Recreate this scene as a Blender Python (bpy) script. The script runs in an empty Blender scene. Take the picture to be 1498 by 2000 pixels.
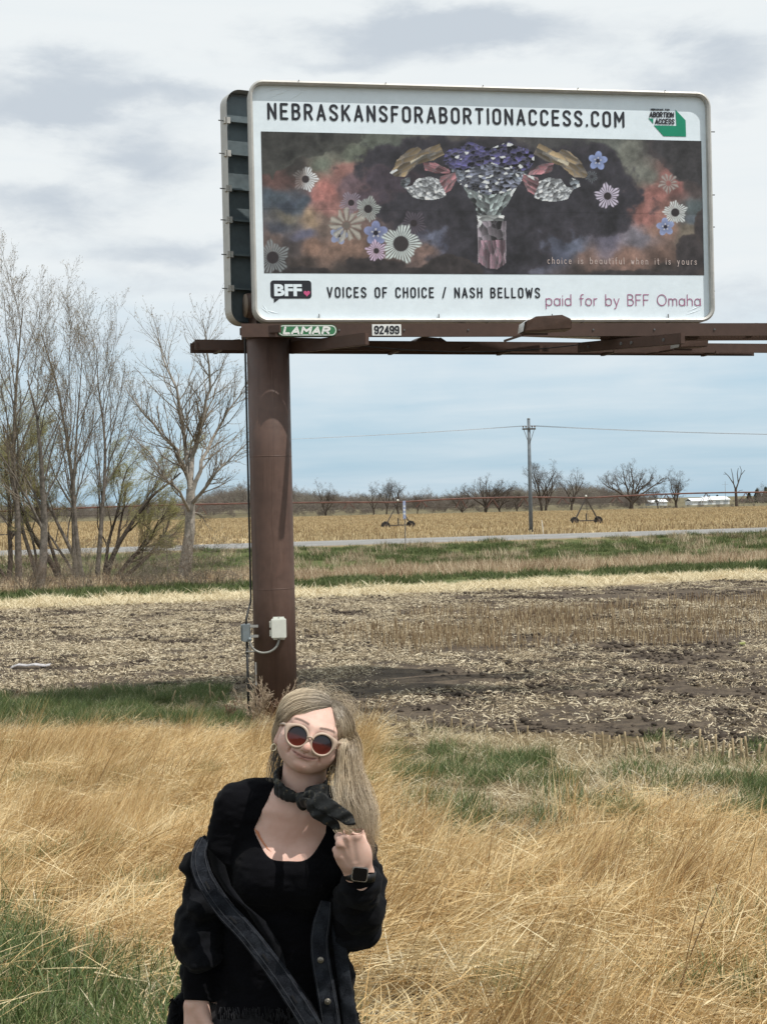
import bpy, bmesh, math, random
import numpy as np
from mathutils import Vector, Matrix, Euler, Quaternion
R = math.radians
SC = bpy.context.scene
COL = SC.collection

# ------------------------------------------------------------------ camera
CAM_Z = 3.4
FPX = 2889.0
ROLL = R(1.3)
PITCH = math.atan(16 / FPX)
_F = Vector((0, math.cos(PITCH), -math.sin(PITCH)))
_R0 = Vector((1, 0, 0)); _U0 = Vector((0, math.sin(PITCH), math.cos(PITCH)))
CR = _R0 * math.cos(ROLL) - _U0 * math.sin(ROLL)
CU = _R0 * math.sin(ROLL) + _U0 * math.cos(ROLL)
camd = bpy.data.cameras.new('camera')
cam = bpy.data.objects.new('camera', camd); COL.objects.link(cam)
camd.sensor_fit = 'VERTICAL'; camd.sensor_height = 36; camd.sensor_width = 36 * .749
camd.lens = 36 * FPX / 2000
camd.clip_start = .05; camd.clip_end = 20000
m = Matrix.Identity(4)
for i in range(3):
    m[i][0] = CR[i]; m[i][1] = CU[i]; m[i][2] = -_F[i]
m[2][3] = CAM_Z
cam.matrix_world = m
SC.camera = cam

# ------------------------------------------------------------------ sun and sky
SUN_EL = R(60); SUN_AZ = R(57)          # azimuth: degrees to the right of straight behind the camera
SUNV = Vector((math.sin(SUN_AZ) * math.cos(SUN_EL), -math.cos(SUN_AZ) * math.cos(SUN_EL), math.sin(SUN_EL)))
sl = bpy.data.lights.new('sun', 'SUN'); sl.energy = 3.6; sl.angle = R(.55); sl.color = (1, .955, .89)
sun = bpy.data.objects.new('sun', sl); COL.objects.link(sun)
sun.rotation_mode = 'QUATERNION'; sun.rotation_quaternion = SUNV.to_track_quat('Z', 'Y')

world = bpy.data.worlds.new('World'); SC.world = world; world.use_nodes = True
SC.view_settings.view_transform = 'Standard'; SC.view_settings.look = 'None'
SC.view_settings.exposure = 0.12; SC.view_settings.gamma = 1; SC.view_settings.use_curve_mapping = False


class NT:
    """small helper for node trees"""
    def __init__(s, tree): s.t = tree
    def n(s, typ, inp=None, **kw):
        nd = s.t.nodes.new(typ)
        for k, v in kw.items(): setattr(nd, k, v)
        for k, v in (inp or {}).items(): s.set(nd, k, v)
        return nd
    def set(s, nd, k, v):
        sock = nd.inputs[k]
        if isinstance(v, bpy.types.NodeSocket): s.t.links.new(v, sock)
        elif isinstance(v, bpy.types.Node): s.t.links.new(v.outputs[0], sock)
        else:
            if hasattr(sock, 'default_value') and isinstance(v, (tuple, list)) and len(v) == 3 and sock.type == 'RGBA': v = (*v, 1)
            sock.default_value = v
    def m(s, op, a, b=0.0, c=0.0, clamp=False):
        nd = s.n('ShaderNodeMath', operation=op); nd.use_clamp = clamp
        s.set(nd, 0, a); s.set(nd, 1, b)
        if op in ('MULTIPLY_ADD', 'WRAP', 'COMPARE', 'SMOOTH_MAX', 'SMOOTH_MIN'): s.set(nd, 2, c)
        return nd.outputs[0]
    def vm(s, op, a, b=(0, 0, 0)):
        nd = s.n('ShaderNodeVectorMath', operation=op); s.set(nd, 0, a); s.set(nd, 1, b)
        return nd.outputs[0]
    def mix(s, f, a, b, mode='MIX'):
        nd = s.n('ShaderNodeMix', data_type='RGBA', blend_type=mode)
        s.set(nd, 0, f); s.set(nd, 6, a); s.set(nd, 7, b)
        return nd.outputs[2]
    def noise(s, vec, scale=5, detail=4, rough=.55, dist=0, **kw):
        nd = s.n('ShaderNodeTexNoise', {'Scale': scale, 'Detail': detail, 'Roughness': rough, 'Distortion': dist}, **kw)
        if vec is not None: s.set(nd, 'Vector', vec)
        return nd.outputs[0]
    def ss(s, v, lo, hi, a=0.0, b=1.0):
        nd = s.n('ShaderNodeMapRange', interpolation_type='SMOOTHSTEP')
        s.set(nd, 0, v); s.set(nd, 1, lo); s.set(nd, 2, hi); s.set(nd, 3, a); s.set(nd, 4, b)
        return nd.outputs[0]
    def ramp(s, f, stops, interp='LINEAR'):
        nd = s.n('ShaderNodeValToRGB'); cr = nd.color_ramp; cr.interpolation = interp
        while len(cr.elements) < len(stops): cr.elements.new(.5)
        for e, (p, c) in zip(cr.elements, stops):
            e.position = p; e.color = (*c, 1) if len(c) == 3 else c
        s.set(nd, 0, f)
        return nd.outputs[0]


def lin(r, g, b):
    f = lambda c: c / 12.92 if c <= .04045 else ((c + .055) / 1.055) ** 2.4
    return (f(r / 255), f(g / 255), f(b / 255))


def build_world():
    t = world.node_tree; t.nodes.clear(); N = NT(t)
    sky = N.n('ShaderNodeTexSky', sky_type='NISHITA', sun_disc=False)
    sky.sun_elevation = SUN_EL
    sky.sun_rotation = math.atan2(SUNV.x, SUNV.y)
    sky.air_density = 1.0; sky.dust_density = 1.5; sky.ozone_density = 1.0
    tc = N.n('ShaderNodeTexCoord').outputs['Generated']
    sp = N.n('ShaderNodeSeparateXYZ', {0: tc})
    x, y, z = sp.outputs
    zc = N.m('MAXIMUM', z, 0.0)
    inv = N.m('DIVIDE', 1.0, N.m('ADD', zc, .07))
    pv = N.n('ShaderNodeCombineXYZ', {0: N.m('MULTIPLY', x, inv), 1: N.m('MULTIPLY', y, inv), 2: 0.0}).outputs[0]
    dv = N.n('ShaderNodeCombineXYZ', {0: N.m('MULTIPLY', x, 1.0), 1: N.m('MULTIPLY', y, 1.0), 2: N.m('MULTIPLY', zc, 2.6)}).outputs[0]
    n1 = N.noise(pv, .95, 6, .55, .3)
    n2 = N.noise(dv, 7.0, 7, .58, .25)
    n3 = N.noise(dv, 22.0, 6, .6, .2)
    # measured cloud bodies in the direction of the view, (azimuth tangent, elevation tangent, width, height, amount)
    yy = N.m('MAXIMUM', y, .05)
    az = N.m('DIVIDE', x, yy); el = N.m('DIVIDE', z, yy)
    w1 = N.m('MULTIPLY', N.m('SUBTRACT', n2, .5), .10)
    w2 = N.m('MULTIPLY', N.m('SUBTRACT', N.noise(dv, 9.0, 6, .6, .2, noise_dimensions='3D'), .5), .05)
    azw = N.m('ADD', az, w1); elw = N.m('ADD', el, w2)
    front = N.ss(y, .3, .7)
    tot = None
    for (px, py, sx, sy, a) in [(880, 62, 270, 52, 1.0), (1010, 40, 150, 35, .45), (90, 170, 190, 55, .95), (60, 215, 260, 30, .5),
                                (330, 310, 120, 55, .9), (1440, 85, 90, 60, .9), (1330, 165, 130, 40, .7), (110, 410, 190, 45, .8), (360, 490, 260, 30, .75),
                                (230, 560, 300, 26, .5), (1440, 600, 160, 40, .55), (1440, 230, 70, 25, .45), (200, 660, 300, 30, .45), (380, 200, 160, 22, .5), (700, 130, 120, 20, .4)]:
        u = (px - 749) / FPX; v = (984 - py + (px - 749) * -.0227) / FPX
        du = N.m('DIVIDE', N.m('SUBTRACT', azw, u), sx / FPX); dw = N.m('DIVIDE', N.m('SUBTRACT', elw, v), sy / FPX)
        q = N.m('ADD', N.m('MULTIPLY', du, du), N.m('MULTIPLY', dw, dw))
        g = N.m('MULTIPLY', N.m('EXPONENT', N.m('MULTIPLY', q, -.8)), a)
        tot = g if tot is None else N.m('ADD', tot, g)
    tot = N.m('MULTIPLY', tot, front)
    det = N.m('ADD', N.m('MULTIPLY', N.m('SUBTRACT', n3, .5), .95), N.m('MULTIPLY', N.m('SUBTRACT', n2, .5), .9))
    grey = N.ss(N.m('ADD', N.m('ADD', tot, det), N.m('MULTIPLY', N.m('SUBTRACT', n1, .55), .5)), .12, 1.02)
    # overall veil: blue low down, cloud above about 7 degrees
    streak = N.noise(N.n('ShaderNodeCombineXYZ', {0: N.m('MULTIPLY', x, 3.0), 1: N.m('MULTIPLY', y, 3.0), 2: N.m('MULTIPLY', zc, 34.0)}).outputs[0], 1.6, 6, .55, .3)
    hgt = N.m('ADD', zc, N.m('MULTIPLY', N.m('SUBTRACT', n2, .5), .10))
    veil = N.ss(hgt, .035, .175, .26, 1.0)
    veil = N.m('ADD', veil, N.m('MULTIPLY', N.m('SUBTRACT', streak, .5), N.ss(zc, .05, .14, 1.0, .25)), clamp=True)
    veil = N.m('MULTIPLY', veil, N.ss(zc, .3, .75, 1.0, .8))
    K = 10.0                                             # the background strength is 0.1
    white = tuple(c * K for c in lin(229, 234, 236)); gcol = tuple(c * K for c in lin(193, 202, 211))
    blue = tuple(c * K for c in lin(166, 203, 226))
    base = N.mix(.35, N.mix(.65, sky.outputs[0], blue), blue)
    c = N.mix(veil, base, white)
    c = N.mix(N.m('MULTIPLY', grey, N.ss(zc, .02, .12, .35, 1.0)), c, gcol)
    bg = N.n('ShaderNodeBackground', {'Color': c, 'Strength': .1})
    N.n('ShaderNodeOutputWorld', {0: bg.outputs[0]})


build_world()

# ------------------------------------------------------------------ measuring helpers
def W(px, py, Y):
    """world point seen at photo pixel (px, py), at distance Y"""
    d = _F + CR * ((px - 749) / FPX) + CU * ((1000 - py) / FPX)
    k = Y / d.y
    return Vector((d.x * k, d.y * k, CAM_Z + d.z * k))


def PX(p):
    """photo pixels of world points, p (..., 3)"""
    p = np.asarray(p, float); q = p - np.array([0, 0, CAM_Z])
    f = q @ np.array(_F); return 749 + FPX * (q @ np.array(CR)) / f, 1000 - FPX * (q @ np.array(CU)) / f


def col_obj(name, me, parent=None, mat=None, loc=None):
    o = bpy.data.objects.new(name, me); COL.objects.link(o)
    if parent is not None: o.parent = parent
    if mat is not None and me is not None: me.materials.clear(); me.materials.append(mat)
    if loc is not None: o.location = loc
    return o


def tag(o, label=None, cat=None, group=None, kind=None):
    if label: o['label'] = label
    if cat: o['category'] = cat
    if group: o['group'] = group
    if kind: o['kind'] = kind
    return o


def empty(name, loc, label, cat, group=None, rz=0):
    o = bpy.data.objects.new(name, None); COL.objects.link(o); o.location = loc; o.rotation_euler = (0, 0, rz)
    o.empty_display_size = .2
    return tag(o, label, cat, group)


def copy_tree(o, loc=None, rz=None, scale=None, label=None):
    def cp(a, par):
        c = a.copy(); COL.objects.link(c); c.parent = par
        for ch in a.children: cp(ch, c)
        return c
    c = cp(o, None)
    if loc is not None: c.location = loc
    if rz is not None: c.rotation_euler.z = rz
    if scale is not None: c.scale = scale if hasattr(scale, '__len__') else (scale,) * 3
    if label: c['label'] = label
    return c


class MB:
    """collects geometry for one mesh"""
    def __init__(s): s.v = []; s.f = []
    def add(s, vs, fs):
        b = len(s.v); s.v += [tuple(p) for p in vs]; s.f += [tuple(i + b for i in f) for f in fs]; return s
    def frame_box(s, c, ax, ay, az, hx, hy, hz, bev=0):
        c = Vector(c); vs = []
        for k in (-1, 1):
            for j, i in ((-1, -1), (-1, 1), (1, 1), (1, -1)):
                vs.append(c + ax * (i * hx) + ay * (j * hy) + az * (k * hz))
        return s.add(vs, [(3, 2, 1, 0), (4, 5, 6, 7), (0, 1, 5, 4), (1, 2, 6, 5), (2, 3, 7, 6), (3, 0, 4, 7)])
    def box(s, lo, hi):
        lo = Vector(lo); hi = Vector(hi); c = (lo + hi) / 2; h = (hi - lo) / 2
        return s.frame_box(c, Vector((1, 0, 0)), Vector((0, 1, 0)), Vector((0, 0, 1)), h.x, h.y, h.z)
    def beam(s, a, b, w, h, up=Vector((0, 0, 1))):
        a = Vector(a); b = Vector(b); d = (b - a); L = d.length; d.normalize()
        sx = d.cross(up); sx = sx.normalized() if sx.length > 1e-6 else Vector((1, 0, 0)); u = sx.cross(d)
        return s.frame_box((a + b) / 2, d, sx, u, L / 2, w / 2, h / 2)
    def tube(s, pts, rad, n=8, cap=True):
        pts = [Vector(p) for p in pts]; m_ = len(pts)
        if not hasattr(rad, '__len__'): rad = [rad] * m_
        b = len(s.v); ref = None
        for i, p in enumerate(pts):
            d = (pts[min(i + 1, m_ - 1)] - pts[max(i - 1, 0)])
            d = d.normalized() if d.length > 1e-9 else Vector((0, 0, 1))
            if ref is None: ref = d.orthogonal().normalized()
            ref = ref - d * ref.dot(d)
            ref = ref.normalized() if ref.length > 1e-6 else d.orthogonal().normalized()
            w = d.cross(ref)
            for k in range(n):
                a = 2 * math.pi * k / n
                s.v.append(tuple(p + (ref * math.cos(a) + w * math.sin(a)) * rad[i]))
        for i in range(m_ - 1):
            for k in range(n):
                k2 = (k + 1) % n
                s.f.append((b + i * n + k, b + i * n + k2, b + (i + 1) * n + k2, b + (i + 1) * n + k))
        if cap:
            s.f.append(tuple(b + k for k in range(n - 1, -1, -1))); s.f.append(tuple(b + (m_ - 1) * n + k for k in range(n)))
        return s
    def prism(s, poly, o, ax, ay, nrm, t0, t1):
        """polygon (2-D points, counterclockwise) in plane (ax, ay) through o, extruded along nrm from t0 to t1"""
        o = Vector(o); n = len(poly)
        vs = [o + ax * p[0] + ay * p[1] + nrm * t0 for p in poly] + [o + ax * p[0] + ay * p[1] + nrm * t1 for p in poly]
        fs = [tuple(range(n - 1, -1, -1)), tuple(range(n, 2 * n))] + [(i, (i + 1) % n, n + (i + 1) % n, n + i) for i in range(n)]
        return s.add(vs, fs)
    def mesh(s, name, smooth=False):
        me = bpy.data.meshes.new(name); me.from_pydata(s.v, [], s.f); me.update()
        if smooth: me.shade_smooth()
        return me
    def build(s, name, mat, parent=None, smooth=False, bevel=0, origin=None):
        if origin is not None:
            s.v = [(p[0] - origin[0], p[1] - origin[1], p[2] - origin[2]) for p in s.v]
        me = s.mesh(name, smooth)
        if bevel:
            bm = bmesh.new(); bm.from_mesh(me)
            es = [e for e in bm.edges if len(e.link_faces) == 2 and e.calc_face_angle(0) > .6]
            bmesh.ops.bevel(bm, geom=es, offset=bevel, segments=2, affect='EDGES'); bm.to_mesh(me); bm.free()
        return col_obj(name, me, parent, mat)


def np_mesh(name, V, F, smooth=True):
    """numpy vertices (n,3), faces (m,k)"""
    me = bpy.data.meshes.new(name); V = np.ascontiguousarray(V, np.float32); F = np.ascontiguousarray(F, np.int32)
    k = F.shape[1]
    me.vertices.add(len(V)); me.vertices.foreach_set('co', V.ravel())
    me.loops.add(F.size); me.loops.foreach_set('vertex_index', F.ravel())
    me.polygons.add(len(F)); me.polygons.foreach_set('loop_start', np.arange(0, F.size, k, dtype=np.int32))
    me.update(calc_edges=True); me.validate()
    if smooth: me.shade_smooth()
    return me


def vattr(me, name, arr, typ='FLOAT'):
    a = me.attributes.new(name, typ, 'POINT')
    key = {'FLOAT': 'value', 'INT': 'value', 'FLOAT_VECTOR': 'vector', 'FLOAT_COLOR': 'color'}[typ]
    a.data.foreach_set(key, np.ascontiguousarray(arr, np.int32 if typ == 'INT' else np.float32).ravel())


_r = np.random.default_rng(11)
_perm = _r.permutation(4096)
def vnoise(x, y, z=0.0, s=1.0, seed=0):
    """value noise in numpy, 0..1"""
    x = np.asarray(x, float) / s + seed * 17.3; y = np.asarray(y, float) / s + seed * 5.1
    z = np.zeros_like(x) + np.asarray(z, float) / s + seed * 3.7
    xi = np.floor(x).astype(int); yi = np.floor(y).astype(int); zi = np.floor(z).astype(int)
    fx, fy, fz = x - xi, y - yi, z - zi
    fx = fx * fx * (3 - 2 * fx); fy = fy * fy * (3 - 2 * fy); fz = fz * fz * (3 - 2 * fz)
    def h(a, b, c): return _perm[(_perm[(_perm[a & 4095] + b) & 4095] + c) & 4095] / 4095.0
    r = 0
    for dz in (0, 1):
        wz = fz if dz else 1 - fz
        for dy in (0, 1):
            wy = fy if dy else 1 - fy
            r = r + wz * wy * (h(xi, yi + dy, zi + dz) * (1 - fx) + h(xi + 1, yi + dy, zi + dz) * fx)
    return r


def fbm(x, y, z=0.0, s=1.0, o=4, seed=0):
    r = 0; a = .5; t = 0
    for i in range(o):
        r = r + a * vnoise(x, y, z, s, seed + i); t += a; a *= .5; s *= .5
    return r / t


# ------------------------------------------------------------------ materials
MATS = {}
def mat(name, color, rough=.8, metal=0.0, var=.12, scale=6.0, bump=0.0, bscale=40.0, spec=.4, dirt=None, coat=0.0):
    """procedural material: base colour broken up by two noises, fine relief"""
    mt = bpy.data.materials.new(name); mt.use_nodes = True; t = mt.node_tree; t.nodes.clear(); N = NT(t)
    tc = N.n('ShaderNodeTexCoord').outputs['Object']
    c = color
    n1 = N.noise(tc, scale, 6, .6); n2 = N.noise(tc, scale * 7, 4, .6)
    lo = tuple(max(0, k * (1 - var * 1.6)) for k in c); hi = tuple(min(1, k * (1 + var)) for k in c)
    cc = N.mix(N.ss(N.m('ADD', N.m('MULTIPLY', n1, .65), N.m('MULTIPLY', n2, .35)), .32, .68), lo, hi)
    if dirt is not None:
        n3 = N.noise(tc, scale * 1.7, 8, .7, .4)
        cc = N.mix(N.ss(n3, .53, .72, 0, .75), cc, dirt)
    b = N.n('ShaderNodeBsdfPrincipled', {'Base Color': cc, 'Metallic': metal, 'Specular IOR Level': spec, 'Coat Weight': coat})
    N.set(b, 'Roughness', N.ss(n2, .2, .8, max(0, rough - .1), min(1, rough + .1)))
    if bump:
        nb = N.noise(tc, bscale, 5, .6)
        bp = N.n('ShaderNodeBump', {'Strength': bump, 'Distance': .02, 'Height': nb}); N.set(b, 'Normal', bp.outputs[0])
    N.n('ShaderNodeOutputMaterial', {0: b.outputs[0]})
    MATS[name] = mt
    return mt


def attr_mat(name, stops, rough=.75, trans=.0, attr='tint', wvar=.0, spec=.25, wscale=.6, patch=None):
    """material whose colour runs along a ramp by a per-leaf attribute, with a slow world-space variation"""
    mt = bpy.data.materials.new(name); mt.use_nodes = True; t = mt.node_tree; t.nodes.clear(); N = NT(t)
    a = N.n('ShaderNodeAttribute', attribute_name=attr).outputs['Fac']
    pos = N.n('ShaderNodeNewGeometry').outputs['Position']
    w = N.noise(pos, wscale, 4, .6)
    f = N.m('ADD', a, N.m('MULTIPLY', N.m('SUBTRACT', w, .5), wvar), clamp=True)
    c = N.ramp(f, stops)
    if patch: c = N.mix(N.ss(N.noise(pos, patch[1], 4, .6), patch[2], patch[3]), c, patch[0])
    b = N.n('ShaderNodeBsdfPrincipled', {'Base Color': c, 'Roughness': rough, 'Specular IOR Level': spec})
    out = b.outputs[0]
    if trans:
        tr = N.n('ShaderNodeBsdfTranslucent', {'Color': c})
        out = N.n('ShaderNodeMixShader', {0: trans, 1: b.outputs[0], 2: tr.outputs[0]}).outputs[0]
    N.n('ShaderNodeOutputMaterial', {0: out})
    return mt


def sstep(x, a, b):
    t = np.clip((np.asarray(x, float) - a) / (b - a), 0, 1); return t * t * (3 - 2 * t)


def rounded(w, h, r, n=6, x0=0, y0=0):
    p = []
    for cx, cy, a in ((w - r, r, 270), (w - r, h - r, 0), (r, h - r, 90), (r, r, 180)):
        p += [(x0 + cx + r * math.cos(R(a + 90 * i / n)), y0 + cy + r * math.sin(R(a + 90 * i / n))) for i in range(n + 1)]
    return p

# ------------------------------------------------------------------ ground
_ny = np.array([-60, 0, 2, 3.6, 6, 14, 21, 24, 30, 9000.]); _nz = np.array([1.8, 1.8, 1.6, 1.34, 1.22, .62, .06, 0, 0, 0.])
_fv = np.array([-9000, 62, 74, 88, 97, 106, 108, 122, 125, 132, 9000.]); _fz = np.array([0, 0, -.22, -.38, -.15, .44, .5, .5, .42, 0, 0.])
SLANT = .32
def gz(x, y):
    x = np.asarray(x, float); y = np.asarray(y, float); v = y - SLANT * x
    near = np.interp(y, _ny, _nz); far = np.interp(v, _fv, _fz) * (y > 45)
    damp = np.exp(-np.maximum(y - 5, 0) / 120.0)
    bump = (fbm(x, y, 0, 2.6, 3, 3) - .5) * np.where(y < 22, .22, .10) * damp + (fbm(x, y, 0, 22, 2, 9) - .5) * .12 * damp
    road = ((v > 105) & (v < 125))
    return near + far + np.where(road, 0, bump)


def build_ground():
    ys = np.unique(np.round(np.concatenate([np.linspace(-60, -2, 12), np.linspace(-2, 30, 170), np.linspace(30, 135, 160), np.geomspace(135, 900, 50), np.geomspace(900, 12000, 14)]), 3))
    xs0 = np.concatenate([-np.geomspace(14, 9000, 36)[::-1], np.linspace(-13.8, 13.8, 110), np.geomspace(14, 9000, 36)])
    X, Y = np.meshgrid(xs0, ys, indexing='ij')
    # shear the grid with distance so that its lines follow the road
    sh = SLANT * X * np.clip((Y - 40) / 20, 0, 1) * np.exp(-np.maximum(np.abs(X) - 60, 0) / 120.0) * (Y < 400)
    Y = Y + sh
    Z = gz(X, Y)
    nx, ny = X.shape
    V = np.stack([X, Y, Z], -1).reshape(-1, 3)
    i = np.arange(nx * ny).reshape(nx, ny)
    F = np.stack([i[:-1, :-1], i[1:, :-1], i[1:, 1:], i[:-1, 1:]], -1).reshape(-1, 4)
    me = np_mesh('ground', V, F)
    mt = bpy.data.materials.new('ground_soil_and_fields'); mt.use_nodes = True; t = mt.node_tree; t.nodes.clear(); N = NT(t)
    pos = N.n('ShaderNodeNewGeometry').outputs['Position']
    sp = N.n('ShaderNodeSeparateXYZ', {0: pos}); x, y, z = sp.outputs
    nl = N.noise(pos, .35, 5, .6); nm = N.noise(pos, 1.6, 5, .65); nf = N.noise(pos, 9.0, 6, .7); nff = N.noise(pos, 45.0, 4, .7)
    v = N.m('SUBTRACT', y, N.m('MULTIPLY', x, SLANT))
    vw = N.m('ADD', v, N.m('ADD', N.m('MULTIPLY', N.m('SUBTRACT', nl, .5), 3.2), N.m('MULTIPLY', N.m('SUBTRACT', nm, .5), 3.0)))
    f = N.m('DIVIDE', vw, 200.0)
    soil = (.066, .052, .041); soil2 = (.15, .118, .085); straw = (.44, .36, .22); straw2 = (.33, .25, .145)
    green = (.062, .088, .028); green2 = (.135, .145, .055); tan = (.30, .225, .135); rust = (.20, .12, .075)
    A = N.ramp(f, [(0, soil), (.272, soil), (.280, straw), (.302, straw), (.308, green), (.345, green), (.355, tan), (.405, tan), (.425, green2), (.47, green), (.525, green), (.535, tan), (.655, (.30, .22, .12)), (.70, (.36, .27, .14)), (.95, (.46, .34, .17)), (1, (.48, .36, .19))])
    B = N.ramp(f, [(0, soil2), (.272, soil2), (.280, straw2), (.302, straw), (.308, green2), (.345, green2), (.355, straw), (.405, rust), (.425, green2), (.47, green2), (.525, green2), (.535, straw2), (.655, (.17, .12, .07)), (.70, (.22, .16, .09)), (.95, (.33, .235, .12)), (1, (.36, .26, .14))])
    c = N.mix(N.ss(N.m('ADD', N.m('MULTIPLY', nf, .5), N.m('MULTIPLY', nm, .5)), .40, .60), A, B)
    # the verge in front of the field: thatch with soil showing
    v2 = N.m('ADD', N.m('ADD', y, N.m('MULTIPLY', x, .72)), N.m('MULTIPLY', N.m('SUBTRACT', nm, .5), 1.5))
    verge = N.mix(N.ss(nf, .42, .62), (.20, .145, .075), (.085, .062, .035))
    gn = N.mix(N.ss(nff, .4, .6), (.045, .06, .022), (.10, .085, .045))
    verge = N.mix(N.ss(nl, .5, .62), verge, gn)
    c = N.mix(N.ss(v2, 22.6, 23.6), verge, c)
    # beyond the far field: dull pasture
    far = N.ss(N.m('ADD', y, N.m('MULTIPLY', N.m('SUBTRACT', nl, .5), 30)), 395, 410)
    c = N.mix(far, c, N.mix(N.ss(nl, .4, .6), (.20, .165, .10), (.13, .12, .07)))
    c = N.mix(N.m('MULTIPLY', N.m('SUBTRACT', nff, .35), .5, clamp=True), c, (.02, .016, .012))
    b = N.n('ShaderNodeBsdfPrincipled', {'Base Color': c, 'Roughness': .95, 'Specular IOR Level': .1})
    h = N.m('ADD', N.m('MULTIPLY', nf, .6), N.m('MULTIPLY', nff, .4))
    N.set(b, 'Normal', N.n('ShaderNodeBump', {'Strength': .9, 'Distance': .06, 'Height': h}).outputs[0])
    N.n('ShaderNodeOutputMaterial', {0: b.outputs[0]})
    o = col_obj('ground', me, None, mt); tag(o, 'flat farmland ground of verge, tilled field and pasture', kind='structure')

    # road on its low embankment
    mb = MB(); M = 40
    L0 = -260; L1 = 300
    def rp(u, v, dz): return (u, v + SLANT * u, .5 + dz)
    prof = [(107.2, -.02), (108.6, .012), (115, .07), (121.4, .012), (122.8, -.02)]
    us = np.linspace(L0, L1, M)
    for i in range(M - 1):
        for (va, za), (vb, zb) in zip(prof, prof[1:]):
            mb.add([rp(us[i], va, za), rp(us[i + 1], va, za), rp(us[i + 1], vb, zb), rp(us[i], vb, zb)], [(0, 1, 2, 3)])
    road = mb.build('road', mat('asphalt_grey', (.23, .225, .215), .9, var=.12, scale=.8, bump=.3, bscale=30), None)
    tag(road, 'grey two lane highway crossing behind the field', kind='structure')
    for nm_, va, vb, w in (('road_marking', 109.9, 110.05, 0), ('road_marking', 119.9, 120.05, 0), ('road_marking', 114.93, 115.08, 1)):
        k = MB()
        z = .5 + .012 + (.058 if w else .058 * (1.3 / 6.4)) + .008
        for i in range(M - 1):
            k.add([(us[i], va + SLANT * us[i], z), (us[i + 1], va + SLANT * us[i + 1], z), (us[i + 1], vb + SLANT * us[i + 1], z), (us[i], vb + SLANT * us[i], z)], [(0, 1, 2, 3)])
        k.build(nm_, MATS.get('road_paint') or mat('road_paint', (.7, .68, .6), .7), road)


build_ground()


# ------------------------------------------------------------------ scattering of uncountable small stuff (geometry nodes)
def scatter(name, P, ROT, SCL, variants, label, scale_attr=True):
    me = bpy.data.meshes.new(name); n = len(P)
    me.vertices.add(n); me.vertices.foreach_set('co', np.ascontiguousarray(P, np.float32).ravel())
    rng_ = np.random.default_rng(len(name) + n)
    vattr(me, 'rot', ROT, 'FLOAT_VECTOR'); vattr(me, 'scl', SCL); vattr(me, 'idx', rng_.integers(0, len(variants), n), 'INT')
    o = col_obj(name, me); tag(o, label, kind='stuff')
    cl = bpy.data.collections.new(name + '_pieces')
    for i, (vm_, mt_) in enumerate(variants):
        vm_.materials.clear(); vm_.materials.append(mt_)
        cl.objects.link(bpy.data.objects.new('piece_%02d' % i, vm_))
    g = bpy.data.node_groups.new(name + '_scatter', 'GeometryNodeTree')
    g.interface.new_socket('Geometry', in_out='INPUT', socket_type='NodeSocketGeometry')
    g.interface.new_socket('Geometry', in_out='OUTPUT', socket_type='NodeSocketGeometry')
    gi = g.nodes.new('NodeGroupInput'); go = g.nodes.new('NodeGroupOutput')
    ip = g.nodes.new('GeometryNodeInstanceOnPoints'); ci = g.nodes.new('GeometryNodeCollectionInfo')
    ci.inputs['Collection'].default_value = cl; ci.inputs['Separate Children'].default_value = True; ci.inputs['Reset Children'].default_value = True
    ip.inputs['Pick Instance'].default_value = True
    def na(nm, ty):
        a = g.nodes.new('GeometryNodeInputNamedAttribute'); a.data_type = ty; a.inputs[0].default_value = nm
        return [s for s in a.outputs if s.enabled and s.name == 'Attribute'][0]
    L = g.links.new
    L(gi.outputs[0], ip.inputs['Points']); L(ci.outputs[0], ip.inputs['Instance'])
    e2r = g.nodes.new('FunctionNodeEulerToRotation'); L(na('rot', 'FLOAT_VECTOR'), e2r.inputs[0]); L(e2r.outputs[0], ip.inputs['Rotation'])
    L(na('scl', 'FLOAT'), ip.inputs['Scale']); L(na('idx', 'INT'), ip.inputs['Instance Index'])
    L(ip.outputs[0], go.inputs[0])
    md = o.modifiers.new('scatter', 'NODES'); md.node_group = g
    return o


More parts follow.
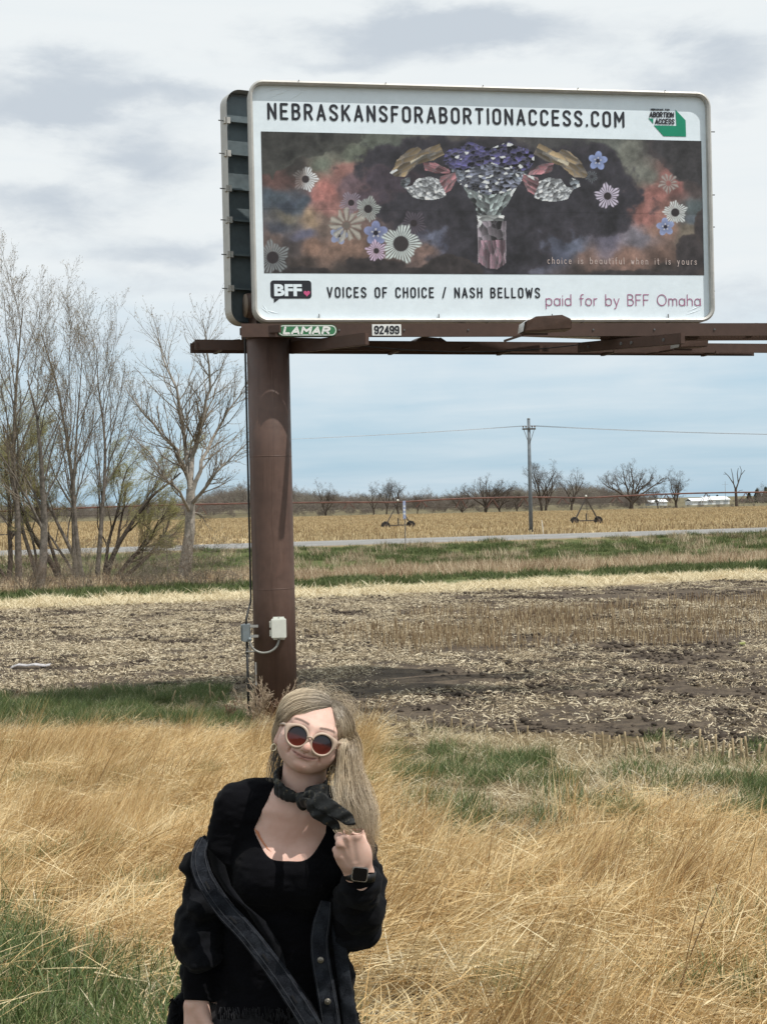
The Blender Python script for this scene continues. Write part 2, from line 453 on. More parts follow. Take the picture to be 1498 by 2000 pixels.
def blades(n, rng, radius, L, lean, wind, width, curl, segs=4, tint=(0, 1), up=.0, square=False, z0=-.02):
    """a clump of n grass blades. lean = (lo, hi) start angle from vertical, curl = how far it bends over along its length, wind = (x, y) push"""
    a = rng.uniform(0, 2 * np.pi, n)
    if square: root = np.stack([rng.uniform(-radius, radius, n), rng.uniform(-radius, radius, n), np.zeros(n)], -1)
    else:
        rr = radius * np.sqrt(rng.uniform(0, 1, n)); b = rng.uniform(0, 2 * np.pi, n)
        root = np.stack([rr * np.cos(b), rr * np.sin(b), np.zeros(n)], -1)
    root[:, 2] = z0
    ln = rng.uniform(L[0], L[1], n); th = rng.uniform(lean[0], lean[1], n); cu = rng.uniform(curl[0], curl[1], n)
    hd = np.stack([np.cos(a), np.sin(a)], -1) + np.array(wind)[None] * rng.uniform(.5, 1.3, (n, 1))
    hd /= np.linalg.norm(hd, axis=1, keepdims=True)
    side = np.stack([-hd[:, 1], hd[:, 0], np.zeros(n)], -1)
    tw = rng.uniform(-1.1, 1.1, n)
    wd = rng.uniform(.6, 1.3, n) * width
    P = root.copy(); V = []; 
    for k in range(segs + 1):
        t = k / segs; ang = th + cu * t
        d = np.stack([hd[:, 0] * np.sin(ang), hd[:, 1] * np.sin(ang), np.cos(ang)], -1)
        nn = np.cross(d, side)
        s = side * np.cos(tw)[:, None] + nn * np.sin(tw)[:, None]
        w = wd * (1 - t ** 1.6) * .5 + .0002
        V.append(P - s * w[:, None]); V.append(P + s * w[:, None])
        P = P + d * (ln / segs)[:, None]
    V = np.stack(V, 1)                     # n, 2(segs+1), 3
    K = 2 * (segs + 1)
    base = (np.arange(n) * K)[:, None]
    F = np.concatenate([base + np.array([2 * k, 2 * k + 1, 2 * k + 3, 2 * k + 2]) for k in range(segs)], 0)
    T = np.repeat(rng.uniform(tint[0], tint[1], n), K)
    return V.reshape(-1, 3), F, T


def merge(parts):
    Vs, Fs, Ts = [], [], []; b = 0
    for V, F, T in parts:
        Vs.append(V); Fs.append(F + b); Ts.append(T); b += len(V)
    return np.concatenate(Vs), np.concatenate(Fs), np.concatenate(Ts)


def clump_mesh(name, *parts):
    V, F, T = merge(parts); me = np_mesh(name, V, F, smooth=False); vattr(me, 'tint', T); return me


def sample(n, xlim, ylim, rng, maskfn, power=1.0):
    """random ground points kept with probability maskfn(x, y, px, py)"""
    x = rng.uniform(*xlim, n); y = ylim[0] + (ylim[1] - ylim[0]) * rng.uniform(0, 1, n) ** power
    z = gz(x, y); P = np.stack([x, y, z], -1); px, py = PX(P)
    keep = (rng.uniform(0, 1, n) < maskfn(x, y, px, py)) & (px > -450) & (px < 1980) & (py < 2350)
    return P[keep]


def scat_rot(n, rng, tilt=.08, full=True, yaw=(0, 2 * np.pi)):
    return np.stack([rng.normal(0, tilt, n), rng.normal(0, tilt, n), rng.uniform(yaw[0], yaw[1], n)], -1)

# ------------------------------------------------------------------ grass, straw, stubble and clods
def build_cover():
    rg = np.random.default_rng(5)
    gold = attr_mat('dry_gold_grass', [(0, (.20, .105, .038)), (.3, (.44, .275, .110)), (.6, (.62, .455, .22)), (1, (.80, .685, .44))], .6, .22, wvar=1.0, wscale=1.3)
    pale = attr_mat('pale_thatch', [(0, (.16, .115, .06)), (.35, (.36, .28, .16)), (.7, (.56, .47, .30)), (1, (.74, .68, .52))], .7, .15, wvar=.4, wscale=.8)
    grn = attr_mat('green_grass', [(0, (.045, .070, .020)), (.4, (.085, .130, .038)), (.7, (.150, .200, .065)), (.86, (.34, .33, .16)), (1, (.58, .52, .32))], .5, .25, wvar=.3, wscale=.8, spec=.4)
    stalk = attr_mat('seed_stalk', [(0, (.10, .055, .025)), (.5, (.30, .19, .08)), (1, (.5, .36, .17))], .7, .1)
    # --- golden grass: wind-laid mats with upright leaning stems
    mats_ = []
    for i in range(6):
        r = np.random.default_rng(100 + i)
        wx = [(1.6, .3), (1.4, -.5), (1.7, .7), (1.2, .2), (1.0, -.9), (.3, .6)][i]
        mats_.append((clump_mesh('mat%d' % i,
            blades(105, r, .30, (.28, .60), (.9, 1.5), wx, .0042, (.2, .9), 4, (.25, 1)),
            blades(24, r, .30, (.22, .5), (.3, .95), wx, .0045, (.4, 1.3), 4, (.1, .9)),
            blades(34, r, .32, (.15, .42), (1.15, 1.75), (.25, 0), .0045, (-.3, .7), 4, (.25, 1), z0=.09)), gold))
    tuft = []
    for i in range(5):
        r = np.random.default_rng(140 + i)
        tuft.append((clump_mesh('tuft%d' % i,
            blades(60, r, .16, (.40, .78), (.28, .62), (1.9, .3), .0034, (.1, .55), 5, (.0, .75)),
            blades(40, r, .2, (.3, .55), (.5, 1.0), (1.5, .1), .0046, (.5, 1.1), 4, (.2, 1))), gold))
    curl_ = []
    for i in range(3):
        r = np.random.default_rng(170 + i)
        curl_.append((clump_mesh('curl%d' % i, blades(70, r, .3, (.12, .3), (.5, 1.4), (.8, 0), .006, (.8, 2.3), 5, (.45, 1))), gold))
    def flow(P, rg, tilt, amp):
        r_ = scat_rot(len(P), rg, tilt, yaw=(-.4, .4)); r_[:, 2] += (fbm(P[:, 0], P[:, 1], 0, 1.7, 3, 123) - .5) * 2 * amp; return r_
    def goldmask(x, y, px, py):
        n = fbm(x, y, 0, 1.6, 3, 5) - .5; e = n * 120
        left = sstep(py + e * .5, 1432, 1462) * (px < 720)
        right = sstep(py + e + 40 * np.sin(px / 90.), 1618 - (px - 760) * .02, 1672) * (px >= 640)
        g = np.maximum(left, right)
        greenl = sstep(py + e * 1.1 - .42 * (px - 0), 1755, 1820) * (px < 420)
        greyr = sstep(py + e, 1890, 1960) * (px > 560) * (px < 860) * .6
        return np.clip(g * (1 - greenl * .96) * (1 - greyr), 0, 1)
    P = sample(8000, (-9, 12), (3.0, 24), rg, lambda x, y, px, py: goldmask(x, y, px, py) * (1 - .6 * sstep(fbm(x, y, 0, .8, 2, 133), .56, .68)))
    scatter('dry_grass', P, flow(P, rg, .12, 2.2), rg.uniform(.7, 1.25, len(P)), mats_, 'golden dry grass laid over by the wind')
    def tuftmask(x, y, px, py):
        n = fbm(x, y, 0, .9, 3, 15)
        return goldmask(x, y, px, py) * sstep(n, .48, .66)
    P = sample(5200, (-9, 12), (3.0, 24), rg, tuftmask)
    scatter('tall_dry_grass', P, flow(P, rg, .14, 1.1), rg.uniform(.6, 1.15, len(P)) , tuft, 'taller golden grass leaning to the right')
    P = sample(3600, (-9, 12), (3.0, 24), rg, lambda x, y, px, py: goldmask(x, y, px, py) * sstep(fbm(x, y, 0, 1.2, 3, 25), .42, .6))
    scatter('curled_dry_leaves', P, scat_rot(len(P), rg, .1), rg.uniform(.6, 1.2, len(P)), curl_, 'curled bleached grass leaves in the dry grass')
    # sparse long stems standing out of the mat
    st = []
    for i in range(4):
        r = np.random.default_rng(200 + i)
        st.append((clump_mesh('stem%d' % i, blades(7, r, .15, (.6, .95), (.12, .5), (2.2, .2), .0048, (.05, .35), 5, (.0, .8))), stalk))
    P = sample(1500, (-9, 12), (3.0, 22), rg, lambda x, y, px, py: goldmask(x, y, px, py) * sstep(fbm(x, y, 0, 1.5, 2, 35), .45, .6))
    scatter('seed_stalks', P, scat_rot(len(P), rg, .1, yaw=(-.4, .4)), rg.uniform(.6, 1.1, len(P)), st, 'thin brown seed stalks rising from the dry grass')

    # --- green grass
    gr = []
    for i in range(5):
        r = np.random.default_rng(220 + i)
        gr.append((clump_mesh('green%d' % i, blades(120, r, .2, (.12, .30), (.05, .6), (.55, .1), .0055, (.2, 1.0), 4, (.0, .86)), blades(8, r, .2, (.12, .24), (.6, 1.3), (.5, 0), .004, (.2, 1.2), 4, (.86, 1))), grn))
    def greenmask(x, y, px, py):
        n = fbm(x, y, 0, 1.1, 3, 45) - .5; e = n * 160; fine = sstep(fbm(x, y, 0, .5, 2, 47), .30, .62)
        a = sstep(py + e - .42 * px, 1735, 1835) * (px < 560)
        b = sstep(py, 1340, 1356) * (1 - sstep(py + e * .2, 1405, 1432)) * (1 - sstep(px + e * .6, 400, 490)) * sstep(py + px * .10 + e * .25, 1362, 1385)
        def blob(cx, cy, sx, sy): return sstep(1 - np.hypot((px - cx) / sx, (py - cy) / sy) + n * 2.2, -.25, .75)
        c = blob(950, 1530, 170, 20) * .8 + blob(1210, 1500, 26, 12) + blob(1190, 1592, 120, 20) * .8 + blob(1480, 1562, 36, 26) + blob(720, 1530, 90, 22) * .6 + blob(1010, 1500, 60, 14)
        d = sstep(py + e, 1920, 1990) * (px > 600) * (px < 830) * .5
        c = c + blob(1120, 1610, 240, 22) * .35 + blob(820, 1480, 150, 20) * .25 + blob(1330, 1540, 150, 26) * .18 + sstep(py, 1440, 1480) * .06
        return np.clip(a * (.60 + .40 * fine) + b * (.12 + .72 * fine) + c * fine * .8 + d * fine, 0, 1)
    P = sample(20000, (-9, 9), (3.0, 30), rg, greenmask)
    scatter('green_grass', P, scat_rot(len(P), rg, .1, yaw=(-.8, .8)), rg.uniform(.6, 1.2, len(P)), gr, 'fresh green grass growing through the thatch')

    # --- pale thatch and corn litter between grass and field
    th = []
    for i in range(5):
        r = np.random.default_rng(240 + i)
        th.append((clump_mesh('thatch%d' % i, blades(70, r, .28, (.10, .32), (1.0, 1.6), (.3, 0), .0062, (-.2, .7), 3, (.15, 1)), blades(26, r, .28, (.1, .24), (.2, 1.0), (.4, 0), .005, (.3, 1.2), 3, (.1, .9))), pale))
    def thmask(x, y, px, py):
        n = fbm(x, y, 0, 1.4, 3, 55) - .5; e = n * 60
        edge = np.where(px < 520, 1352, np.interp(px, [520, 760, 1000, 1498, 1800], [1385, 1408, 1440, 1486, 1520]))
        m_ = sstep(py + e * .5, edge - 6, edge + 12)
        return np.clip(m_ * (1 - .8 * goldmask(x, y, px, py)), 0, 1)
    P = sample(8200, (-10, 12), (4.0, 32), rg, thmask)
    scatter('thatch', P, scat_rot(len(P), rg, .08), rg.uniform(.6, 1.25, len(P)), th, 'pale flattened thatch and corn litter on the verge')
    return goldmask


def litter_patch(name, r, n, half, L, w, clods, csize, tint=(.1, 1)):
    """a patch of corn residue pieces lying on soil with clods between"""
    V, F, T = [], [], []
    c = np.stack([r.uniform(-half, half, n), r.uniform(-half, half, n), r.uniform(.0, .05, n)], -1)
    a = r.uniform(0, 2 * np.pi, n); ln = r.uniform(L[0], L[1], n) / 2; wd = r.uniform(.5, 1.4, n) * w / 2
    tz = r.normal(0, .35, n); rl = r.uniform(-1, 1, n)
    d = np.stack([np.cos(a) * np.cos(tz), np.sin(a) * np.cos(tz), np.sin(tz)], -1)
    s = np.stack([-np.sin(a) * np.cos(rl), np.cos(a) * np.cos(rl), np.sin(rl)], -1)
    up = np.cross(d, s)
    A = c - d * ln[:, None]; B = c + d * ln[:, None]
    q = np.stack([A - s * wd[:, None], A + s * wd[:, None], c + s * wd[:, None] + up * .012, c - s * wd[:, None] + up * .012, B - s * wd[:, None] * .6, B + s * wd[:, None] * .6], 1)
    base = (np.arange(n) * 6)[:, None]
    f = np.concatenate([base + np.array([0, 1, 2, 3]), base + np.array([3, 2, 5, 4])])
    V.append(q.reshape(-1, 3)); F.append(f); T.append(np.repeat(r.uniform(tint[0], tint[1], n), 6))
    V, F, T = merge(list(zip(V, F, T))); me = np_mesh(name, V, F, False); vattr(me, 'tint', T)
    return me


def clod_patch(name, r, n, half, size):
    """dark soil clods: small uneven lumps half sunk in the ground"""
    base = bmesh.new(); bmesh.ops.create_icosphere(base, subdivisions=1, radius=1)
    bv = np.array([v.co[:] for v in base.verts]); bf = np.array([[v.index for v in f.verts] for f in base.faces]); base.free()
    Vs, Fs, Ts = [], [], []; b = 0
    for i in range(n):
        s = size * r.uniform(.35, 1.2) ** 1.5
        k = 1 + (vnoise(bv[:, 0] * 2 + i * 7, bv[:, 1] * 2, bv[:, 2] * 2, 1.0, 3) - .5)[:, None] * 1.1
        v = bv * k * s * np.array([r.uniform(.8, 1.5), r.uniform(.8, 1.5), r.uniform(.5, .9)])
        v = v + np.array([r.uniform(-half, half), r.uniform(-half, half), s * .12])
        Vs.append(v); Fs.append(bf + b); Ts.append(np.full(len(v), r.uniform(0, 1))); b += len(v)
    me = np_mesh(name, np.concatenate(Vs), np.concatenate(Fs), False); vattr(me, 'tint', np.concatenate(Ts)); return me


def build_field():
    rg = np.random.default_rng(8)
    res = attr_mat('corn_residue', [(0, (.14, .105, .07)), (.4, (.33, .265, .175)), (.75, (.54, .455, .315)), (1, (.74, .66, .49))], .75, .08, wvar=.5, wscale=.5)
    cl = attr_mat('soil_clod', [(0, (.034, .027, .022)), (.6, (.075, .060, .047)), (1, (.13, .105, .082))], .95, 0, wvar=.3, spec=.1)
    stub = attr_mat('corn_stubble', [(0, (.15, .095, .055)), (.5, (.33, .24, .14)), (1, (.58, .46, .29))], .75, .08)
    lp = [(litter_patch('litter%d' % i, np.random.default_rng(300 + i), 170, .66, (.03, .17), .015, 0, 0), res) for i in range(6)]
    cp = [(clod_patch('clods%d' % i, np.random.default_rng(320 + i), 26, .66, .042), cl) for i in range(5)]
    def edge_near(px): return np.interp(px, [-400, 0, 300, 470, 760, 1000, 1498, 1900], [1352, 1352, 1362, 1385, 1408, 1445, 1482, 1530])
    def fieldmask(x, y, px, py):
        v = y - SLANT * x
        return (py < edge_near(px) + 14) * (1 - sstep(v, 54.5, 56.5))
    def litdens(x, y, px, py):
        n = fbm(x * .6, y, 0, 3.5, 4, 61)
        v = y - SLANT * x
        band = np.interp(v, [18, 23, 26, 29, 33, 37, 42, 47, 51, 55], [.46, .42, .34, .46, .74, .86, .74, .56, .48, .75])
        left = sstep(-x, -2, 4) * .45
        return np.clip((band + left) * sstep(n, .08, .6), 0, 1) * fieldmask(x, y, px, py)
    P = sample(7600, (-26, 30), (17, 68), rg, litdens)
    scatter('corn_litter', P, scat_rot(len(P), rg, .03), rg.uniform(.6, 1.05, len(P)), lp, 'broken corn stalks and husks strewn over the tilled soil')
    P = sample(6000, (-26, 30), (17, 68), rg, lambda x, y, px, py: fieldmask(x, y, px, py) * np.clip(sstep(fbm(x, y, 0, 2.2, 3, 71), .40, .6), .12, 1))
    scatter('soil_clods', P, scat_rot(len(P), rg, .03), rg.uniform(.5, 1.15, len(P)), cp, 'dark clods of turned soil in the field')
    # standing stubble rows across the right half of the field
    def stubs(name, r, n, half, hgt, w, rows=0):
        c = np.stack([r.uniform(-half, half, n), r.uniform(-half, half, n), np.full(n, -.02)], -1)
        if rows: c[:, 1] = (r.integers(0, rows, n) + .5) / rows * 2 * half - half + r.normal(0, .04, n)
        h = r.uniform(hgt[0], hgt[1], n); a = r.uniform(0, 2 * np.pi, n); tl = np.abs(r.normal(0, .16, n))
        d = np.stack([np.cos(a) * tl, np.sin(a) * tl, np.ones(n)], -1)
        ring = []
        for k in range(3):
            ang = a + k * 2.094
            o = np.stack([np.cos(ang), np.sin(ang), np.zeros(n)], -1) * w / 2
            ring.append(c + o); ring.append(c + o * .8 + d * h[:, None])
        V = np.stack(ring, 1).reshape(-1, 3); b = (np.arange(n) * 6)[:, None]
        F = np.concatenate([b + np.array([0, 2, 3, 1]), b + np.array([2, 4, 5, 3]), b + np.array([4, 0, 1, 5])])
        me = np_mesh(name, V, F, False); vattr(me, 'tint', np.repeat(r.uniform(0, 1, n), 6)); return me
    sp_ = [(stubs('stubs%d' % i, np.random.default_rng(340 + i), 16, .6, (.12, .36), .018), stub) for i in range(5)]
    def stubmask(x, y, px, py):
        v = y - SLANT * x
        row = sstep(v, 31.5, 34) * (1 - sstep(v, 42, 46.5))
        return row * sstep(x + (y - 36) * .05, -3.5, 1.5) * .62 * sstep(fbm(x, y, 0, 2.2, 3, 81), .32, .62)
    P = sample(5200, (-8, 24), (24, 62), rg, stubmask)
    scatter('standing_stubble', P, scat_rot(len(P), rg, .03), rg.uniform(.7, 1.2, len(P)), sp_, 'thin standing corn stubble in the middle of the field')
    # pale straw windrow at the field's far side
    sw = [(clump_mesh('straw%d' % i, blades(80, np.random.default_rng(360 + i), .45, (.2, .5), (.7, 1.5), (.2, 0), .022, (-.1, .9), 3, (.4, 1))), res) for i in range(3)]
    pst = attr_mat('pale_straw', [(0, (.30, .235, .14)), (.4, (.55, .46, .29)), (1, (.80, .72, .52))], .75, .15, wvar=.4)
    sw = [(a[0], pst) for a in sw]
    P = sample(6500, (-32, 36), (38, 78), rg, lambda x, y, px, py: sstep(y - SLANT * x + 3 * (fbm(x, y, 0, 3, 2, 91) - .5), 54.0, 55.5) * (1 - sstep(y - SLANT * x + 3 * (fbm(x, y, 0, 3, 2, 92) - .5), 60.3, 61.6)))
    scatter('straw', P, scat_rot(len(P), rg, .05), rg.uniform(.6, 1.2, len(P)), sw, 'pale corn straw banked along the far side of the field')
    grn2 = attr_mat('far_green_grass', [(0, (.05, .072, .024)), (.6, (.10, .135, .045)), (1, (.20, .21, .09))], .6, .2, wvar=.6, wscale=.25)
    g2 = [(clump_mesh('fgreen%d' % i, blades(90, np.random.default_rng(380 + i), .7, (.16, .42), (.05, .7), (.4, 0), .03, (.1, .8), 3, (0, 1))), grn2) for i in range(3)]
    def farg(x, y, px, py):
        v = y - SLANT * x + 3 * (fbm(x, y, 0, 4, 3, 95) - .5)
        a = sstep(v, 60.3, 62) * (1 - sstep(v, 69, 71.5)); b = sstep(v, 82, 87) * (1 - sstep(v, 105.5, 106.5))
        return np.clip(a + b * .9, 0, 1) * sstep(fbm(x, y, 0, 6, 3, 97), .25, .5)
    P = sample(12000, (-55, 62), (40, 135), rg, farg)
    scatter('ditch_grass', P, scat_rot(len(P), rg, .06), rg.uniform(.6, 1.2, len(P)), g2, 'green grass strips in the ditch before the highway')
    tn = attr_mat('tan_weeds', [(0, (.16, .10, .06)), (.3, (.32, .23, .15)), (.7, (.50, .41, .28)), (1, (.66, .57, .41))], .8, .15, wvar=.7, wscale=.2)
    t2 = [(clump_mesh('weed%d' % i, blades(80, np.random.default_rng(400 + i), .8, (.3, .8), (.05, .5), (.5, 0), .025, (.1, .6), 3, (0, 1))), tn) for i in range(4)]
    def tanm(x, y, px, py):
        v = y - SLANT * x + 3 * (fbm(x, y, 0, 4, 3, 99) - .5)
        return sstep(v, 69, 71) * (1 - sstep(v, 81, 86)) + .25 * (v > 90) * (v < 105)
    P = sample(8000, (-50, 55), (45, 130), rg, tanm)
    scatter('dry_weeds', P, scat_rot(len(P), rg, .06), rg.uniform(.5, 1.1, len(P)), t2, 'tan dry weeds in the ditch behind the field')
    # far stubble field beyond the road
    gs = attr_mat('far_stubble', [(0, (.26, .18, .10)), (.4, (.50, .38, .21)), (1, (.76, .64, .40))], .8, .15, wvar=.7, wscale=.05)
    fs = [(stubs('fstub%d' % i, np.random.default_rng(420 + i), 90, 3.0, (.25, .55), .07, rows=4), gs) for i in range(3)]
    fl = [(litter_patch('flit%d' % i, np.random.default_rng(430 + i), 120, 3.0, (.2, .6), .09, 0, 0, (.3, 1)), gs) for i in range(3)]
    def ff(x, y, px, py): return sstep(y - SLANT * x, 127, 131) * (1 - sstep(y, 398, 404)) * 1.0
    P = sample(5200, (-130, 140), (110, 402), rg, ff, .8)
    scatter('far_stubble', P, scat_rot(len(P), rg, .0, yaw=(.25, .38)), rg.uniform(.9, 1.3, len(P)), fs, 'golden corn stubble in the field beyond the highway')
    P = sample(4500, (-130, 140), (110, 402), rg, ff, .8)
    scatter('far_straw', P, scat_rot(len(P), rg, .0), rg.uniform(.9, 1.3, len(P)), fl, 'pale straw lying in the field beyond the highway')


def build_stalk_things():
    """the single cut corn stalks standing along the field's near edge"""
    r = random.Random(4)
    mt = mat('cut_corn_stalk', (.40, .31, .185), .8, var=.3, scale=14)
    leafm = mat('corn_husk_leaf', (.58, .48, .30), .8, var=.25, scale=10)
    def stalk_mesh(h, bend, i):
        mb = MB(); n = 6
        pts = [(bend * (k / n) ** 1.5 * h, 0, -.03 + h * k / n) for k in range(n + 1)]
        rad = [.017 * (1.18 if k in (1, 4) else 1) * (1 - .15 * k / n) for k in range(n + 1)]
        mb.tube(pts, rad, 7); return mb.mesh('corn_stalk', True)
    def leaf_mesh(h, s):
        mb = MB(); pts = [(0, 0, h * .5), (s * .05, .01, h * .62), (s * .12, .02, h * .55), (s * .17, .02, h * .3)]
        for (a, b) in zip(pts, pts[1:]):
            mb.add([(a[0], a[1] - .012, a[2]), (a[0], a[1] + .012, a[2]), (b[0], b[1] + .01, b[2] - .002), (b[0], b[1] - .01, b[2] - .002)], [(0, 1, 2, 3)])
        return mb.mesh('leaf')
    ms = [stalk_mesh(h, b, i) for i, (h, b) in enumerate([(.26, .05), (.22, -.1), (.30, .02), (.18, .18), (.24, -.03)])]
    ls = [leaf_mesh(.25, 1), leaf_mesh(.22, -1)]
    spots = []
    for i in range(30):                                    # right: row marching down to the frame's edge
        px = 1138 + i * 12.4 + r.uniform(-3, 3); py = 1474 + (px - 1138) * .070 + r.uniform(-4, 6)
        spots.append((px, py, 'short cut corn stalk standing in the row at the right field edge', 'corn stalks along the right field edge', 1.1))
    for i in range(12):
        px = 775 + i * 26 + r.uniform(-7, 7); py = 1420 + (px - 775) * .10 + r.uniform(-3, 8)
        spots.append((px, py, 'thin pale corn stalk leaning at the bare field edge behind the green patch', 'corn stalks at the middle field edge', .85))
    for i in range(20):
        px = 15 + i * 23 + r.uniform(-7, 7); py = 1360 + (px > 300) * 12 + r.uniform(-4, 9)
        spots.append((px, py, 'pale leaning corn stalk behind the green grass strip left of the post', 'corn stalks behind the left grass strip', 1.0))
    for (px, py, lb, gp, s) in spots:
        Y = 22.0
        for _ in range(12):
            p = W(px, py, Y); zg = float(gz(p.x, p.y)); Y *= (CAM_Z - zg) / (CAM_Z - p.z)
        p = W(px, py, Y)
        o = col_obj('corn_stalk', r.choice(ms), None, None, (p.x, p.y, float(gz(p.x, p.y))))
        if not o.data.materials: o.data.materials.append(mt)
        o.rotation_euler = (r.uniform(-.1, .1), r.uniform(-.25, .25) + (-.3 if 'left' in gp else 0), r.uniform(0, 6.28)); o.scale = (s * .8, s * .8, s * r.uniform(.9, 1.35))
        tag(o, lb, 'corn stalk', gp)
        if r.random() < .4:
            l = col_obj('leaf', r.choice(ls), o)
            if not l.data.materials: l.data.materials.append(leafm)


build_cover(); build_field(); build_stalk_things()

# ------------------------------------------------------------------ bare trees
class Tree:
    def __init__(s, seed): s.r = random.Random(seed); s.trunk = MB(); s.twigs = MB(); s.leaf = []
    def limb(s, pts, r0, r1, lvl, n=None):
        m_ = len(pts); rad = [r0 + (r1 - r0) * (k / (m_ - 1)) ** .8 for k in range(m_)]
        sides = n or (9 if lvl == 0 else 6 if lvl == 1 else 4 if r0 > .012 else 3)
        (s.trunk if lvl <= 1 else s.twigs).tube(pts, rad, sides, cap=False)
        return rad
    def grow(s, p, d, L, r0, lvl, P):
        """p start, d direction, L length; P: parameters per level"""
        R_ = s.r; c = P[lvl]; n = c['seg']; pts = [Vector(p)]; d = Vector(d).normalized(); q = Vector(p)
        for k in range(n):
            d = (d + Vector((R_.gauss(0, 1), R_.gauss(0, 1), R_.gauss(0, 1))) * c['wob'] + Vector((0, 0, c['up'])) + Vector((c.get('wind', 0), 0, 0))).normalized()
            q = q + d * (L / n); pts.append(q.copy())
        rad = s.limb(pts, r0, max(r0 * c['tip'], .004), lvl)
        if lvl + 1 < len(P):
            c2 = P[lvl + 1]; nb = max(1, int(R_.gauss(c['kids'], c['kids'] * .15)))
            for i in range(nb):
                t = c['from'] + (1 - c['from']) * ((i + R_.uniform(.2, .9)) / nb)
                x = t * n; k = min(int(x), n - 1); f = x - k
                pp = pts[k].lerp(pts[k + 1], f); dd = (pts[k + 1] - pts[k]).normalized()
                ax = dd.orthogonal().normalized(); ax = Quaternion(dd, R_.uniform(0, 6.283)) @ ax
                ang = R_.uniform(*c2['ang']); nd = Quaternion(ax, ang) @ dd
                rr = (rad[k] * (1 - f) + rad[k + 1] * f)
                s.grow(pp, nd, L * R_.uniform(*c2['len']) * (1.15 - .55 * t), max(rr * c2['thick'], .0045), lvl + 1, P)
        elif c.get('leaf') and s.r.random() < c['leaf']:
            for k in range(1, n + 1):
                for _ in range(c.get('nleaf', 2)): s.leaf.append((pts[k] + Vector((R_.gauss(0, .05), R_.gauss(0, .05), R_.gauss(0, .05))), d.copy()))
        return pts, rad


def leaf_mesh(leafs, size, seed, wind=(.6, 0, .3)):
    r = np.random.default_rng(seed); n = len(leafs)
    c = np.array([l[0][:] for l in leafs]); d = np.array([l[1][:] for l in leafs]) + r.normal(0, .45, (n, 3)) + np.array(wind)
    d /= np.linalg.norm(d, axis=1, keepdims=True)
    s = np.cross(d, r.normal(0, 1, (n, 3))); s /= np.linalg.norm(s, axis=1, keepdims=True)
    ln = r.uniform(.6, 1.3, n)[:, None] * size; w = ln * .28
    V = np.stack([c, c + d * ln * .5 + s * w * .5, c + d * ln, c + d * ln * .5 - s * w * .5], 1).reshape(-1, 3)
    F = (np.arange(n) * 4)[:, None] + np.array([0, 1, 2, 3])
    me = np_mesh('leaves', V, F, False); vattr(me, 'tint', np.repeat(r.uniform(0, 1, n), 4)); return me


BARK = mat('grey_bark', (.165, .145, .125), .95, var=.35, scale=5, bump=.8, bscale=18, spec=.1)
BARKP = mat('pale_bark', (.30, .27, .235), .95, var=.3, scale=5, bump=.8, bscale=18, spec=.1)
BARKD = mat('dark_bark', (.085, .07, .058), .95, var=.35, scale=5, bump=.8, bscale=18, spec=.1)
TWIG = mat('twig_bark', (.22, .185, .145), .95, var=.25, scale=3, spec=.1)
TWIGR = mat('reddish_twig', (.17, .12, .09), .95, var=.25, scale=3, spec=.1)
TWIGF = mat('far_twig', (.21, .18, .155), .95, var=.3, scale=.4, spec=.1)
TWIGN = mat('field_tree_twig', (.10, .082, .066), .95, var=.3, scale=.4, spec=.1)
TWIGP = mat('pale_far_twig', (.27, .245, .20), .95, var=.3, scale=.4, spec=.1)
BUD = attr_mat('spring_buds', [(0, (.28, .27, .12)), (.5, (.44, .42, .19)), (1, (.60, .57, .30))], .7, .45)
CATKIN = attr_mat('catkins', [(0, (.16, .12, .07)), (1, (.34, .27, .16))], .8, .2)


def finish_tree(T, name, loc, label, group, trunk_m, twig_m, leafsz=0, leafm=None, seed=0):
    e = empty(name, loc, label, 'tree' if 'shrub' not in name else 'shrub', group)
    if T.trunk.v: T.trunk.build('trunk', trunk_m, e, True)
    if T.twigs.v: T.twigs.build('crown', twig_m, e, True)
    if T.leaf and leafm is not None: tag(col_obj('buds', leaf_mesh(T.leaf, leafsz, seed), e, leafm), kind='stuff')
    return e


def poplar_params(kids=11, spread=1.0, leaf=.8):
    return [dict(seg=12, wob=.045, up=.05, tip=.12, kids=kids, **{'from': .22}),
            dict(seg=9, wob=.09, up=.10, tip=.2, kids=10, ang=(.35 * spread, .75 * spread), len=(.34, .55), thick=.55, **{'from': .15}),
            dict(seg=6, wob=.12, up=.09, tip=.3, kids=9, ang=(.3, .75), len=(.30, .55), thick=.5, **{'from': .12}),
            dict(seg=4, wob=.16, up=.08, tip=.5, kids=2, ang=(.3, .8), len=(.28, .5), thick=.6, leaf=leaf, nleaf=1, **{'from': .2})]


def near_tree(px, py, Y, top, lean, seed, label, r0, kids=11, spread=1.0, name='cottonwood_tree', trunk_m=None, params=None, leafsz=.09, leafm=None, twig_m=None, stems=1):
    Y0 = Y
    for _ in range(10):
        p = W(px, py, Y); zg = float(gz(p.x, p.y)); Y *= (CAM_Z - zg) / (CAM_Z - p.z)
    Y = min(max(Y, Y0 * .8), Y0 * 1.25)
    p = W(px, py, Y); zg = float(gz(p.x, p.y))
    H = (py - top) / FPX * Y
    T = Tree(seed)
    for i in range(stems):
        ln = Vector((lean[0] + (0 if stems == 1 else T.r.uniform(-.35, .35)), lean[1] + T.r.uniform(-.1, .1), 1))
        T.grow((T.r.uniform(-.15, .15) * (stems > 1), 0, -.15), ln, H * .82 * (1 if i == 0 else T.r.uniform(.65, .95)), r0 * (1 if i == 0 else .7), 0, params or poplar_params(kids, spread))
    return finish_tree(T, name, (p.x, p.y, zg), label, 'bare trees left of the billboard', trunk_m or BARK, twig_m or TWIG, leafsz, leafm or CATKIN, seed)


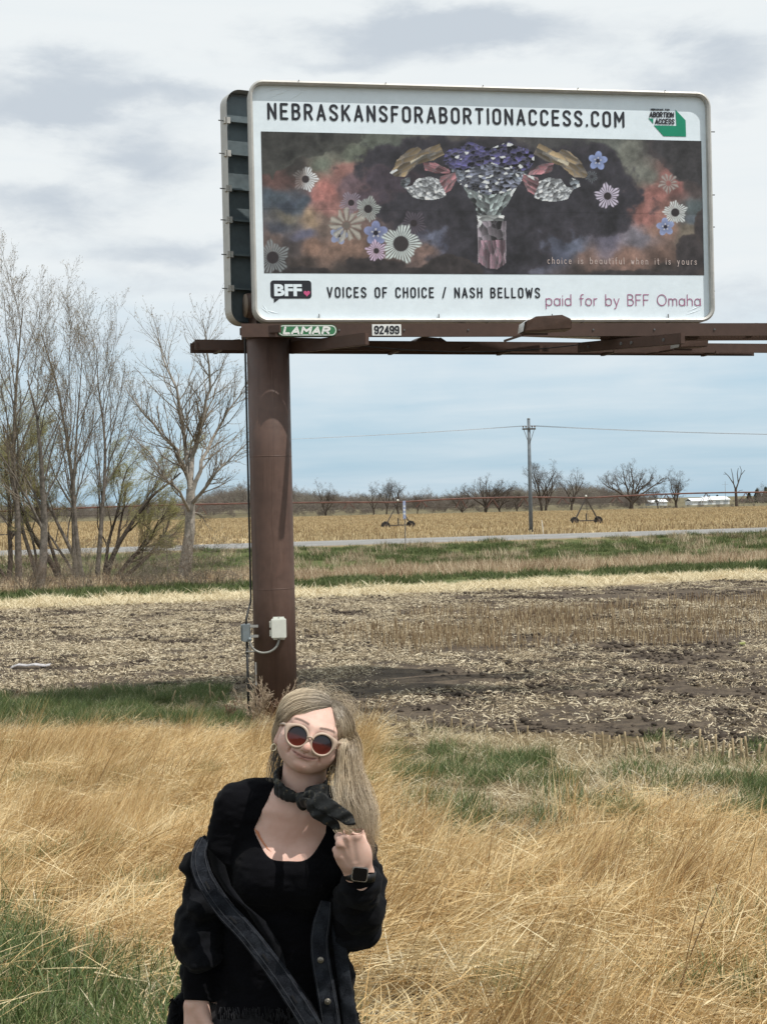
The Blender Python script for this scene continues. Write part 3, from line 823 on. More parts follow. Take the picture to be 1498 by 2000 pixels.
def build_near_trees():
    Y = 66.0
    near_tree(38, 1146, Y, 478, (.03, .0), 1, 'tall straight grey cottonwood leftmost of the left tree group', .20, 13, .72)
    near_tree(76, 1152, Y + 1, 640, (.16, .05), 2, 'grey cottonwood with a trunk leaning right beside the leftmost tall one', .24, 10, .9)
    near_tree(150, 1140, Y + 2, 520, (.02, .0), 3, 'tall slender tree whose twigs reach highest above the thicket', .17, 13, .75)
    near_tree(190, 1138, Y, 560, (.10, .05), 4, 'slender bare tree leaning right above the multi stemmed shrub', .15, 12, .8)
    near_tree(-110, 1150, Y, 540, (.12, .0), 5, 'bare tree at the left frame edge reaching its boughs in', .26, 12, 1.1)
    near_tree(165, 1142, Y - 2, 600, (-.12, 0), 16, 'thin bare tree tilting left out of the thicket', .14, 11, .8)
    # the forked tree beside the post
    Y = 64.0; px0, py0 = 358, 1133
    p0 = W(px0, py0, Y); zg = float(gz(p0.x, p0.y)); Y = Y * (CAM_Z - zg) / (CAM_Z - p0.z); p0 = W(px0, py0, Y); zg = float(gz(p0.x, p0.y))
    T = Tree(77); O = Vector((p0.x, p0.y, zg))
    def Q(px, py, dy=0): return W(px, py, Y + dy) - O
    P = poplar_params(9, 1.0)
    def path(pts, r0, r1, lvl, kids=8, Lk=(.22, .40), sub=1):
        s = []; pts = [Vector(q) for q in pts]
        for a, b in zip(pts, pts[1:]):
            for k in range(3): s.append(a.lerp(b, k / 3) + Vector((T.r.gauss(0, .03), T.r.gauss(0, .03), 0)))
        s.append(pts[-1]); rad = T.limb(s, r0, r1, min(lvl, 1))
        L = sum((b - a).length for a, b in zip(s, s[1:]))
        for i in range(kids):
            t = .22 + .76 * (i + T.r.random()) / kids; k = min(int(t * (len(s) - 1)), len(s) - 2)
            dd = (s[k + 1] - s[k]).normalized(); ax = Quaternion(dd, T.r.uniform(0, 6.28)) @ dd.orthogonal().normalized()
            T.grow(s[k], Quaternion(ax, T.r.uniform(.35, .85)) @ dd, L * T.r.uniform(*Lk) * (1.2 - .5 * t), max(rad[k] * .5, .012), 2, P)
    def path_kids(pts, r0, r1, kids=14): path(pts, r0, r1, 1, kids)
    T.limb([Q(356, 1150), Q(358, 1133), Q(366, 1080), Q(371, 1040), Q(372, 1000), Q(373, 955)], .36, .21, 0, 12)
    path_kids([Q(373, 960), Q(366, 925), Q(345, 880, -1), Q(310, 840, -1), Q(275, 800, -2), Q(245, 755, -2)], .15, .02, 24)
    path_kids([Q(373, 960), Q(366, 900, 1), Q(358, 830, 1), Q(345, 760, 1), Q(318, 700, 2), Q(308, 640, 2)], .15, .02, 24)
    path_kids([Q(372, 955), Q(376, 890, 1), Q(395, 830), Q(410, 760), Q(408, 690, -1), Q(395, 625, -1)], .16, .02, 24)
    path_kids([Q(376, 960), Q(395, 900), Q(425, 840, 2), Q(455, 790, 2), Q(490, 740, 2)], .13, .02, 22)
    path_kids([Q(374, 985), Q(400, 955, -1), Q(420, 925, -2), Q(455, 890, -2), Q(500, 850, -2)], .11, .02, 20)
    path_kids([Q(372, 1000), Q(350, 960, -2), Q(320, 930, -2), Q(290, 880, -2), Q(255, 850, -2)], .09, .02, 18)
    path_kids([Q(368, 1020, .3), Q(378, 1000, 2), Q(395, 1005, 2), Q(408, 1030, 2)], .06, .015, 8)
    finish_tree(T, 'cottonwood_tree', O, 'grey forked bare tree with leaning trunk standing just left of the billboard post', 'bare trees left of the billboard', BARKP, TWIG, .10, CATKIN, 77)
    # willows with first yellow-green leaves
    wil = lambda k, lf=.95: [dict(seg=9, wob=.10, up=.03, tip=.25, kids=k, **{'from': .3}),
           dict(seg=8, wob=.12, up=.04, tip=.2, kids=9, ang=(.3, .8), len=(.35, .6), thick=.6, wind=.02, **{'from': .2}),
           dict(seg=6, wob=.12, up=.05, tip=.3, kids=7, ang=(.2, .6), len=(.35, .6), thick=.55, wind=.05, **{'from': .15}),
           dict(seg=5, wob=.08, up=.03, tip=.6, kids=1, ang=(.15, .5), len=(.5, .9), thick=.6, leaf=lf * .9, nleaf=4, wind=.12, **{'from': .2})]
    near_tree(120, 1138, 67, 720, (-.14, 0), 21, 'willow with olive spring leaves low in the left tree group', .17, params=wil(7), leafm=BUD, name='willow_tree', trunk_m=BARKD, leafsz=.075, stems=2)
    near_tree(205, 1136, 66, 800, (.10, 0), 22, 'dark multi stemmed willow with yellow green tips in the middle of the thicket', .17, params=wil(7), leafm=BUD, name='willow_tree', trunk_m=BARKD, leafsz=.075, stems=3)
    near_tree(222, 1134, 64, 905, (.75, 0), 23, 'low dark willow sweeping right towards the small sign', .15, params=wil(8, .6), leafm=BUD, name='willow_tree', trunk_m=BARKD, leafsz=.07, stems=3)
    near_tree(20, 1145, 68, 830, (-.1, 0), 24, 'olive green willow at the left frame edge', .16, params=wil(8), leafm=BUD, name='willow_tree', trunk_m=BARKD, leafsz=.075, stems=2)
    near_tree(82, 1142, 66.5, 740, (.05, 0), 31, 'fine twigged willow with yellow buds between the two leftmost trunks', .13, params=wil(9), leafm=BUD, name='willow_tree', trunk_m=BARK, leafsz=.07, stems=2)
    near_tree(160, 1139, 67.5, 790, (.06, 0), 32, 'yellow budded willow standing in the densest part of the thicket', .13, params=wil(9), leafm=BUD, name='willow_tree', trunk_m=BARK, leafsz=.07, stems=2)
    # brush at the foot of the trees: one shrub each
    br = lambda: [dict(seg=6, wob=.18, up=.02, tip=.3, kids=9, **{'from': .1}),
          dict(seg=5, wob=.22, up=.0, tip=.4, kids=6, ang=(.4, 1.2), len=(.4, .8), thick=.55, **{'from': .1}),
          dict(seg=4, wob=.25, up=-.01, tip=.6, kids=0, ang=(.4, 1.2), len=(.4, .8), thick=.6, **{'from': .1})]
    lab = ['tangled grey brush at the foot of the leftmost trees', 'tangled grey brush under the willow thicket', 'dense brush between the thicket and the small sign',
           'grey brush behind the small square sign', 'pale tangled shoots left of the forked tree trunk', 'pale tangled shoots right of the forked tree trunk', 'low brush at the frame edge under the left trees', 'sparse brush just left of the billboard post']
    for i, (px, py, top, w) in enumerate([(90, 1148, 1060, 9), (185, 1142, 1040, 12), (262, 1136, 1055, 11), (318, 1132, 1050, 10), (348, 1132, 1030, 7), (395, 1130, 1025, 10), (15, 1146, 1060, 8), (440, 1126, 1075, 7)]):
        Y = 64 + (i % 3); p = W(px, py, Y); zg = float(gz(p.x, p.y)); H = (py - top) / FPX * Y; T = Tree(50 + i)
        for k in range(w): T.grow((T.r.uniform(-.9, .9), T.r.uniform(-.6, .6), -.1), (T.r.uniform(-.7, .7), T.r.uniform(-.5, .5), 1), H * T.r.uniform(.6, 1.1), .016, 0, br())
        T.twigs.v and None
        e = empty('shrub', (p.x, p.y, zg), lab[i], 'shrub', 'brush under the left trees')
        T.trunk.build('stem', TWIG, e, True); T.twigs.build('twig_mass', TWIG if i % 2 else TWIGR, e, True)['kind'] = 'stuff'


def oak_params(k=8):
    return [dict(seg=5, wob=.06, up=.02, tip=.75, kids=0, **{'from': .5}),
            dict(seg=7, wob=.16, up=.05, tip=.25, kids=k, ang=(.3, .9), len=(.6, .9), thick=.7, **{'from': .25}),
            dict(seg=6, wob=.18, up=.05, tip=.25, kids=6, ang=(.35, .95), len=(.4, .62), thick=.62, **{'from': .2}),
            dict(seg=4, wob=.2, up=.03, tip=.4, kids=6, ang=(.3, .9), len=(.4, .65), thick=.6, **{'from': .15}),
            dict(seg=3, wob=.22, up=.02, tip=.5, kids=4, ang=(.3, .9), len=(.45, .75), thick=.65, **{'from': .2}),
            dict(seg=2, wob=.22, up=.0, tip=.7, kids=0, ang=(.4, 1.0), len=(.5, .8), thick=.75, **{'from': .2})]


def far_tree_meshes(seed, H=10.0, spread=.7, limbs=5, r0=.32, fork=.2, twr=.03, dens=8):
    T = Tree(seed); R_ = T.r; P = oak_params(dens)
    pts, rad = T.grow((0, 0, -.2), (R_.uniform(-.12, .12), 0, 1), H * fork, r0, 0, [P[0]])
    top = pts[-1]
    for i in range(limbs):
        a = 6.283 * (i + R_.uniform(-.25, .25)) / limbs; sp_ = spread * R_.uniform(.35, 1.1)
        T.grow(top - Vector((0, 0, R_.uniform(0, H * fork * .35))), (math.cos(a) * sp_, math.sin(a) * sp_, 1), H * (1 - fork) * R_.uniform(.72, .98), r0 * .6, 1, P)
    # keep far twigs thick enough to be seen at their distance
    me1 = T.trunk.mesh('trunk', True); me2 = T.twigs.mesh('crown', True)
    return me1, me2


def build_far_trees():
    protos = []
    for i, (H, sp_, lb, r0, fk, d) in enumerate([(10, .62, 5, .36, .22, 7), (10, .52, 4, .30, .28, 6), (10, .80, 6, .42, .22, 7), (10, .46, 4, .28, .30, 6), (10, .68, 5, .38, .18, 7)]):
        protos.append(far_tree_meshes(500 + i, H, sp_, lb, r0, fk, dens=d))
    HT = [max(v.co.z for v in p_[1].vertices) for p_ in protos]
    def put(px, py, top, k, label, cat='tree', Y=None, mir=1, twig=TWIGN, wide=1.0, grp='bare trees beyond the far field'):
        Y = Y or 405
        p = W(px, py, Y); zg = float(gz(p.x, p.y)); H = (py - top) / FPX * Y
        e = empty('bare_tree', (p.x, p.y, zg - .3), label, cat, grp, rz=random.Random(int(px)).uniform(0, 6.28))
        s = H / HT[k]; e.scale = (s * wide * mir, s * wide, s)
        for nm_, me, mt in (('trunk', protos[k][0], BARKD), ('crown', protos[k][1], twig)):
            if not me.materials: me.materials.append(mt)
            o = col_obj(nm_, me, e)
            if me.materials[0] != mt:
                o.material_slots[0].link = 'OBJECT'; o.material_slots[0].material = mt
        return e
    for (px, py, top, k, lb, wd) in [
        (638, 1012, 930, 0, 'broad bare tree beyond the far field nearest the billboard post', 1.05),
        (730, 1010, 940, 1, 'thin bare tree left of the pair above the nearer sprinkler tower', .9),
        (755, 1010, 936, 3, 'bare tree directly above the nearer sprinkler tower', .9),
        (778, 1009, 930, 1, 'tallest bare tree just right of the nearer sprinkler tower', 1.1),
        (815, 1008, 960, 3, 'small reddish bare tree right of the sprinkler tower trees', 1.0),
        (903, 1003, 948, 4, 'low grey bare tree left of the large round one', 1.0),
        (948, 1004, 920, 2, 'large round bare tree midway between sprinkler tower and utility pole', .95),
        (976, 1003, 930, 4, 'round grey bare tree touching the large one on its right', .85),
        (1010, 1003, 942, 0, 'bushy pale bare tree just left of the utility pole', .9),
        (1058, 1003, 895, 3, 'tall narrow bare tree just right of the utility pole', .95),
        (1066, 1002, 908, 1, 'leaning bare tree second to the right of the utility pole', 1.1),
        (1116, 1002, 912, 1, 'forked bare tree above the farther sprinkler tower', 1.0),
        (1232, 999, 893, 2, 'largest spreading bare tree on the right half of the skyline', 1.0),
        (1322, 997, 907, 0, 'wide bare tree in front of the white farm roofs', 1.15),
        ]:
        put(px, py, top, k, lb, wide=wd, mir=-1 if k in (1,) and px > 900 else 1)
    put(1285, 1000, 950, 3, 'small leaning bare tree between the two big ones at the right', Y=420)
    # the dead tree with few branches at the right
    T = Tree(9); Y = 400; p = W(1437, 994, Y); zg = float(gz(p.x, p.y)); O = Vector((p.x, p.y, zg))
    def Q(px, py, dy=0): return W(px, py, Y + dy) - O
    T.limb([Q(1438, 996), Q(1437, 975), Q(1436, 955)], .45, .34, 0, 8)
    for pl, r_ in (([Q(1436, 957), Q(1432, 945), Q(1422, 930), Q(1414, 922)], .22), ([Q(1432, 945), Q(1430, 928), Q(1427, 915)], .14), ([Q(1436, 957), Q(1441, 943), Q(1446, 928), Q(1454, 918)], .24),
                   ([Q(1441, 943), Q(1439, 925), Q(1441, 914)], .16), ([Q(1446, 928), Q(1447, 918), Q(1444, 910)], .1), ([Q(1436, 965), Q(1444, 958), Q(1450, 957)], .08), ([Q(1422, 930), Q(1418, 926), Q(1412, 926)], .08)):
        T.limb(pl, r_, .06, 1, 5)
    e = empty('dead_tree', O, 'dead tree with a few stubby forked branches at the far right', 'tree', 'bare trees beyond the far field'); T.trunk.build('trunk', BARKD, e, True)
    # the wood behind: one mass of many bare trees
    r = np.random.default_rng(31); pts, sc = [], []
    def topline(px): return np.interp(px, [-300, 200, 380, 450, 520, 600, 700, 850, 950, 1060, 1160, 1240, 1300, 1420, 1500, 1800], [985, 985, 972, 955, 950, 962, 966, 970, 958, 950, 950, 958, 968, 975, 966, 950])
    for i in range(1500):
        Y = r.uniform(470, 760); px = r.uniform(-300, 1800); 
        if 1262 < px < 1440 and Y < 700: continue
        p = W(px, 1000, Y); hor = 984 - (px - 749) * .0227
        H = (hor + CAM_Z / Y * FPX - topline(px)) / FPX * Y * r.uniform(.6, .95)
        if H < 1.2: continue
        pts.append((p.x, Y, float(gz(p.x, Y)) - .3)); sc.append(H / 8.0)
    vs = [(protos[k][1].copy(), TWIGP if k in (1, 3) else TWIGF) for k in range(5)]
    scatter('far_wood', np.array(pts), scat_rot(len(pts), r, 0), np.array(sc), vs, 'grey band of bare woodland along the horizon')
    r = np.random.default_rng(32); pts, sc = [], []
    for i in range(420):
        Y = r.uniform(404, 470); px = r.uniform(-300, 1800); p = W(px, 1000, Y); h = r.uniform(1.5, 4.2) * (.45 + 1.0 * float(vnoise(px, 0, 0, 60, 5)))
        if 1250 < px < 1480: h *= .3
        if 560 > px > 380: h *= 1.2
        pts.append((p.x, Y, float(gz(p.x, Y)) - .4)); sc.append(h / 6)
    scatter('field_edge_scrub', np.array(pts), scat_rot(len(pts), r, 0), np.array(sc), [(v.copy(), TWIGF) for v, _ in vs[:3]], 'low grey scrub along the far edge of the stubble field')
    # dark conifers by the farm at the right edge
    fol = attr_mat('conifer_needles', [(0, (.012, .022, .012)), (1, (.035, .055, .028))], .8, 0)
    def conifer(seed, H):
        rr = np.random.default_rng(seed); n = 700; t = rr.uniform(.08, 1, n); a = rr.uniform(0, 6.28, n)
        rad = (1 - t) ** .75 * H * .34 * rr.uniform(.55, 1.1, n)
        c = np.stack([np.cos(a) * rad, np.sin(a) * rad, t * H], -1)
        V = (c[:, None, :] + rr.normal(0, H * .045, (n, 3, 3))).reshape(-1, 3); F = np.arange(n * 3).reshape(-1, 3)
        me = np_mesh('crown', V, F, False); vattr(me, 'tint', np.repeat(rr.uniform(0, 1, n), 3)); return me
    for i, (px, py, top, lb) in enumerate([(1478, 972, 948, 'dark conifer in the farm windbreak nearest the right frame edge'), (1462, 973, 955, 'dark conifer second from the right edge by the farm'), (1495, 971, 944, 'dark conifer cut by the right frame edge'),
                                       (1385, 975, 962, 'low dark conifer between the white farm roofs'), (1400, 975, 961, 'low dark conifer right of the farm roofs')]):
        Y = 640; p = W(px, py, Y); H = (py - top) / FPX * Y + 1.0
        e = empty('conifer_tree', (p.x, Y, float(gz(p.x, Y)) - .2), lb, 'tree', 'conifers round the farm')
        k = MB(); k.tube([(0, 0, 0), (0, 0, H * .5), (0, 0, H * .9)], [.2, .14, .04], 6); k.build('trunk', BARKD, e, True)
        col_obj('crown', conifer(i, H), e, fol)


build_near_trees(); build_far_trees()

# ------------------------------------------------------------------ things beyond the field
def ground_at(px, py, Y):
    for _ in range(14):
        p = W(px, py, Y); zg = float(gz(p.x, p.y)); Y *= max(.8, min(1.25, (CAM_Z - zg) / max(.05, (CAM_Z - p.z))))
    p = W(px, py, Y); return Vector((p.x, p.y, float(gz(p.x, p.y))))


def build_utility():
    wood = mat('weathered_pole_wood', (.155, .175, .19), .9, var=.2, scale=2, bump=.5, bscale=20)
    dark = mat('dark_crossarm_wood', (.10, .085, .07), .9, var=.2)
    iron = mat('grey_line_hardware', (.18, .18, .18), .5, .5)
    porc = mat('porcelain_insulator', (.16, .10, .07), .25, var=.1, spec=.6)
    wirem = mat('aluminium_wire', (.25, .26, .27), .5, .6)
    v = 128.5
    p = W(1037, 1046, 140); x = p.x * .93; y = v + SLANT * x
    b = Vector((x, y, float(gz(x, y))))
    Y = y; top = W(1037 - 6, 819, Y).z - b.z
    x = W(1037, 1046, Y).x; b.x = x
    e = empty('utility_pole', b, 'grey wooden utility pole with crossarm standing beyond the highway', 'utility pole')
    lx = -.02
    k = MB(); k.tube([(0, 0, -.3), (0, 0, top * .5), (0, 0, top)], [.19, .165, .13], 14); k.build('pole', wood, e, True)
    ca = top - (842 - 819) / FPX * Y
    ca = W(1032, 838, Y).z - b.z
    k = MB(); k.box((-.60, -.20, ca - .07), (.60, -.08, ca + .07)); k.build('crossarm', dark, e, bevel=.008)
    k = MB(); k.beam((-.46, -.19, ca - .06), (-.06, -.16, ca - 1.25), .03, .05); k.build('brace', iron, e)
    k = MB(); k.beam((.46, -.19, ca - .06), (.06, -.16, ca - 1.25), .03, .05); k.build('brace', iron, e)
    ins = [-.52, -.27, .27, .52]
    for q in ins:
        k = MB(); k.tube([(q, -.14, ca + .07), (q, -.14, ca + .14), (q, -.14, ca + .15), (q, -.14, ca + .22), (q, -.14, ca + .26), (q, -.14, ca + .30)], [.02, .02, .07, .075, .05, .06], 10); k.build('insulator', porc, e, True)
    k = MB(); k.tube([(0, 0, top), (0, 0, top + .10)], [.14, .12], 10); k.build('pole_cap', iron, e, True)
    # wires run along the road to the next poles, outside the picture on both sides
    wd = [('upper far side power wire strung over the highway', -.52), ('second power wire from the left pole pin', -.27), ('third power wire from the left pole pin', .27), ('near side power wire on the right end pin', .52)]
    for (lb, q) in wd:
        k = MB(); o = b + Vector((q, -.14, ca + .30))
        for sgn in (-1, 1):
            span = 78; end = o + Vector((sgn * span, sgn * span * SLANT * .8, -.25)); pts = []
            for i in range(17):
                t = i / 16; pt = o.lerp(end, t); pt.z -= 4 * 1.15 * t * (1 - t); pts.append(pt)
            k.tube(pts, .011, 4)
        c = k.build('power_line', wirem, None, True); tag(c, lb, 'power line', 'wires on the utility pole')
    for sgn, lb in ((-1, 'next utility pole along the highway hidden behind the left trees'), (1, 'next utility pole along the highway beyond the right frame edge')):
        loc = b + Vector((sgn * 78, sgn * 78 * SLANT * .8, 0)); loc.z = float(gz(loc.x, loc.y)); copy_tree(e, loc=loc, label=lb)


def build_pivot():
    """centre pivot irrigation machine: one long thing"""
    rust = mat('rusty_red_pipe', (.15, .075, .060), .7, .2, var=.3, scale=1.5, dirt=(.10, .05, .03))
    dk = mat('dark_galvanised_steel', (.085, .075, .068), .7, .4, var=.2)
    tyre = mat('tractor_tyre', (.022, .02, .018), .9); mud = mat('muddy_wheel_rim', (.12, .09, .065), .8)
    towers = [(778, 1034, 980), (1145, 1025, 975)]
    P = []
    for px, py, top in towers:
        P.append(ground_at(px, py, 190))
    d = (P[1] - P[0]); span = d.length; d = d.normalized()
    e = empty('irrigation_sprinkler', P[0], 'red pipe centre pivot irrigation machine on wheeled towers in the far field', 'sprinkler')
    Zp = 3.55
    nodes = [P[0] + d * span * k for k in (-3.2, -2.05, 0, 1, 2.3, 3.4)]
    zs = []
    side = Vector((-d.y, d.x, 0))
    def loc(v): return v - P[0]
    def tower(c, nm='tower'):
        t = empty_child = bpy.data.objects.new(nm, None); COL.objects.link(t); t.parent = e
        k = MB(); g = loc(Vector((c.x, c.y, float(gz(c.x, c.y))))); top = g + Vector((0, 0, Zp))
        # the drive base lies across the pipe; from the camera it is seen nearly side-on
        bl = (side * .25 + d * .97).normalized(); hw = 1.75
        A = g + bl * -hw + Vector((0, 0, .55)); B = g + bl * hw + Vector((0, 0, .55))
        k.beam(A, B, .14, .14)
        for o_ in (-.25, .25):
            k.beam(A + side * o_, top + side * o_ * .3, .09, .09); k.beam(B + side * o_, top + side * o_ * .3, .09, .09)
        k.beam(g + Vector((0, 0, .6)), g + Vector((0, 0, 1.5)), .16, .16)
        k.beam(g + bl * .35 + Vector((0, 0, .6)), top - bl * .05, .035, .035); k.beam(g - bl * -.1 + Vector((0, 0, .6)), top - bl * .02, .03, .03)
        k.beam(A.lerp(top, .55), B.lerp(top, .55), .04, .04)
        fr = k.build('tower_frame', dk, e)
        for q in (A, B):
            k = MB(); n = 18; cc = q - Vector((0, 0, .05))
            ax = bl.cross(Vector((0, 0, 1))).normalized()
            wv = []
            for (ro, w) in ((.52, -.16), (.60, -.10), (.60, .10), (.52, .16)):
                for j in range(n):
                    a = 6.283 * j / n; rr = ro * (1.05 if j % 2 else .97); wv.append(cc + bl * math.cos(a) * rr + Vector((0, 0, 1)) * math.sin(a) * rr + ax * w)
            fs = [(r_ * n + j, r_ * n + (j + 1) % n, (r_ + 1) * n + (j + 1) % n, (r_ + 1) * n + j) for r_ in range(3) for j in range(n)] + [tuple(range(n))[::-1], tuple(range(3 * n, 4 * n))]
            k.add(wv, fs); wh = k.build('wheel', tyre, e)
            k = MB(); k.tube([cc - ax * .17, cc + ax * .17], .28, 12); k.build('rim', mud, wh)
        k = MB(); k.tube([top + Vector((0, 0, .12)), top + Vector((0, 0, .2)), top + Vector((0, 0, .36)), top + Vector((0, 0, .42))], [.1, .16, .14, .04], 10); k.build('control_box', MATS.get('pale_cap') or mat('pale_cap', (.6, .6, .56), .5), e, True)
        bpy.data.objects.remove(t)
        return top
    tops = []
    for i, c in enumerate(nodes):
        c2 = Vector((c.x, c.y, float(gz(c.x, c.y))))
        tops.append(tower(c2))
    pipe = MB(); truss = MB(); arcs = MB()
    for a, b in zip(tops, tops[1:]):
        N_ = 24; pp = []
        for j in range(N_ + 1):
            t = j / N_; q = a.lerp(b, t); q = q + Vector((0, 0, 1.15 * 4 * t * (1 - t) * .28)); pp.append(q)
        pipe.tube(pp, .10, 8)
        # V trusses hung beneath with a rod below
        for j in (3, 8, 12, 16, 21):
            q = pp[j]; h = .55 + .75 * math.sin(math.pi * j / N_)
            lowc = q - Vector((0, 0, h))
            for s_ in (-1, 1):
                truss.beam(q, lowc + side * .6 * s_ + d * .75, .05, .05); truss.beam(q, lowc + side * .6 * s_ - d * .75, .05, .05)
            truss.beam(lowc + side * .6 + d * .75, lowc - side * .6 + d * .75, .04, .04)
        for s_ in (-1, 1):
            rod = [a + Vector((0, 0, -.5))] + [pp[j] - Vector((0, 0, .55 + .75 * math.sin(math.pi * j / N_))) + side * .6 * s_ for j in (3, 8, 12, 16, 21)] + [b + Vector((0, 0, -.5))]
            arcs.tube(rod, .022, 4)
    pipe.build('pipe', rust, e, True); truss.build('truss', rust, e); arcs.build('truss_rod', dk, e)


def build_farm():
    white = mat('white_metal_siding', (.78, .80, .80), .5, var=.05, scale=.3)
    roof = mat('white_metal_roof', (.82, .84, .85), .4, var=.05, scale=.3)
    grey = mat('grey_shed_siding', (.42, .45, .46), .6)
    dark = mat('dark_opening', (.05, .05, .05), .7)
    def shed(px0, px1, py, ptop, Y, deep, label, mt=white, doors=2):
        a = W(px0, py, Y); b = W(px1, py, Y); z = float(gz(a.x, Y)); w = b.x - a.x; H = (py - ptop) / FPX * Y
        e = empty('farm_shed', ((a.x + b.x) / 2, Y, z), label, 'shed', 'white farm sheds')
        hw = w / 2; eave = H * .62
        k = MB(); k.box((-hw, 0, 0), (hw, deep, eave)); k.build('wall', mt, e)
        k = MB(); o = .35
        k.prism([(-hw - o, 0), (hw + o, 0), (hw + o, .15), (-hw - o, .15)], (0, -o, eave), Vector((1, 0, 0)), Vector((0, deep / 2 + o, H - eave)).normalized(), Vector((0, -(H - eave), deep / 2 + o)).normalized(), 0, .1)
        sl = math.hypot(deep / 2 + o, H - eave)
        k = MB()
        k.add([(-hw - o, -o, eave - .1), (hw + o, -o, eave - .1), (hw + o, deep / 2, H), (-hw - o, deep / 2, H), (-hw - o, deep + o, eave - .1), (hw + o, deep + o, eave - .1),
               (-hw - o, -o, eave + .05), (hw + o, -o, eave + .05), (hw + o, deep / 2, H + .15), (-hw - o, deep / 2, H + .15), (-hw - o, deep + o, eave + .05), (hw + o, deep + o, eave + .05)],
              [(0, 1, 2, 3), (3, 2, 5, 4), (9, 8, 7, 6), (10, 11, 8, 9), (0, 6, 7, 1), (4, 5, 11, 10), (0, 3, 9, 6), (3, 4, 10, 9), (1, 7, 8, 2), (2, 8, 11, 5)])
        k.build('roof', roof, e)
        for i in range(doors):
            cx = -hw + w * (i + .5) / doors
            k = MB(); k.box((cx - w * .09, -.08, 0), (cx + w * .09, -.003, eave * .75)); k.build('door', grey, e)
    shed(1351, 1379, 974, 961, 600, 14, 'white farm shed behind the wide bare tree', doors=1)
    shed(1378, 1424, 974, 959, 615, 16, 'long white roofed farm shed nearest the dead tree', doors=3)
    shed(1288, 1302, 974, 962, 620, 12, 'small white farm shed farthest left on the skyline', doors=1)
    shed(8, 34, 1004, 994, 560, 14, 'low white roofed building far behind the left trees', doors=1)
    shed(1268, 1284, 978, 968, 640, 10, 'grey shed left of the wide bare tree', grey, 1)
    # mast
    p = W(1416, 974, 610); k = MB(); k.tube([(0, 0, 0), (0, 0, 9.5)], [.12, .07], 6); k.beam((-1.3, 0, 8.2), (1.3, 0, 8.2), .08, .08)
    o = k.build('radio_mast', mat('mast_grey', (.3, .32, .34), .6)); o.location = (p.x, 610, float(gz(p.x, 610))); tag(o, 'thin grey mast with a short crossbar above the farm sheds', 'mast')


def build_small_far():
    steel = mat('galvanised_post', (.20, .19, .18), .6, .4)
    blue = mat('blue_sign_face', (.30, .34, .50), .6, var=.2, scale=6)
    g = ground_at(792, 1063, 104); Y = g.y
    e = empty('marker_sign', g, 'narrow blue sign seen nearly edge on before the highway', 'sign')
    H = W(790, 978, Y).z - g.z
    k = MB(); k.tube([(0, 0, -.1), (0, 0, H * .62)], .035, 8); k.build('post', steel, e)
    k = MB(); k.frame_box((-.03, 0, H * .80), Vector((.94, .34, 0)), Vector((-.34, .94, 0)), Vector((0, 0, 1)), .10, .015, H * .2); k.build('panel', blue, e)
    k = MB()
    for zz in (.88, .80, .72): k.frame_box((-.03 + .006, -.016, H * zz), Vector((.94, .34, 0)), Vector((-.34, .94, 0)), Vector((0, 0, 1)), .09, .004, H * .018)
    k.build('panel_band', mat('white_sign_film', (.6, .62, .66), .6), e)
    # white marker stake near the pole
    b = W(1061, 1046, 128); Y = 126 + .3 * b.x; b = W(1061, 1046, Y); g = Vector((b.x, Y, float(gz(b.x, Y))))
    k = MB(); k.tube([(0, 0, -.1), (-.06, 0, .65), (-.13, 0, 1.25)], [.035, .035, .03], 8); o = k.build('marker_stake', mat('white_plastic_stake', (.75, .73, .66), .6)); o.location = g
    tag(o, 'thin white marker stake leaning just right of the utility pole', 'stake')
    # the small weathered sign by the forked tree
    wd = mat('weathered_sign_board', (.16, .15, .125), .85, var=.35, scale=9, dirt=(.07, .065, .055))
    g = ground_at(327, 1128, 60); Y = g.y
    sc_ = Y / FPX
    e = empty('weathered_sign', g, 'small square weathered board on a thin post left of the forked tree', 'sign')
    zc = W(327, 1057, Y).z - g.z; w = 13 * sc_
    k = MB(); k.frame_box((0, -.03, zc), Vector((.97, .24, 0)), Vector((-.24, .97, 0)), Vector((0, 0, 1)), w, .02, 13 * sc_); k.build('board', wd, e, bevel=.006)
    k = MB(); k.tube([(.03, .03, -.1), (.0, .03, zc + .1)], .028, 8); k.build('post', steel, e)
    # pale plastic strip lying in the field at the left
    g = ground_at(65, 1305, 33); s = g.y / FPX
    k = MB(); pts = [(-42 * s, 0, .03), (-30 * s, .05, .08), (-12 * s, .02, .06), (5 * s, -.04, .09), (22 * s, .03, .05), (34 * s, .02, .07)]
    for a, b_ in zip(pts, pts[1:]):
        k.add([(a[0], a[1] - .07, a[2]), (b_[0], b_[1] - .07, b_[2]), (b_[0], b_[1] + .07, b_[2] + .02), (a[0], a[1] + .07, a[2] + .02), (a[0], a[1] - .07, a[2] - .02), (b_[0], b_[1] - .07, b_[2] - .02), (b_[0], b_[1] + .07, b_[2]), (a[0], a[1] + .07, a[2])],
              [(0, 1, 2, 3), (7, 6, 5, 4), (0, 4, 5, 1), (3, 2, 6, 7)])
    o = k.build('plastic_scrap', mat('torn_grey_plastic', (.48, .46, .46), .6, var=.3, scale=4, dirt=(.15, .12, .1))); o.location = g; tag(o, 'torn pale plastic strip lying in the tilled field at the left', 'scrap')
    g = ground_at(1449, 1262, 40)
    k = MB(); k.frame_box((0, 0, .06), Vector((1, 0, .1)).normalized(), Vector((0, 1, 0)), Vector((-.1, 0, 1)).normalized(), .09, .06, .03); o = k.build('yellow_bag', mat('yellow_plastic', (.48, .50, .20), .6, var=.2), bevel=.03); o.location = g
    tag(o, 'small yellow green plastic bag among the stubble at the right', 'bag')


build_utility(); build_pivot(); build_farm(); build_small_far()

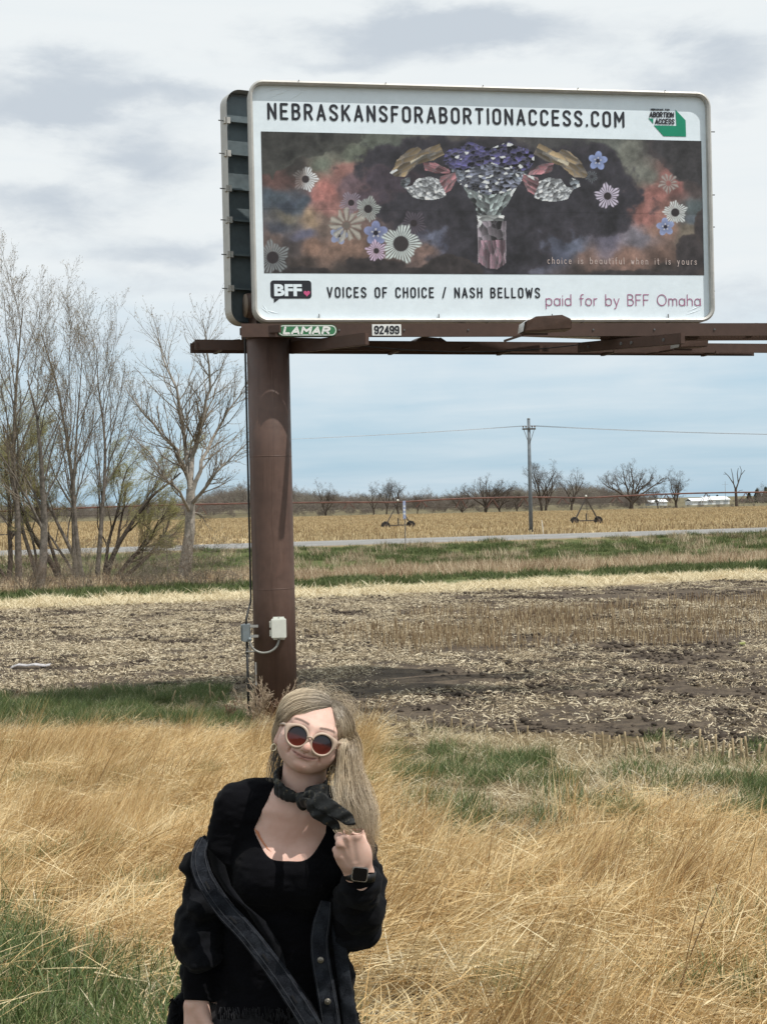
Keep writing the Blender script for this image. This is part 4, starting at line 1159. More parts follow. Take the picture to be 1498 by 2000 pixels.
# ------------------------------------------------------------------ billboard
# stroke lettering: every glyph is a list of polylines in a box 1 high; width given first
def _arc(cx, cy, rx, ry, a0, a1, n=10):
    return [(cx + rx * math.cos(R(a0 + (a1 - a0) * i / n)), cy + ry * math.sin(R(a0 + (a1 - a0) * i / n))) for i in range(n + 1)]
def _ov(w, h, r, x0=0, y0=0):          # closed stadium outline
    r2 = min(r, w / 2)
    p = _arc(x0 + w - r2, y0 + h - r2, r2, r2, 0, 90, 6) + _arc(x0 + r2, y0 + h - r2, r2, r2, 90, 180, 6) + _arc(x0 + r2, y0 + r2, r2, r2, 180, 270, 6) + _arc(x0 + w - r2, y0 + r2, r2, r2, 270, 360, 6)
    return p + [p[0]]
w_ = .42
CAPS = {
 'N': (w_, [[(0, 0), (0, 1), (w_, 0), (w_, 1)]]),
 'E': (.36, [[(.36, 1), (0, 1), (0, 0), (.36, 0)], [(0, .52), (.3, .52)]]),
 'F': (.34, [[(.34, 1), (0, 1), (0, 0)], [(0, .5), (.28, .5)]]),
 'B': (.40, [[(0, 0), (0, 1), (.22, 1)] + _arc(.2, .77, .18, .23, 90, -90, 8) + [(0, .54)], [(0, .54), (.22, .54)] + _arc(.2, .27, .2, .27, 90, -90, 8) + [(0, 0)]]),
 'R': (.42, [[(0, 0), (0, 1), (.2, 1)] + _arc(.2, .74, .2, .26, 90, -90, 8) + [(0, .48)], [(.2, .48), (.41, 0)]]),
 'A': (.44, [[(0, 0), (.22, 1), (.44, 0)], [(.07, .28), (.37, .28)]]),
 'S': (.40, [_arc(.2, .8, .2, .2, 10, 180, 8) + [(0, .74), (.06, .62), (.34, .40), (.4, .27)] + _arc(.2, .2, .2, .2, 0, -170, 8)]),
 'K': (.42, [[(0, 0), (0, 1)], [(.4, 1), (.02, .42)], [(.13, .58), (.42, 0)]]),
 'O': (.42, [_ov(.42, 1, .21)]),
 'T': (.40, [[(0, 1), (.4, 1)], [(.2, 1), (.2, 0)]]),
 'I': (.0, [[(0, 0), (0, 1)]]),
 'C': (.40, [_arc(.2, .8, .2, .2, 0, 180, 8) + _arc(.2, .2, .2, .2, 180, 360, 8)]),
 'M': (.54, [[(0, 0), (0, 1), (.27, .38), (.54, 1), (.54, 0)]]),
 'V': (.44, [[(0, 1), (.22, 0), (.44, 1)]]),
 'H': (.40, [[(0, 0), (0, 1)], [(.4, 0), (.4, 1)], [(0, .52), (.4, .52)]]),
 'L': (.34, [[(0, 1), (0, 0), (.34, 0)]]),
 'W': (.62, [[(0, 1), (.16, 0), (.31, .8), (.46, 0), (.62, 1)]]),
 '/': (.28, [[(0, -.05), (.28, 1.05)]]),
 '.': (.0, [[(0, 0), (0, .04)]]),
 '9': (.42, [_ov(.42, .55, .21, 0, .45), [(.42, .7), (.42, .25)] + _arc(.21, .21, .21, .21, 0, -160, 7)]),
 '2': (.42, [_arc(.21, .78, .21, .22, 170, -20, 9) + [(0, 0), (.42, 0)]]),
 '4': (.44, [[(.33, 0), (.33, 1), (0, .3), (.44, .3)]]),
}
LOW = {
 'a': (.46, [_ov(.44, .62, .22), [(.46, .62), (.46, 0)]]), 'b': (.46, [[(0, 1), (0, 0)], _ov(.46, .62, .22)]),
 'c': (.40, [_arc(.23, .31, .23, .31, 50, 310, 12)]), 'd': (.46, [_ov(.46, .62, .22), [(.46, 1), (.46, 0)]]),
 'e': (.44, [[(.01, .32), (.44, .32)] + _arc(.22, .31, .22, .31, 2, 320, 14)]), 'f': (.28, [[(.3, .98), (.2, 1), (.1, .9), (.1, 0)], [(0, .62), (.27, .62)]]),
 'h': (.42, [[(0, 1), (0, 0)], [(0, .4)] + _arc(.21, .41, .21, .21, 170, 0, 8) + [(.42, 0)]]), 'i': (.0, [[(0, .62), (0, 0)], [(0, .84), (0, .87)]]),
 'l': (.0, [[(0, 1), (0, 0)]]), 'm': (.66, [[(0, .62), (0, 0)], [(0, .42)] + _arc(.165, .45, .165, .17, 170, 0, 7) + [(.33, 0)], [(.33, .42)] + _arc(.495, .45, .165, .17, 170, 0, 7) + [(.66, 0)]]),
 'n': (.40, [[(0, .62), (0, 0)], [(0, .4)] + _arc(.2, .41, .2, .21, 170, 0, 8) + [(.4, 0)]]), 'o': (.46, [_ov(.46, .62, .23)]),
 'p': (.46, [[(0, .62), (0, -.3)], _ov(.46, .62, .22)]), 'r': (.24, [[(0, .62), (0, 0)], [(0, .38)] + _arc(.2, .42, .2, .2, 170, 80, 5)]),
 's': (.34, [_arc(.17, .46, .16, .15, 20, 180, 6) + [(.05, .37), (.3, .26)] + _arc(.17, .155, .17, .155, 0, -160, 6)]),
 't': (.26, [[(.1, .9), (.1, .12), (.16, .01), (.27, .02)], [(0, .62), (.26, .62)]]), 'u': (.40, [[(0, .62)] + _arc(.2, .21, .2, .21, 180, 350, 8), [(.4, .62), (.4, 0)]]),
 'w': (.58, [[(0, .62), (.15, 0), (.29, .55), (.43, 0), (.58, .62)]]), 'y': (.42, [[(0, .62), (.21, .02)], [(.42, .62), (.13, -.28), (.04, -.3)]]),
 'B': (.46, [[(0, 0), (0, 1), (.24, 1)] + _arc(.22, .77, .2, .23, 90, -90, 8) + [(0, .54)], [(0, .54), (.24, .54)] + _arc(.24, .27, .22, .27, 90, -90, 8) + [(0, 0)]]),
 'F': (.42, [[(.42, 1), (0, 1), (0, 0)], [(0, .5), (.36, .5)]]), 'O': (.74, [_arc(.37, .5, .37, .5, 0, 360, 28)]),
}
def stroke_text(mb, text, s0, t0, s1, t1, hgt, wgt, font, plane, off, track=.22, space=.5, wfac=1.0, shear=0.0, each=None):
    """strokes of text from (s0,t0) to (s1,t1) on the face plane; hgt in metres"""
    o, ax, ay, nz = plane
    tot = 0; adv = []
    for ch in text:
        w = space if ch == ' ' else font[ch][0]; adv.append(tot); tot += w + (0 if ch == ' ' else 0) + track
    tot -= track
    base = Vector((s0, t0, 0)); L = math.hypot(s1 - s0, t1 - t0); fx = L / tot; ang = math.atan2(t1 - t0, s1 - s0); ca, sa = math.cos(ang), math.sin(ang)
    step = [0, 0]
    def pt(x, y):
        X = x * fx + y * hgt * shear; Y = y * hgt; return (s0 + X * ca - Y * sa, t0 + X * sa + Y * ca)
    for ch, a in zip(text, adv):
        if ch == ' ': continue
        if each: mb = MB()
        for pl in font[ch][1]:
            q = [pt(a + x * wfac, y) for x, y in pl]
            for (x0_, y0_), (x1_, y1_) in zip(q, q[1:]):
                dx, dy = x1_ - x0_, y1_ - y0_; l = math.hypot(dx, dy)
                if l < 1e-7: continue
                ux, uy = -dy / l * wgt / 2, dx / l * wgt / 2
                vs = [(x0_ + ux, y0_ + uy), (x0_ - ux, y0_ - uy), (x1_ - ux, y1_ - uy), (x1_ + ux, y1_ + uy)]
                step[0] = (step[0] + 1) % 7
                mb.add([o + ax * v[0] + ay * v[1] + nz * (off + .0003 * step[0]) for v in vs], [(0, 1, 2, 3)])
            for e_ in q:
                disc = [(e_[0] + wgt / 2 * math.cos(6.283 * j / 10), e_[1] + wgt / 2 * math.sin(6.283 * j / 10)) for j in range(10)]
                step[1] = (step[1] + 1) % 5
                mb.add([o + ax * v[0] + ay * v[1] + nz * (off + .0024 + .0003 * step[1]) for v in disc], [tuple(range(10))])
        if each: mb.build('letter', each[0], each[1])


def font_mesh(text, bold=.0, shear=0.0, spacing=1.0):
    """flat mesh of the built-in font: returns vertices normalised to a unit box, and faces"""
    cu = bpy.data.curves.new('txt', 'FONT'); cu.body = text; cu.offset = bold; cu.shear = shear; cu.space_character = spacing; cu.resolution_u = 4
    o = bpy.data.objects.new('txt', cu); COL.objects.link(o)
    dg = bpy.context.evaluated_depsgraph_get(); me = bpy.data.meshes.new_from_object(o.evaluated_get(dg))
    v = [tuple(p.co) for p in me.vertices]; f = [tuple(p.vertices) for p in me.polygons]
    bpy.data.objects.remove(o); bpy.data.curves.remove(cu); bpy.data.meshes.remove(me)
    xs = [p[0] for p in v]; ys = [p[1] for p in v]; x0, x1, y0, y1 = min(xs), max(xs), min(ys), max(ys)
    return [((p[0] - x0) / (x1 - x0), (p[1] - y0) / (y1 - y0)) for p in v], f


def put_font(mb, text, s0, t0, s1, t1, hgt, plane, off, **kw):
    v, f = font_mesh(text, **kw); o, ax, ay, nz = plane
    L = math.hypot(s1 - s0, t1 - t0); ang = math.atan2(t1 - t0, s1 - s0); ca, sa = math.cos(ang), math.sin(ang)
    mb.add([o + ax * (s0 + x * L * ca - y * hgt * sa) + ay * (t0 + x * L * sa + y * hgt * ca) + nz * off for x, y in v], f)


def paint_artwork(px, py):
    """colours of the printed picture at photo pixel positions (arrays) -> sRGB 0..255"""
    n1 = fbm(px, py, 0, 60, 5, 1) - .5; n2 = fbm(px, py, 0, 60, 5, 2) - .5; nf = fbm(px, py, 0, 14, 4, 3) - .5
    X = px + n1 * 70; Y = py + n2 * 55
    ctrl = [(530, 280, 58, 57, 54), (600, 270, 62, 60, 56), (650, 275, 60, 60, 56), (720, 275, 92, 100, 88), (760, 290, 88, 96, 88), (690, 300, 100, 108, 92), (640, 320, 96, 104, 90), (560, 310, 58, 55, 52), (540, 340, 96, 66, 62),
            (640, 365, 176, 104, 96), (622, 390, 186, 112, 104), (680, 330, 152, 100, 92), (730, 320, 128, 88, 84), (610, 345, 120, 96, 84), (700, 360, 96, 74, 82), (540, 385, 70, 84, 98), (590, 400, 66, 80, 96), (560, 400, 52, 62, 78),
            (640, 410, 150, 98, 92), (560, 425, 120, 112, 96), (610, 430, 150, 124, 96), (640, 440, 120, 100, 90), (550, 440, 58, 62, 76), (600, 455, 88, 88, 112), (540, 460, 108, 88, 82), (620, 480, 140, 104, 86), (680, 490, 132, 100, 84), (720, 505, 108, 82, 72), (580, 480, 66, 58, 58),
            (830, 490, 128, 98, 88), (850, 465, 92, 98, 122), (880, 480, 76, 80, 104), (810, 450, 60, 60, 76), (530, 525, 48, 44, 44), (700, 530, 50, 45, 44), (860, 530, 46, 42, 42), (600, 518, 60, 50, 46),
            (1130, 300, 60, 60, 62), (1230, 290, 104, 106, 96), (1250, 340, 112, 114, 104), (1200, 280, 86, 90, 84), (1340, 300, 52, 50, 52), (1300, 290, 54, 52, 52), (1355, 350, 60, 52, 52), (1280, 380, 160, 98, 90), (1260, 420, 156, 96, 88), (1320, 350, 150, 90, 84), (1300, 400, 150, 98, 88),
            (1350, 400, 82, 96, 100), (1350, 430, 88, 100, 112), (1290, 450, 152, 112, 96), (1340, 460, 120, 108, 92), (1200, 470, 96, 92, 112), (1250, 465, 104, 100, 112), (1120, 480, 88, 96, 120), (1090, 490, 82, 88, 112), (1150, 505, 128, 98, 88), (1230, 500, 136, 100, 86), (1290, 500, 120, 90, 78), (1350, 500, 66, 58, 56), (1300, 525, 52, 46, 44), (1150, 528, 56, 48, 46)]
    num = np.zeros(px.shape + (3,)); den = np.zeros(px.shape)
    for cx, cy, r, g, b in ctrl:
        w = 1.0 / (((X - cx) / 1.35) ** 2 + (Y - cy) ** 2 + 40) ** 2
        num += w[..., None] * np.array([r, g, b]); den += w
    C = num / den[..., None]
    C *= (1 + (nf * .5)[..., None]) * (1 + (n1 * .35)[..., None])
    bil = 1 - np.abs(2 * fbm(px, py, 0, 34, 5, 71) - 1) * 2.2; bil2 = 1 - np.abs(2 * fbm(px, py, 0, 15, 4, 73) - 1) * 2.0
    C *= (.80 + .26 * bil + .10 * bil2)[..., None]
    # painted clouds with lit rims
    def cloud(cs, colr, rim, soft=.10, seed=5, k=1.0):
        nonlocal C
        e = (fbm(px, py, 0, 30, 5, seed) - .5) * 1.0
        d = np.full(px.shape, 9.0)
        for cx, cy, rx, ry in cs: d = np.minimum(d, np.hypot((px - cx) / rx, (py - cy) / ry))
        d = d + e
        m_ = 1 - sstep(d, 1 - soft, 1 + soft); rm = m_ * sstep(d, .75, 1.0) * .5
        cc = np.array(colr)[None, None] * (1 + (fbm(px, py, 0, 22, 4, seed + 1) - .5)[..., None] * .8 + ((bil - .6) * .30 + (bil2 - .6) * .18)[..., None])
        cc = cc * (1 - rm[..., None]) + np.array(rim) * rm[..., None]
        C = C * (1 - m_[..., None] * k) + cc * m_[..., None] * k
    cloud([(560, 272, 110, 34), (650, 262, 60, 26), (530, 300, 50, 44)], (56, 56, 53), (82, 84, 76), .05, 11)
    cloud([(1330, 285, 75, 38), (1355, 330, 40, 36)], (52, 50, 53), (86, 72, 72), .06, 21)
    cloud([(900, 330, 200, 66), (1010, 380, 230, 84), (1120, 340, 105, 60), (1160, 420, 70, 44), (960, 470, 110, 90), (840, 400, 105, 54)], (46, 44, 52), (70, 64, 76), .10, 31)
    cloud([(760, 350, 60, 26), (730, 385, 45, 18)], (66, 54, 66), (120, 84, 86), .25, 41, .75)
    cloud([(560, 535, 100, 14), (740, 530, 60, 30), (800, 540, 90, 20), (880, 525, 60, 26)], (50, 44, 45), (66, 56, 54), .08, 51)
    cloud([(1350, 500, 34, 44), (1385, 450, 30, 40), (1250, 545, 140, 18)], (54, 48, 50), (84, 70, 66), .08, 61)
    def over(mask, rgb, a=1.0):
        nonlocal C
        rgb = np.asarray(rgb, float)
        C = C * (1 - (mask * a)[..., None]) + (rgb if rgb.ndim == 3 else rgb[None, None]) * (mask * a)[..., None]
    def daisy(cx, cy, r, n, col, core, a=1.0, inner=.36, seed=0, halfdark=0, cc=(44, 36, 40)):
        dx, dy = px - cx, py - cy; rr = np.hypot(dx, dy) / r; th = np.arctan2(dy, dx)
        pet = .5 + .5 * np.cos(th * round(n * 1.25) + seed); irregular = 1 + .14 * np.sin(th * 5 + seed * 2) + .07 * np.sin(th * 11 + seed)
        pet = np.clip(pet + .28 * (vnoise(th * 3 + 9, rr * 2, seed, .6, 3) - .4), 0, 1); w = sstep(pet, .0, .22 + .12 * rr) * (1 - sstep(rr / irregular + .12 * vnoise(th * 4 + 9, 0, seed, .5, 8), .92, 1.06)) * sstep(rr, .2, .34)
        shade = .62 + .38 * pet + .12 * rr
        colr = np.array(col)[None, None] * shade[..., None]
        if halfdark: a = a * (1 - .75 * sstep(-(dx * .8 + dy * .1) / r, -.15, .35))
        over(w * np.clip(a, 0, 1), colr)
        if core: over(1 - sstep(rr, inner * .85, inner), cc, 1.0 if np.isscalar(a) else .9)
    def blueflower(cx, cy, r, col, a=.95, rot=0.3):
        dx, dy = px - cx, py - cy; rr = np.hypot(dx, dy) / r; th = np.arctan2(dy, dx)
        pet = np.abs(np.cos(th * 2.5 + rot)); w = (1 - sstep(rr, .55 + .4 * pet, .66 + .4 * pet))
        over(w * a, np.array(col)[None, None] * (.75 + .4 * rr)[..., None]); over(1 - sstep(rr, .16, .24), (30, 26, 40)); over((1 - sstep(np.abs(rr - .3), .05, .12)) * sstep(np.cos(th * 5 + rot * 2), .3, .8), (225, 220, 215), .8)
    daisy(597, 350, 24, 20, (216, 222, 226), True, 1, .33, 1, 1)
    daisy(533, 503, 32, 22, (128, 136, 140), True, .9, .40, 2)
    daisy(686, 396, 22, 20, (140, 128, 148), True, .85, .3, 3); daisy(719, 408, 24, 22, (160, 170, 166), True, .95, .36, 4)
    blueflower(734, 455, 24, (118, 132, 188), .9, .8); blueflower(662, 460, 18, (128, 150, 206), .8, .2)
    daisy(677, 440, 34, 9, (172, 168, 156), True, .85, .22, 5, 0, (110, 100, 92)); daisy(808, 436, 24, 18, (88, 78, 92), True, .8, .3, 6)
    daisy(735, 490, 20, 16, (200, 172, 206), True, 1, .28, 2); daisy(783, 476, 37, 27, (196, 210, 208), True, 1, .44, 1, 0, (52, 46, 48))
    daisy(1186, 383, 24, 17, (196, 184, 210), True, 1, .33, 2, -0); daisy(1305, 358, 19, 10, (158, 148, 142), False, .9, .3, 3); daisy(1318, 415, 23, 22, (206, 214, 214), True, 1, .38, 5)
    blueflower(1167, 314, 19, (128, 150, 212), .95, .5); blueflower(1299, 443, 18, (126, 148, 206), .9, 1.1); daisy(1155, 345, 12, 12, (110, 120, 128), False, .6, .3, 3)
    # crystals: cells with bright facets inside shapes
    rc = np.random.default_rng(3)
    def crystal(poly, col, cell, bright=.5, spark=.06, seed=0, ang=0.0, stretch=1.6, outline=True, dark=.45):
        P = np.array(poly, float); inside = np.zeros(px.shape, bool); j = len(P) - 1
        ex = px + nf * 7; ey = py + n1 * 8
        for i in range(len(P)):
            c = ((P[i, 1] > ey) != (P[j, 1] > ey)) & (ex < (P[j, 0] - P[i, 0]) * (ey - P[i, 1]) / (P[j, 1] - P[i, 1] + 1e-9) + P[i, 0]); inside ^= c; j = i
        if not inside.any(): return
        x = px[inside]; y = py[inside]; rg = np.random.default_rng(seed + 50)
        ca, sa = math.cos(ang), math.sin(ang)
        x0, x1, y0, y1 = P[:, 0].min(), P[:, 0].max(), P[:, 1].min(), P[:, 1].max(); n = int(max(6, (x1 - x0) * (y1 - y0) / cell ** 2))
        s = np.stack([rg.uniform(x0, x1, n), rg.uniform(y0, y1, n)], -1)
        dx = x[:, None] - s[None, :, 0]; dy = y[:, None] - s[None, :, 1]
        u = (dx * ca + dy * sa) / stretch; v = -dx * sa + dy * ca
        D = np.hypot(u, v); o_ = np.argsort(D, 1)[:, :2]; d1 = D[np.arange(len(x)), o_[:, 0]]; d2 = D[np.arange(len(x)), o_[:, 1]]; k = o_[:, 0]
        lum = rg.uniform(dark, 1 + bright, n)[k] * (1 + .5 * (v[np.arange(len(x)), k]) / cell)
        hi = rg.uniform(0, 1, n)[k] < spark
        cc = np.array(col)[None] * lum[:, None]
        edge = (d2 - d1) < cell * .10
        cc[edge] = cc[edge] * .5 + np.array([150, 150, 158]) * .35
        cc[hi] = np.array([215, 220, 222])
        C[inside] = np.clip(cc, 0, 235)
    M_ = 956.0
    def both(poly, col, cell, bright=.5, spark=.06, seed=0, ang=0.0, stretch=1.6, dark=.45):
        crystal(poly, col, cell, bright, spark, seed, ang, stretch, True, dark)
        crystal([(2 * M_ - x + (-2 if y < 350 else 0), y + (M_ - x) * .015) for x, y in poly], col, cell, bright, spark, seed + 7, -ang, stretch, True, dark)
    both([(880, 290), (905, 285), (915, 276), (930, 282), (945, 288), (956, 290), (956, 318), (930, 330), (905, 335), (880, 330), (866, 315), (868, 298)], (44, 42, 78), 6.0, 1.1, .05, 1, dark=.1)
    both([(905, 330), (956, 318), (956, 385), (935, 392), (918, 375), (900, 360), (885, 345)], (62, 66, 80), 5.5, 1.2, .08, 2, dark=.12)
    both([(905, 365), (930, 375), (956, 380), (956, 428), (936, 428), (928, 405), (915, 385)], (104, 116, 116), 7, .8, .06, 3, .9, 2.0, dark=.3)
    both([(880, 330), (915, 338), (905, 352), (885, 352)], (88, 96, 110), 5, 1.0, .1, 12, dark=.3)
    both([(762, 338), (775, 312), (800, 292), (815, 288), (822, 296), (858, 280), (868, 300), (845, 314), (815, 322), (790, 345), (768, 345)], (128, 108, 78), 13, .5, .03, 4, -.5, 3.5, dark=.55)
    both([(800, 315), (850, 296), (852, 301), (802, 322)], (190, 178, 150), 30, .1, 0, 14, -.5, 4)
    both([(828, 318), (850, 318), (875, 330), (880, 340), (848, 338), (832, 333)], (150, 92, 100), 9, .4, .02, 5, .3, 2.5)
    both([(858, 345), (888, 338), (893, 350), (880, 372), (868, 378), (856, 362)], (168, 104, 112), 9, .4, .02, 6, -.7, 3)
    both([(790, 366), (805, 362), (815, 348), (838, 344), (858, 352), (865, 372), (870, 384), (850, 390), (825, 390), (805, 386)], (158, 164, 170), 5, .35, .12, 7, .4, 1.2, dark=.55)
    both([(782, 352), (800, 344), (800, 356), (790, 368), (780, 362)], (92, 100, 108), 6, .6, .06, 8)
    crystal([(930, 420), (985, 420), (982, 432), (932, 432)], (196, 204, 204), 9, .3, .1, 9, 0, 2)
    crystal([(933, 431), (987, 431), (988, 472), (934, 472)], (92, 84, 92), 10, 1.0, .10, 10, 1.2, 1.6, dark=.35)
    crystal([(934, 470), (988, 470), (987, 515), (970, 527), (950, 524), (935, 512)], (150, 112, 128), 9, .3, .0, 11, 1.5, 3.5)
    e1 = (np.abs(px - 934) < 1.2) | (np.abs(px - 987) < 1.2)
    over((e1 & (py > 432) & (py < 514)).astype(float), (150, 140, 150), .7)
    # print grain and wear: faint horizontal join lines of the sheets
    C = C * (1 + (vnoise(px, py, 0, 2.2, 77) - .5)[..., None] * .10)
    C = C * (1 - .10 * (np.abs((py - 408 - (px - 511) * .012)) < 1.1)[..., None])
    g = C.mean(-1, keepdims=True); C = g + (C - g) * .76; C = 10 + C * .95
    return np.clip(C, 6, 240)


def build_billboard():
    fascia = mat('aluminium_frame', (.48, .47, .44), .55, .35, var=.10, scale=2, dirt=(.36, .35, .33))
    brown = mat('brown_painted_steel', (.078, .046, .035), .55, .0, var=.12, scale=1.4, spec=.35, dirt=(.075, .045, .036), bump=.08, bscale=6)
    postm = mat('brown_post_paint', (.108, .066, .052), .5, .0, var=.14, scale=1.2, spec=.35, dirt=(.125, .072, .055), bump=.05, bscale=5)
    N = NT(postm.node_tree); bs = [n_ for n_ in postm.node_tree.nodes if n_.type == 'BSDF_PRINCIPLED'][0]; old = bs.inputs['Base Color'].links[0].from_socket
    sv = N.vm('MULTIPLY', N.n('ShaderNodeTexCoord').outputs['Object'], (9, 9, .45)); st_ = N.noise(sv, 1.0, 6, .65, .3); st2 = N.noise(N.vm('MULTIPLY', N.n('ShaderNodeTexCoord').outputs['Object'], (22, 22, 1.3)), 1.0, 5, .7)
    cc = N.mix(N.ss(st_, .50, .66, 0, .55), old, (.062, .036, .028)); cc = N.mix(N.ss(st2, .58, .70, 0, .4), cc, (.17, .11, .085)); N.set(bs, 'Base Color', cc)
    vinyl = mat('white_vinyl', (.76, .85, .91), .55, var=.04, scale=1.2, bump=.30, bscale=1.4, spec=.35)
    backm = mat('green_grey_steel_sheet', (.125, .155, .165), .5, .2, var=.15, scale=1.5)
    black = mat('black_print', (.016, .018, .026), .6, var=.05)
    A = W(495, 628, 23.45); B = W(1392, 632, 24.8); zb = (A.z + B.z) / 2; A.z = B.z = zb
    ax = (B - A); Wd = ax.length; ax.normalize(); ay = Vector((0, 0, 1)); nz = Vector((ax.y, -ax.x, 0))     # nz points at the viewer
    Hh = ((W(490, 155, 23.45).z - zb) + (W(1388, 186, 24.8).z - zb)) / 2
    def ST(px, py, off=0.0):
        """(s, t) on the face seen at the photo pixel"""
        d = W(px, py, 1.0) - Vector((0, 0, CAM_Z)); o = A + nz * off
        k = (o - Vector((0, 0, CAM_Z))).dot(nz) / d.dot(nz); p = Vector((0, 0, CAM_Z)) + d * k - A
        return p.dot(ax), p.z
    base = Vector(W(538, 1410, 23.9)); pc = W(524, 700, 23.95); pb = W(537, 1400, 23.95)
    PXc = (pc.x + pb.x) / 2; PY = 24.15
    g = float(gz(PXc, PY)); root = Vector((PXc, PY, g))
    e = empty('billboard', root, 'double sided billboard on a brown steel post with a white and dark printed poster', 'billboard')
    def L(v): return Vector(v) - root
    lay = (L(A), ax, ay, nz)
    zt = W(524, 655, 24.0).z - g
    # post
    k = MB(); rp = .345; k.tube([(0, 0, -.2), (0, 0, zt * .33), (0, 0, zt * .66), (0, 0, zt)], rp, 64); post = k.build('post', postm, e, True)
    pd = post.data
    for p in pd.polygons:
        if len(p.vertices) > 10: p.use_smooth = False
    k = MB(); k.tube([(0, 0, zt - .05), (0, 0, zt + .02)], rp + .02, 48); k.build('post_collar', brown, e, True)
    k = MB()
    for zz in (2.05, 4.2): k.tube([(0, 0, zz - .006), (0, 0, zz + .006)], rp + .0025, 64)
    k.build('weld_seam', postm, e, True)

    # front panel
    rc = .24; fw = .062; fd = .26                       # corner radius, face width and depth of the frame
    outer = rounded(Wd, Hh, rc, 8); inner = rounded(Wd - 2 * fw, Hh - 2 * fw, rc - fw, 8, fw, fw)
    def frame_mesh(lay_, prot, depth, sgn=1):
        k = MB(); o, a_, b_, n_ = lay_; n = len(outer)
        vs = []
        for ring, t in ((outer, prot - .02), (outer, -depth), (inner, prot - .02), (inner, -.01)):
            vs += [o + a_ * p[0] + b_ * p[1] + n_ * t for p in ring]
        # rounded lip between outer and inner
        mid = [((p[0] + q[0]) / 2, (p[1] + q[1]) / 2) for p, q in zip(outer, inner)]
        vs += [o + a_ * p[0] + b_ * p[1] + n_ * prot for p in mid]
        fs = []
        for i in range(n):
            j = (i + 1) % n
            fs += [(n + i, n + j, j, i), (i, j, 4 * n + j, 4 * n + i), (4 * n + i, 4 * n + j, 2 * n + j, 2 * n + i), (2 * n + i, 2 * n + j, 3 * n + j, 3 * n + i)]
        return k.add(vs, fs)
    PROT = .11
    face = MB(); face.prism([(p[0], p[1]) for p in rounded(Wd - 2 * fw + .01, Hh - 2 * fw + .01, rc - fw, 8, fw - .005, fw - .005)], lay[0], ax, ay, nz, -.06, 0)
    panel = face.build('front_panel', vinyl, e)
    frame = frame_mesh(lay, PROT, .20).build('frame', fascia, panel)
    # joints and clips along the frame
    k = MB()
    for s_ in (.8, 2.2, 3.8, 5.4, 6.9):
        k.frame_box(lay[0] + ax * s_ + ay * (Hh + .002) + nz * .0, ax, ay, nz, .006, .004, .12); k.frame_box(lay[0] + ax * s_ - ay * .002, ax, ay, nz, .006, .004, .12)
    k.build('frame_joint', mat('dark_joint', (.12, .12, .12), .6), panel)
    for i, s_ in enumerate((1.05, 3.0, 4.9, 6.9)):
        k = MB(); k.beam(lay[0] + ax * s_ + ay * (fw + .0) + nz * .03, lay[0] + ax * s_ + ay * (fw + .075) + nz * .02, .014, .014, up=nz); k.build('poster_hook', MATS['dark_joint'], panel)
    # poster wrinkles at corners: thin folds in the vinyl
    k = MB(); rr = random.Random(3)
    for (s_, t_, dx, dy) in [(.12, .25, .16, -.12), (.15, .30, .10, -.16), (.20, .20, .22, -.06), (.16, Hh - .2, .5, .16), (.3, Hh - .28, .45, .2), (.6, Hh - .32, .35, .22), (Wd - .5, .12, .3, .10), (Wd - .45, .18, .28, .12)]:
        a_ = lay[0] + ax * s_ + ay * t_ + nz * .001; b_ = a_ + ax * dx + ay * dy
        m_ = a_.lerp(b_, .5) + nz * .007
        w = (b_ - a_).normalized().cross(nz) * .012
        k.add([a_ + w * .1, a_ - w * .1, m_ + w * 1.0 - nz * .006, m_, m_ - w * 1.0 - nz * .006, b_], [(0, 2, 3), (0, 3, 1), (1, 3, 4), (2, 5, 3), (3, 5, 4)])
    k.build('vinyl_fold', vinyl, panel)
    # printed picture: a dense sheet coloured per vertex
    c = [ST(*q) for q in ((515, 533), (1373, 538), (1370, 278), (511, 254))]
    s0 = (c[0][0] + c[3][0]) / 2; s1 = (c[1][0] + c[2][0]) / 2; t0 = (c[0][1] + c[1][1]) / 2; t1 = (c[2][1] + c[3][1]) / 2
    nx, ny = 760, 240
    S, T_ = np.meshgrid(np.linspace(s0, s1, nx), np.linspace(t0, t1, ny), indexing='ij')
    LA = np.array(A); Pw = LA + S[..., None] * np.array(ax) + T_[..., None] * np.array(ay) + np.array(nz) * .004
    px, py = PX(Pw); C = paint_artwork(px, py)
    V = (Pw - np.array(root)).reshape(-1, 3); I = np.arange(nx * ny).reshape(nx, ny)
    F = np.stack([I[:-1, :-1], I[1:, :-1], I[1:, 1:], I[:-1, 1:]], -1).reshape(-1, 4)
    me = np_mesh('poster_picture', V, F, False)
    cl_ = C.reshape(-1, 3) / 255; cl_ = np.where(cl_ < .04045, cl_ / 12.92, ((cl_ + .055) / 1.055) ** 2.4) * .95
    vattr(me, 'print', np.concatenate([cl_, np.ones((len(cl_), 1))], 1), 'FLOAT_COLOR')
    pm = bpy.data.materials.new('printed_vinyl'); pm.use_nodes = True; N = NT(pm.node_tree); pm.node_tree.nodes.clear()
    cc = N.n('ShaderNodeAttribute', attribute_name='print').outputs['Color']
    tc = N.n('ShaderNodeTexCoord').outputs['Object']
    cc = N.mix(1.0, cc, N.ramp(N.noise(tc, 60, 2, .5), [(.3, (.9, .9, .9)), (.7, (1, 1, 1))]), 'MULTIPLY')
    b = N.n('ShaderNodeBsdfPrincipled', {'Base Color': cc, 'Roughness': .5, 'Specular IOR Level': .35})
    N.set(b, 'Normal', N.n('ShaderNodeBump', {'Strength': .15, 'Distance': .02, 'Height': N.noise(tc, 2.0, 3, .5)}).outputs[0])
    N.n('ShaderNodeOutputMaterial', {0: b.outputs[0]})
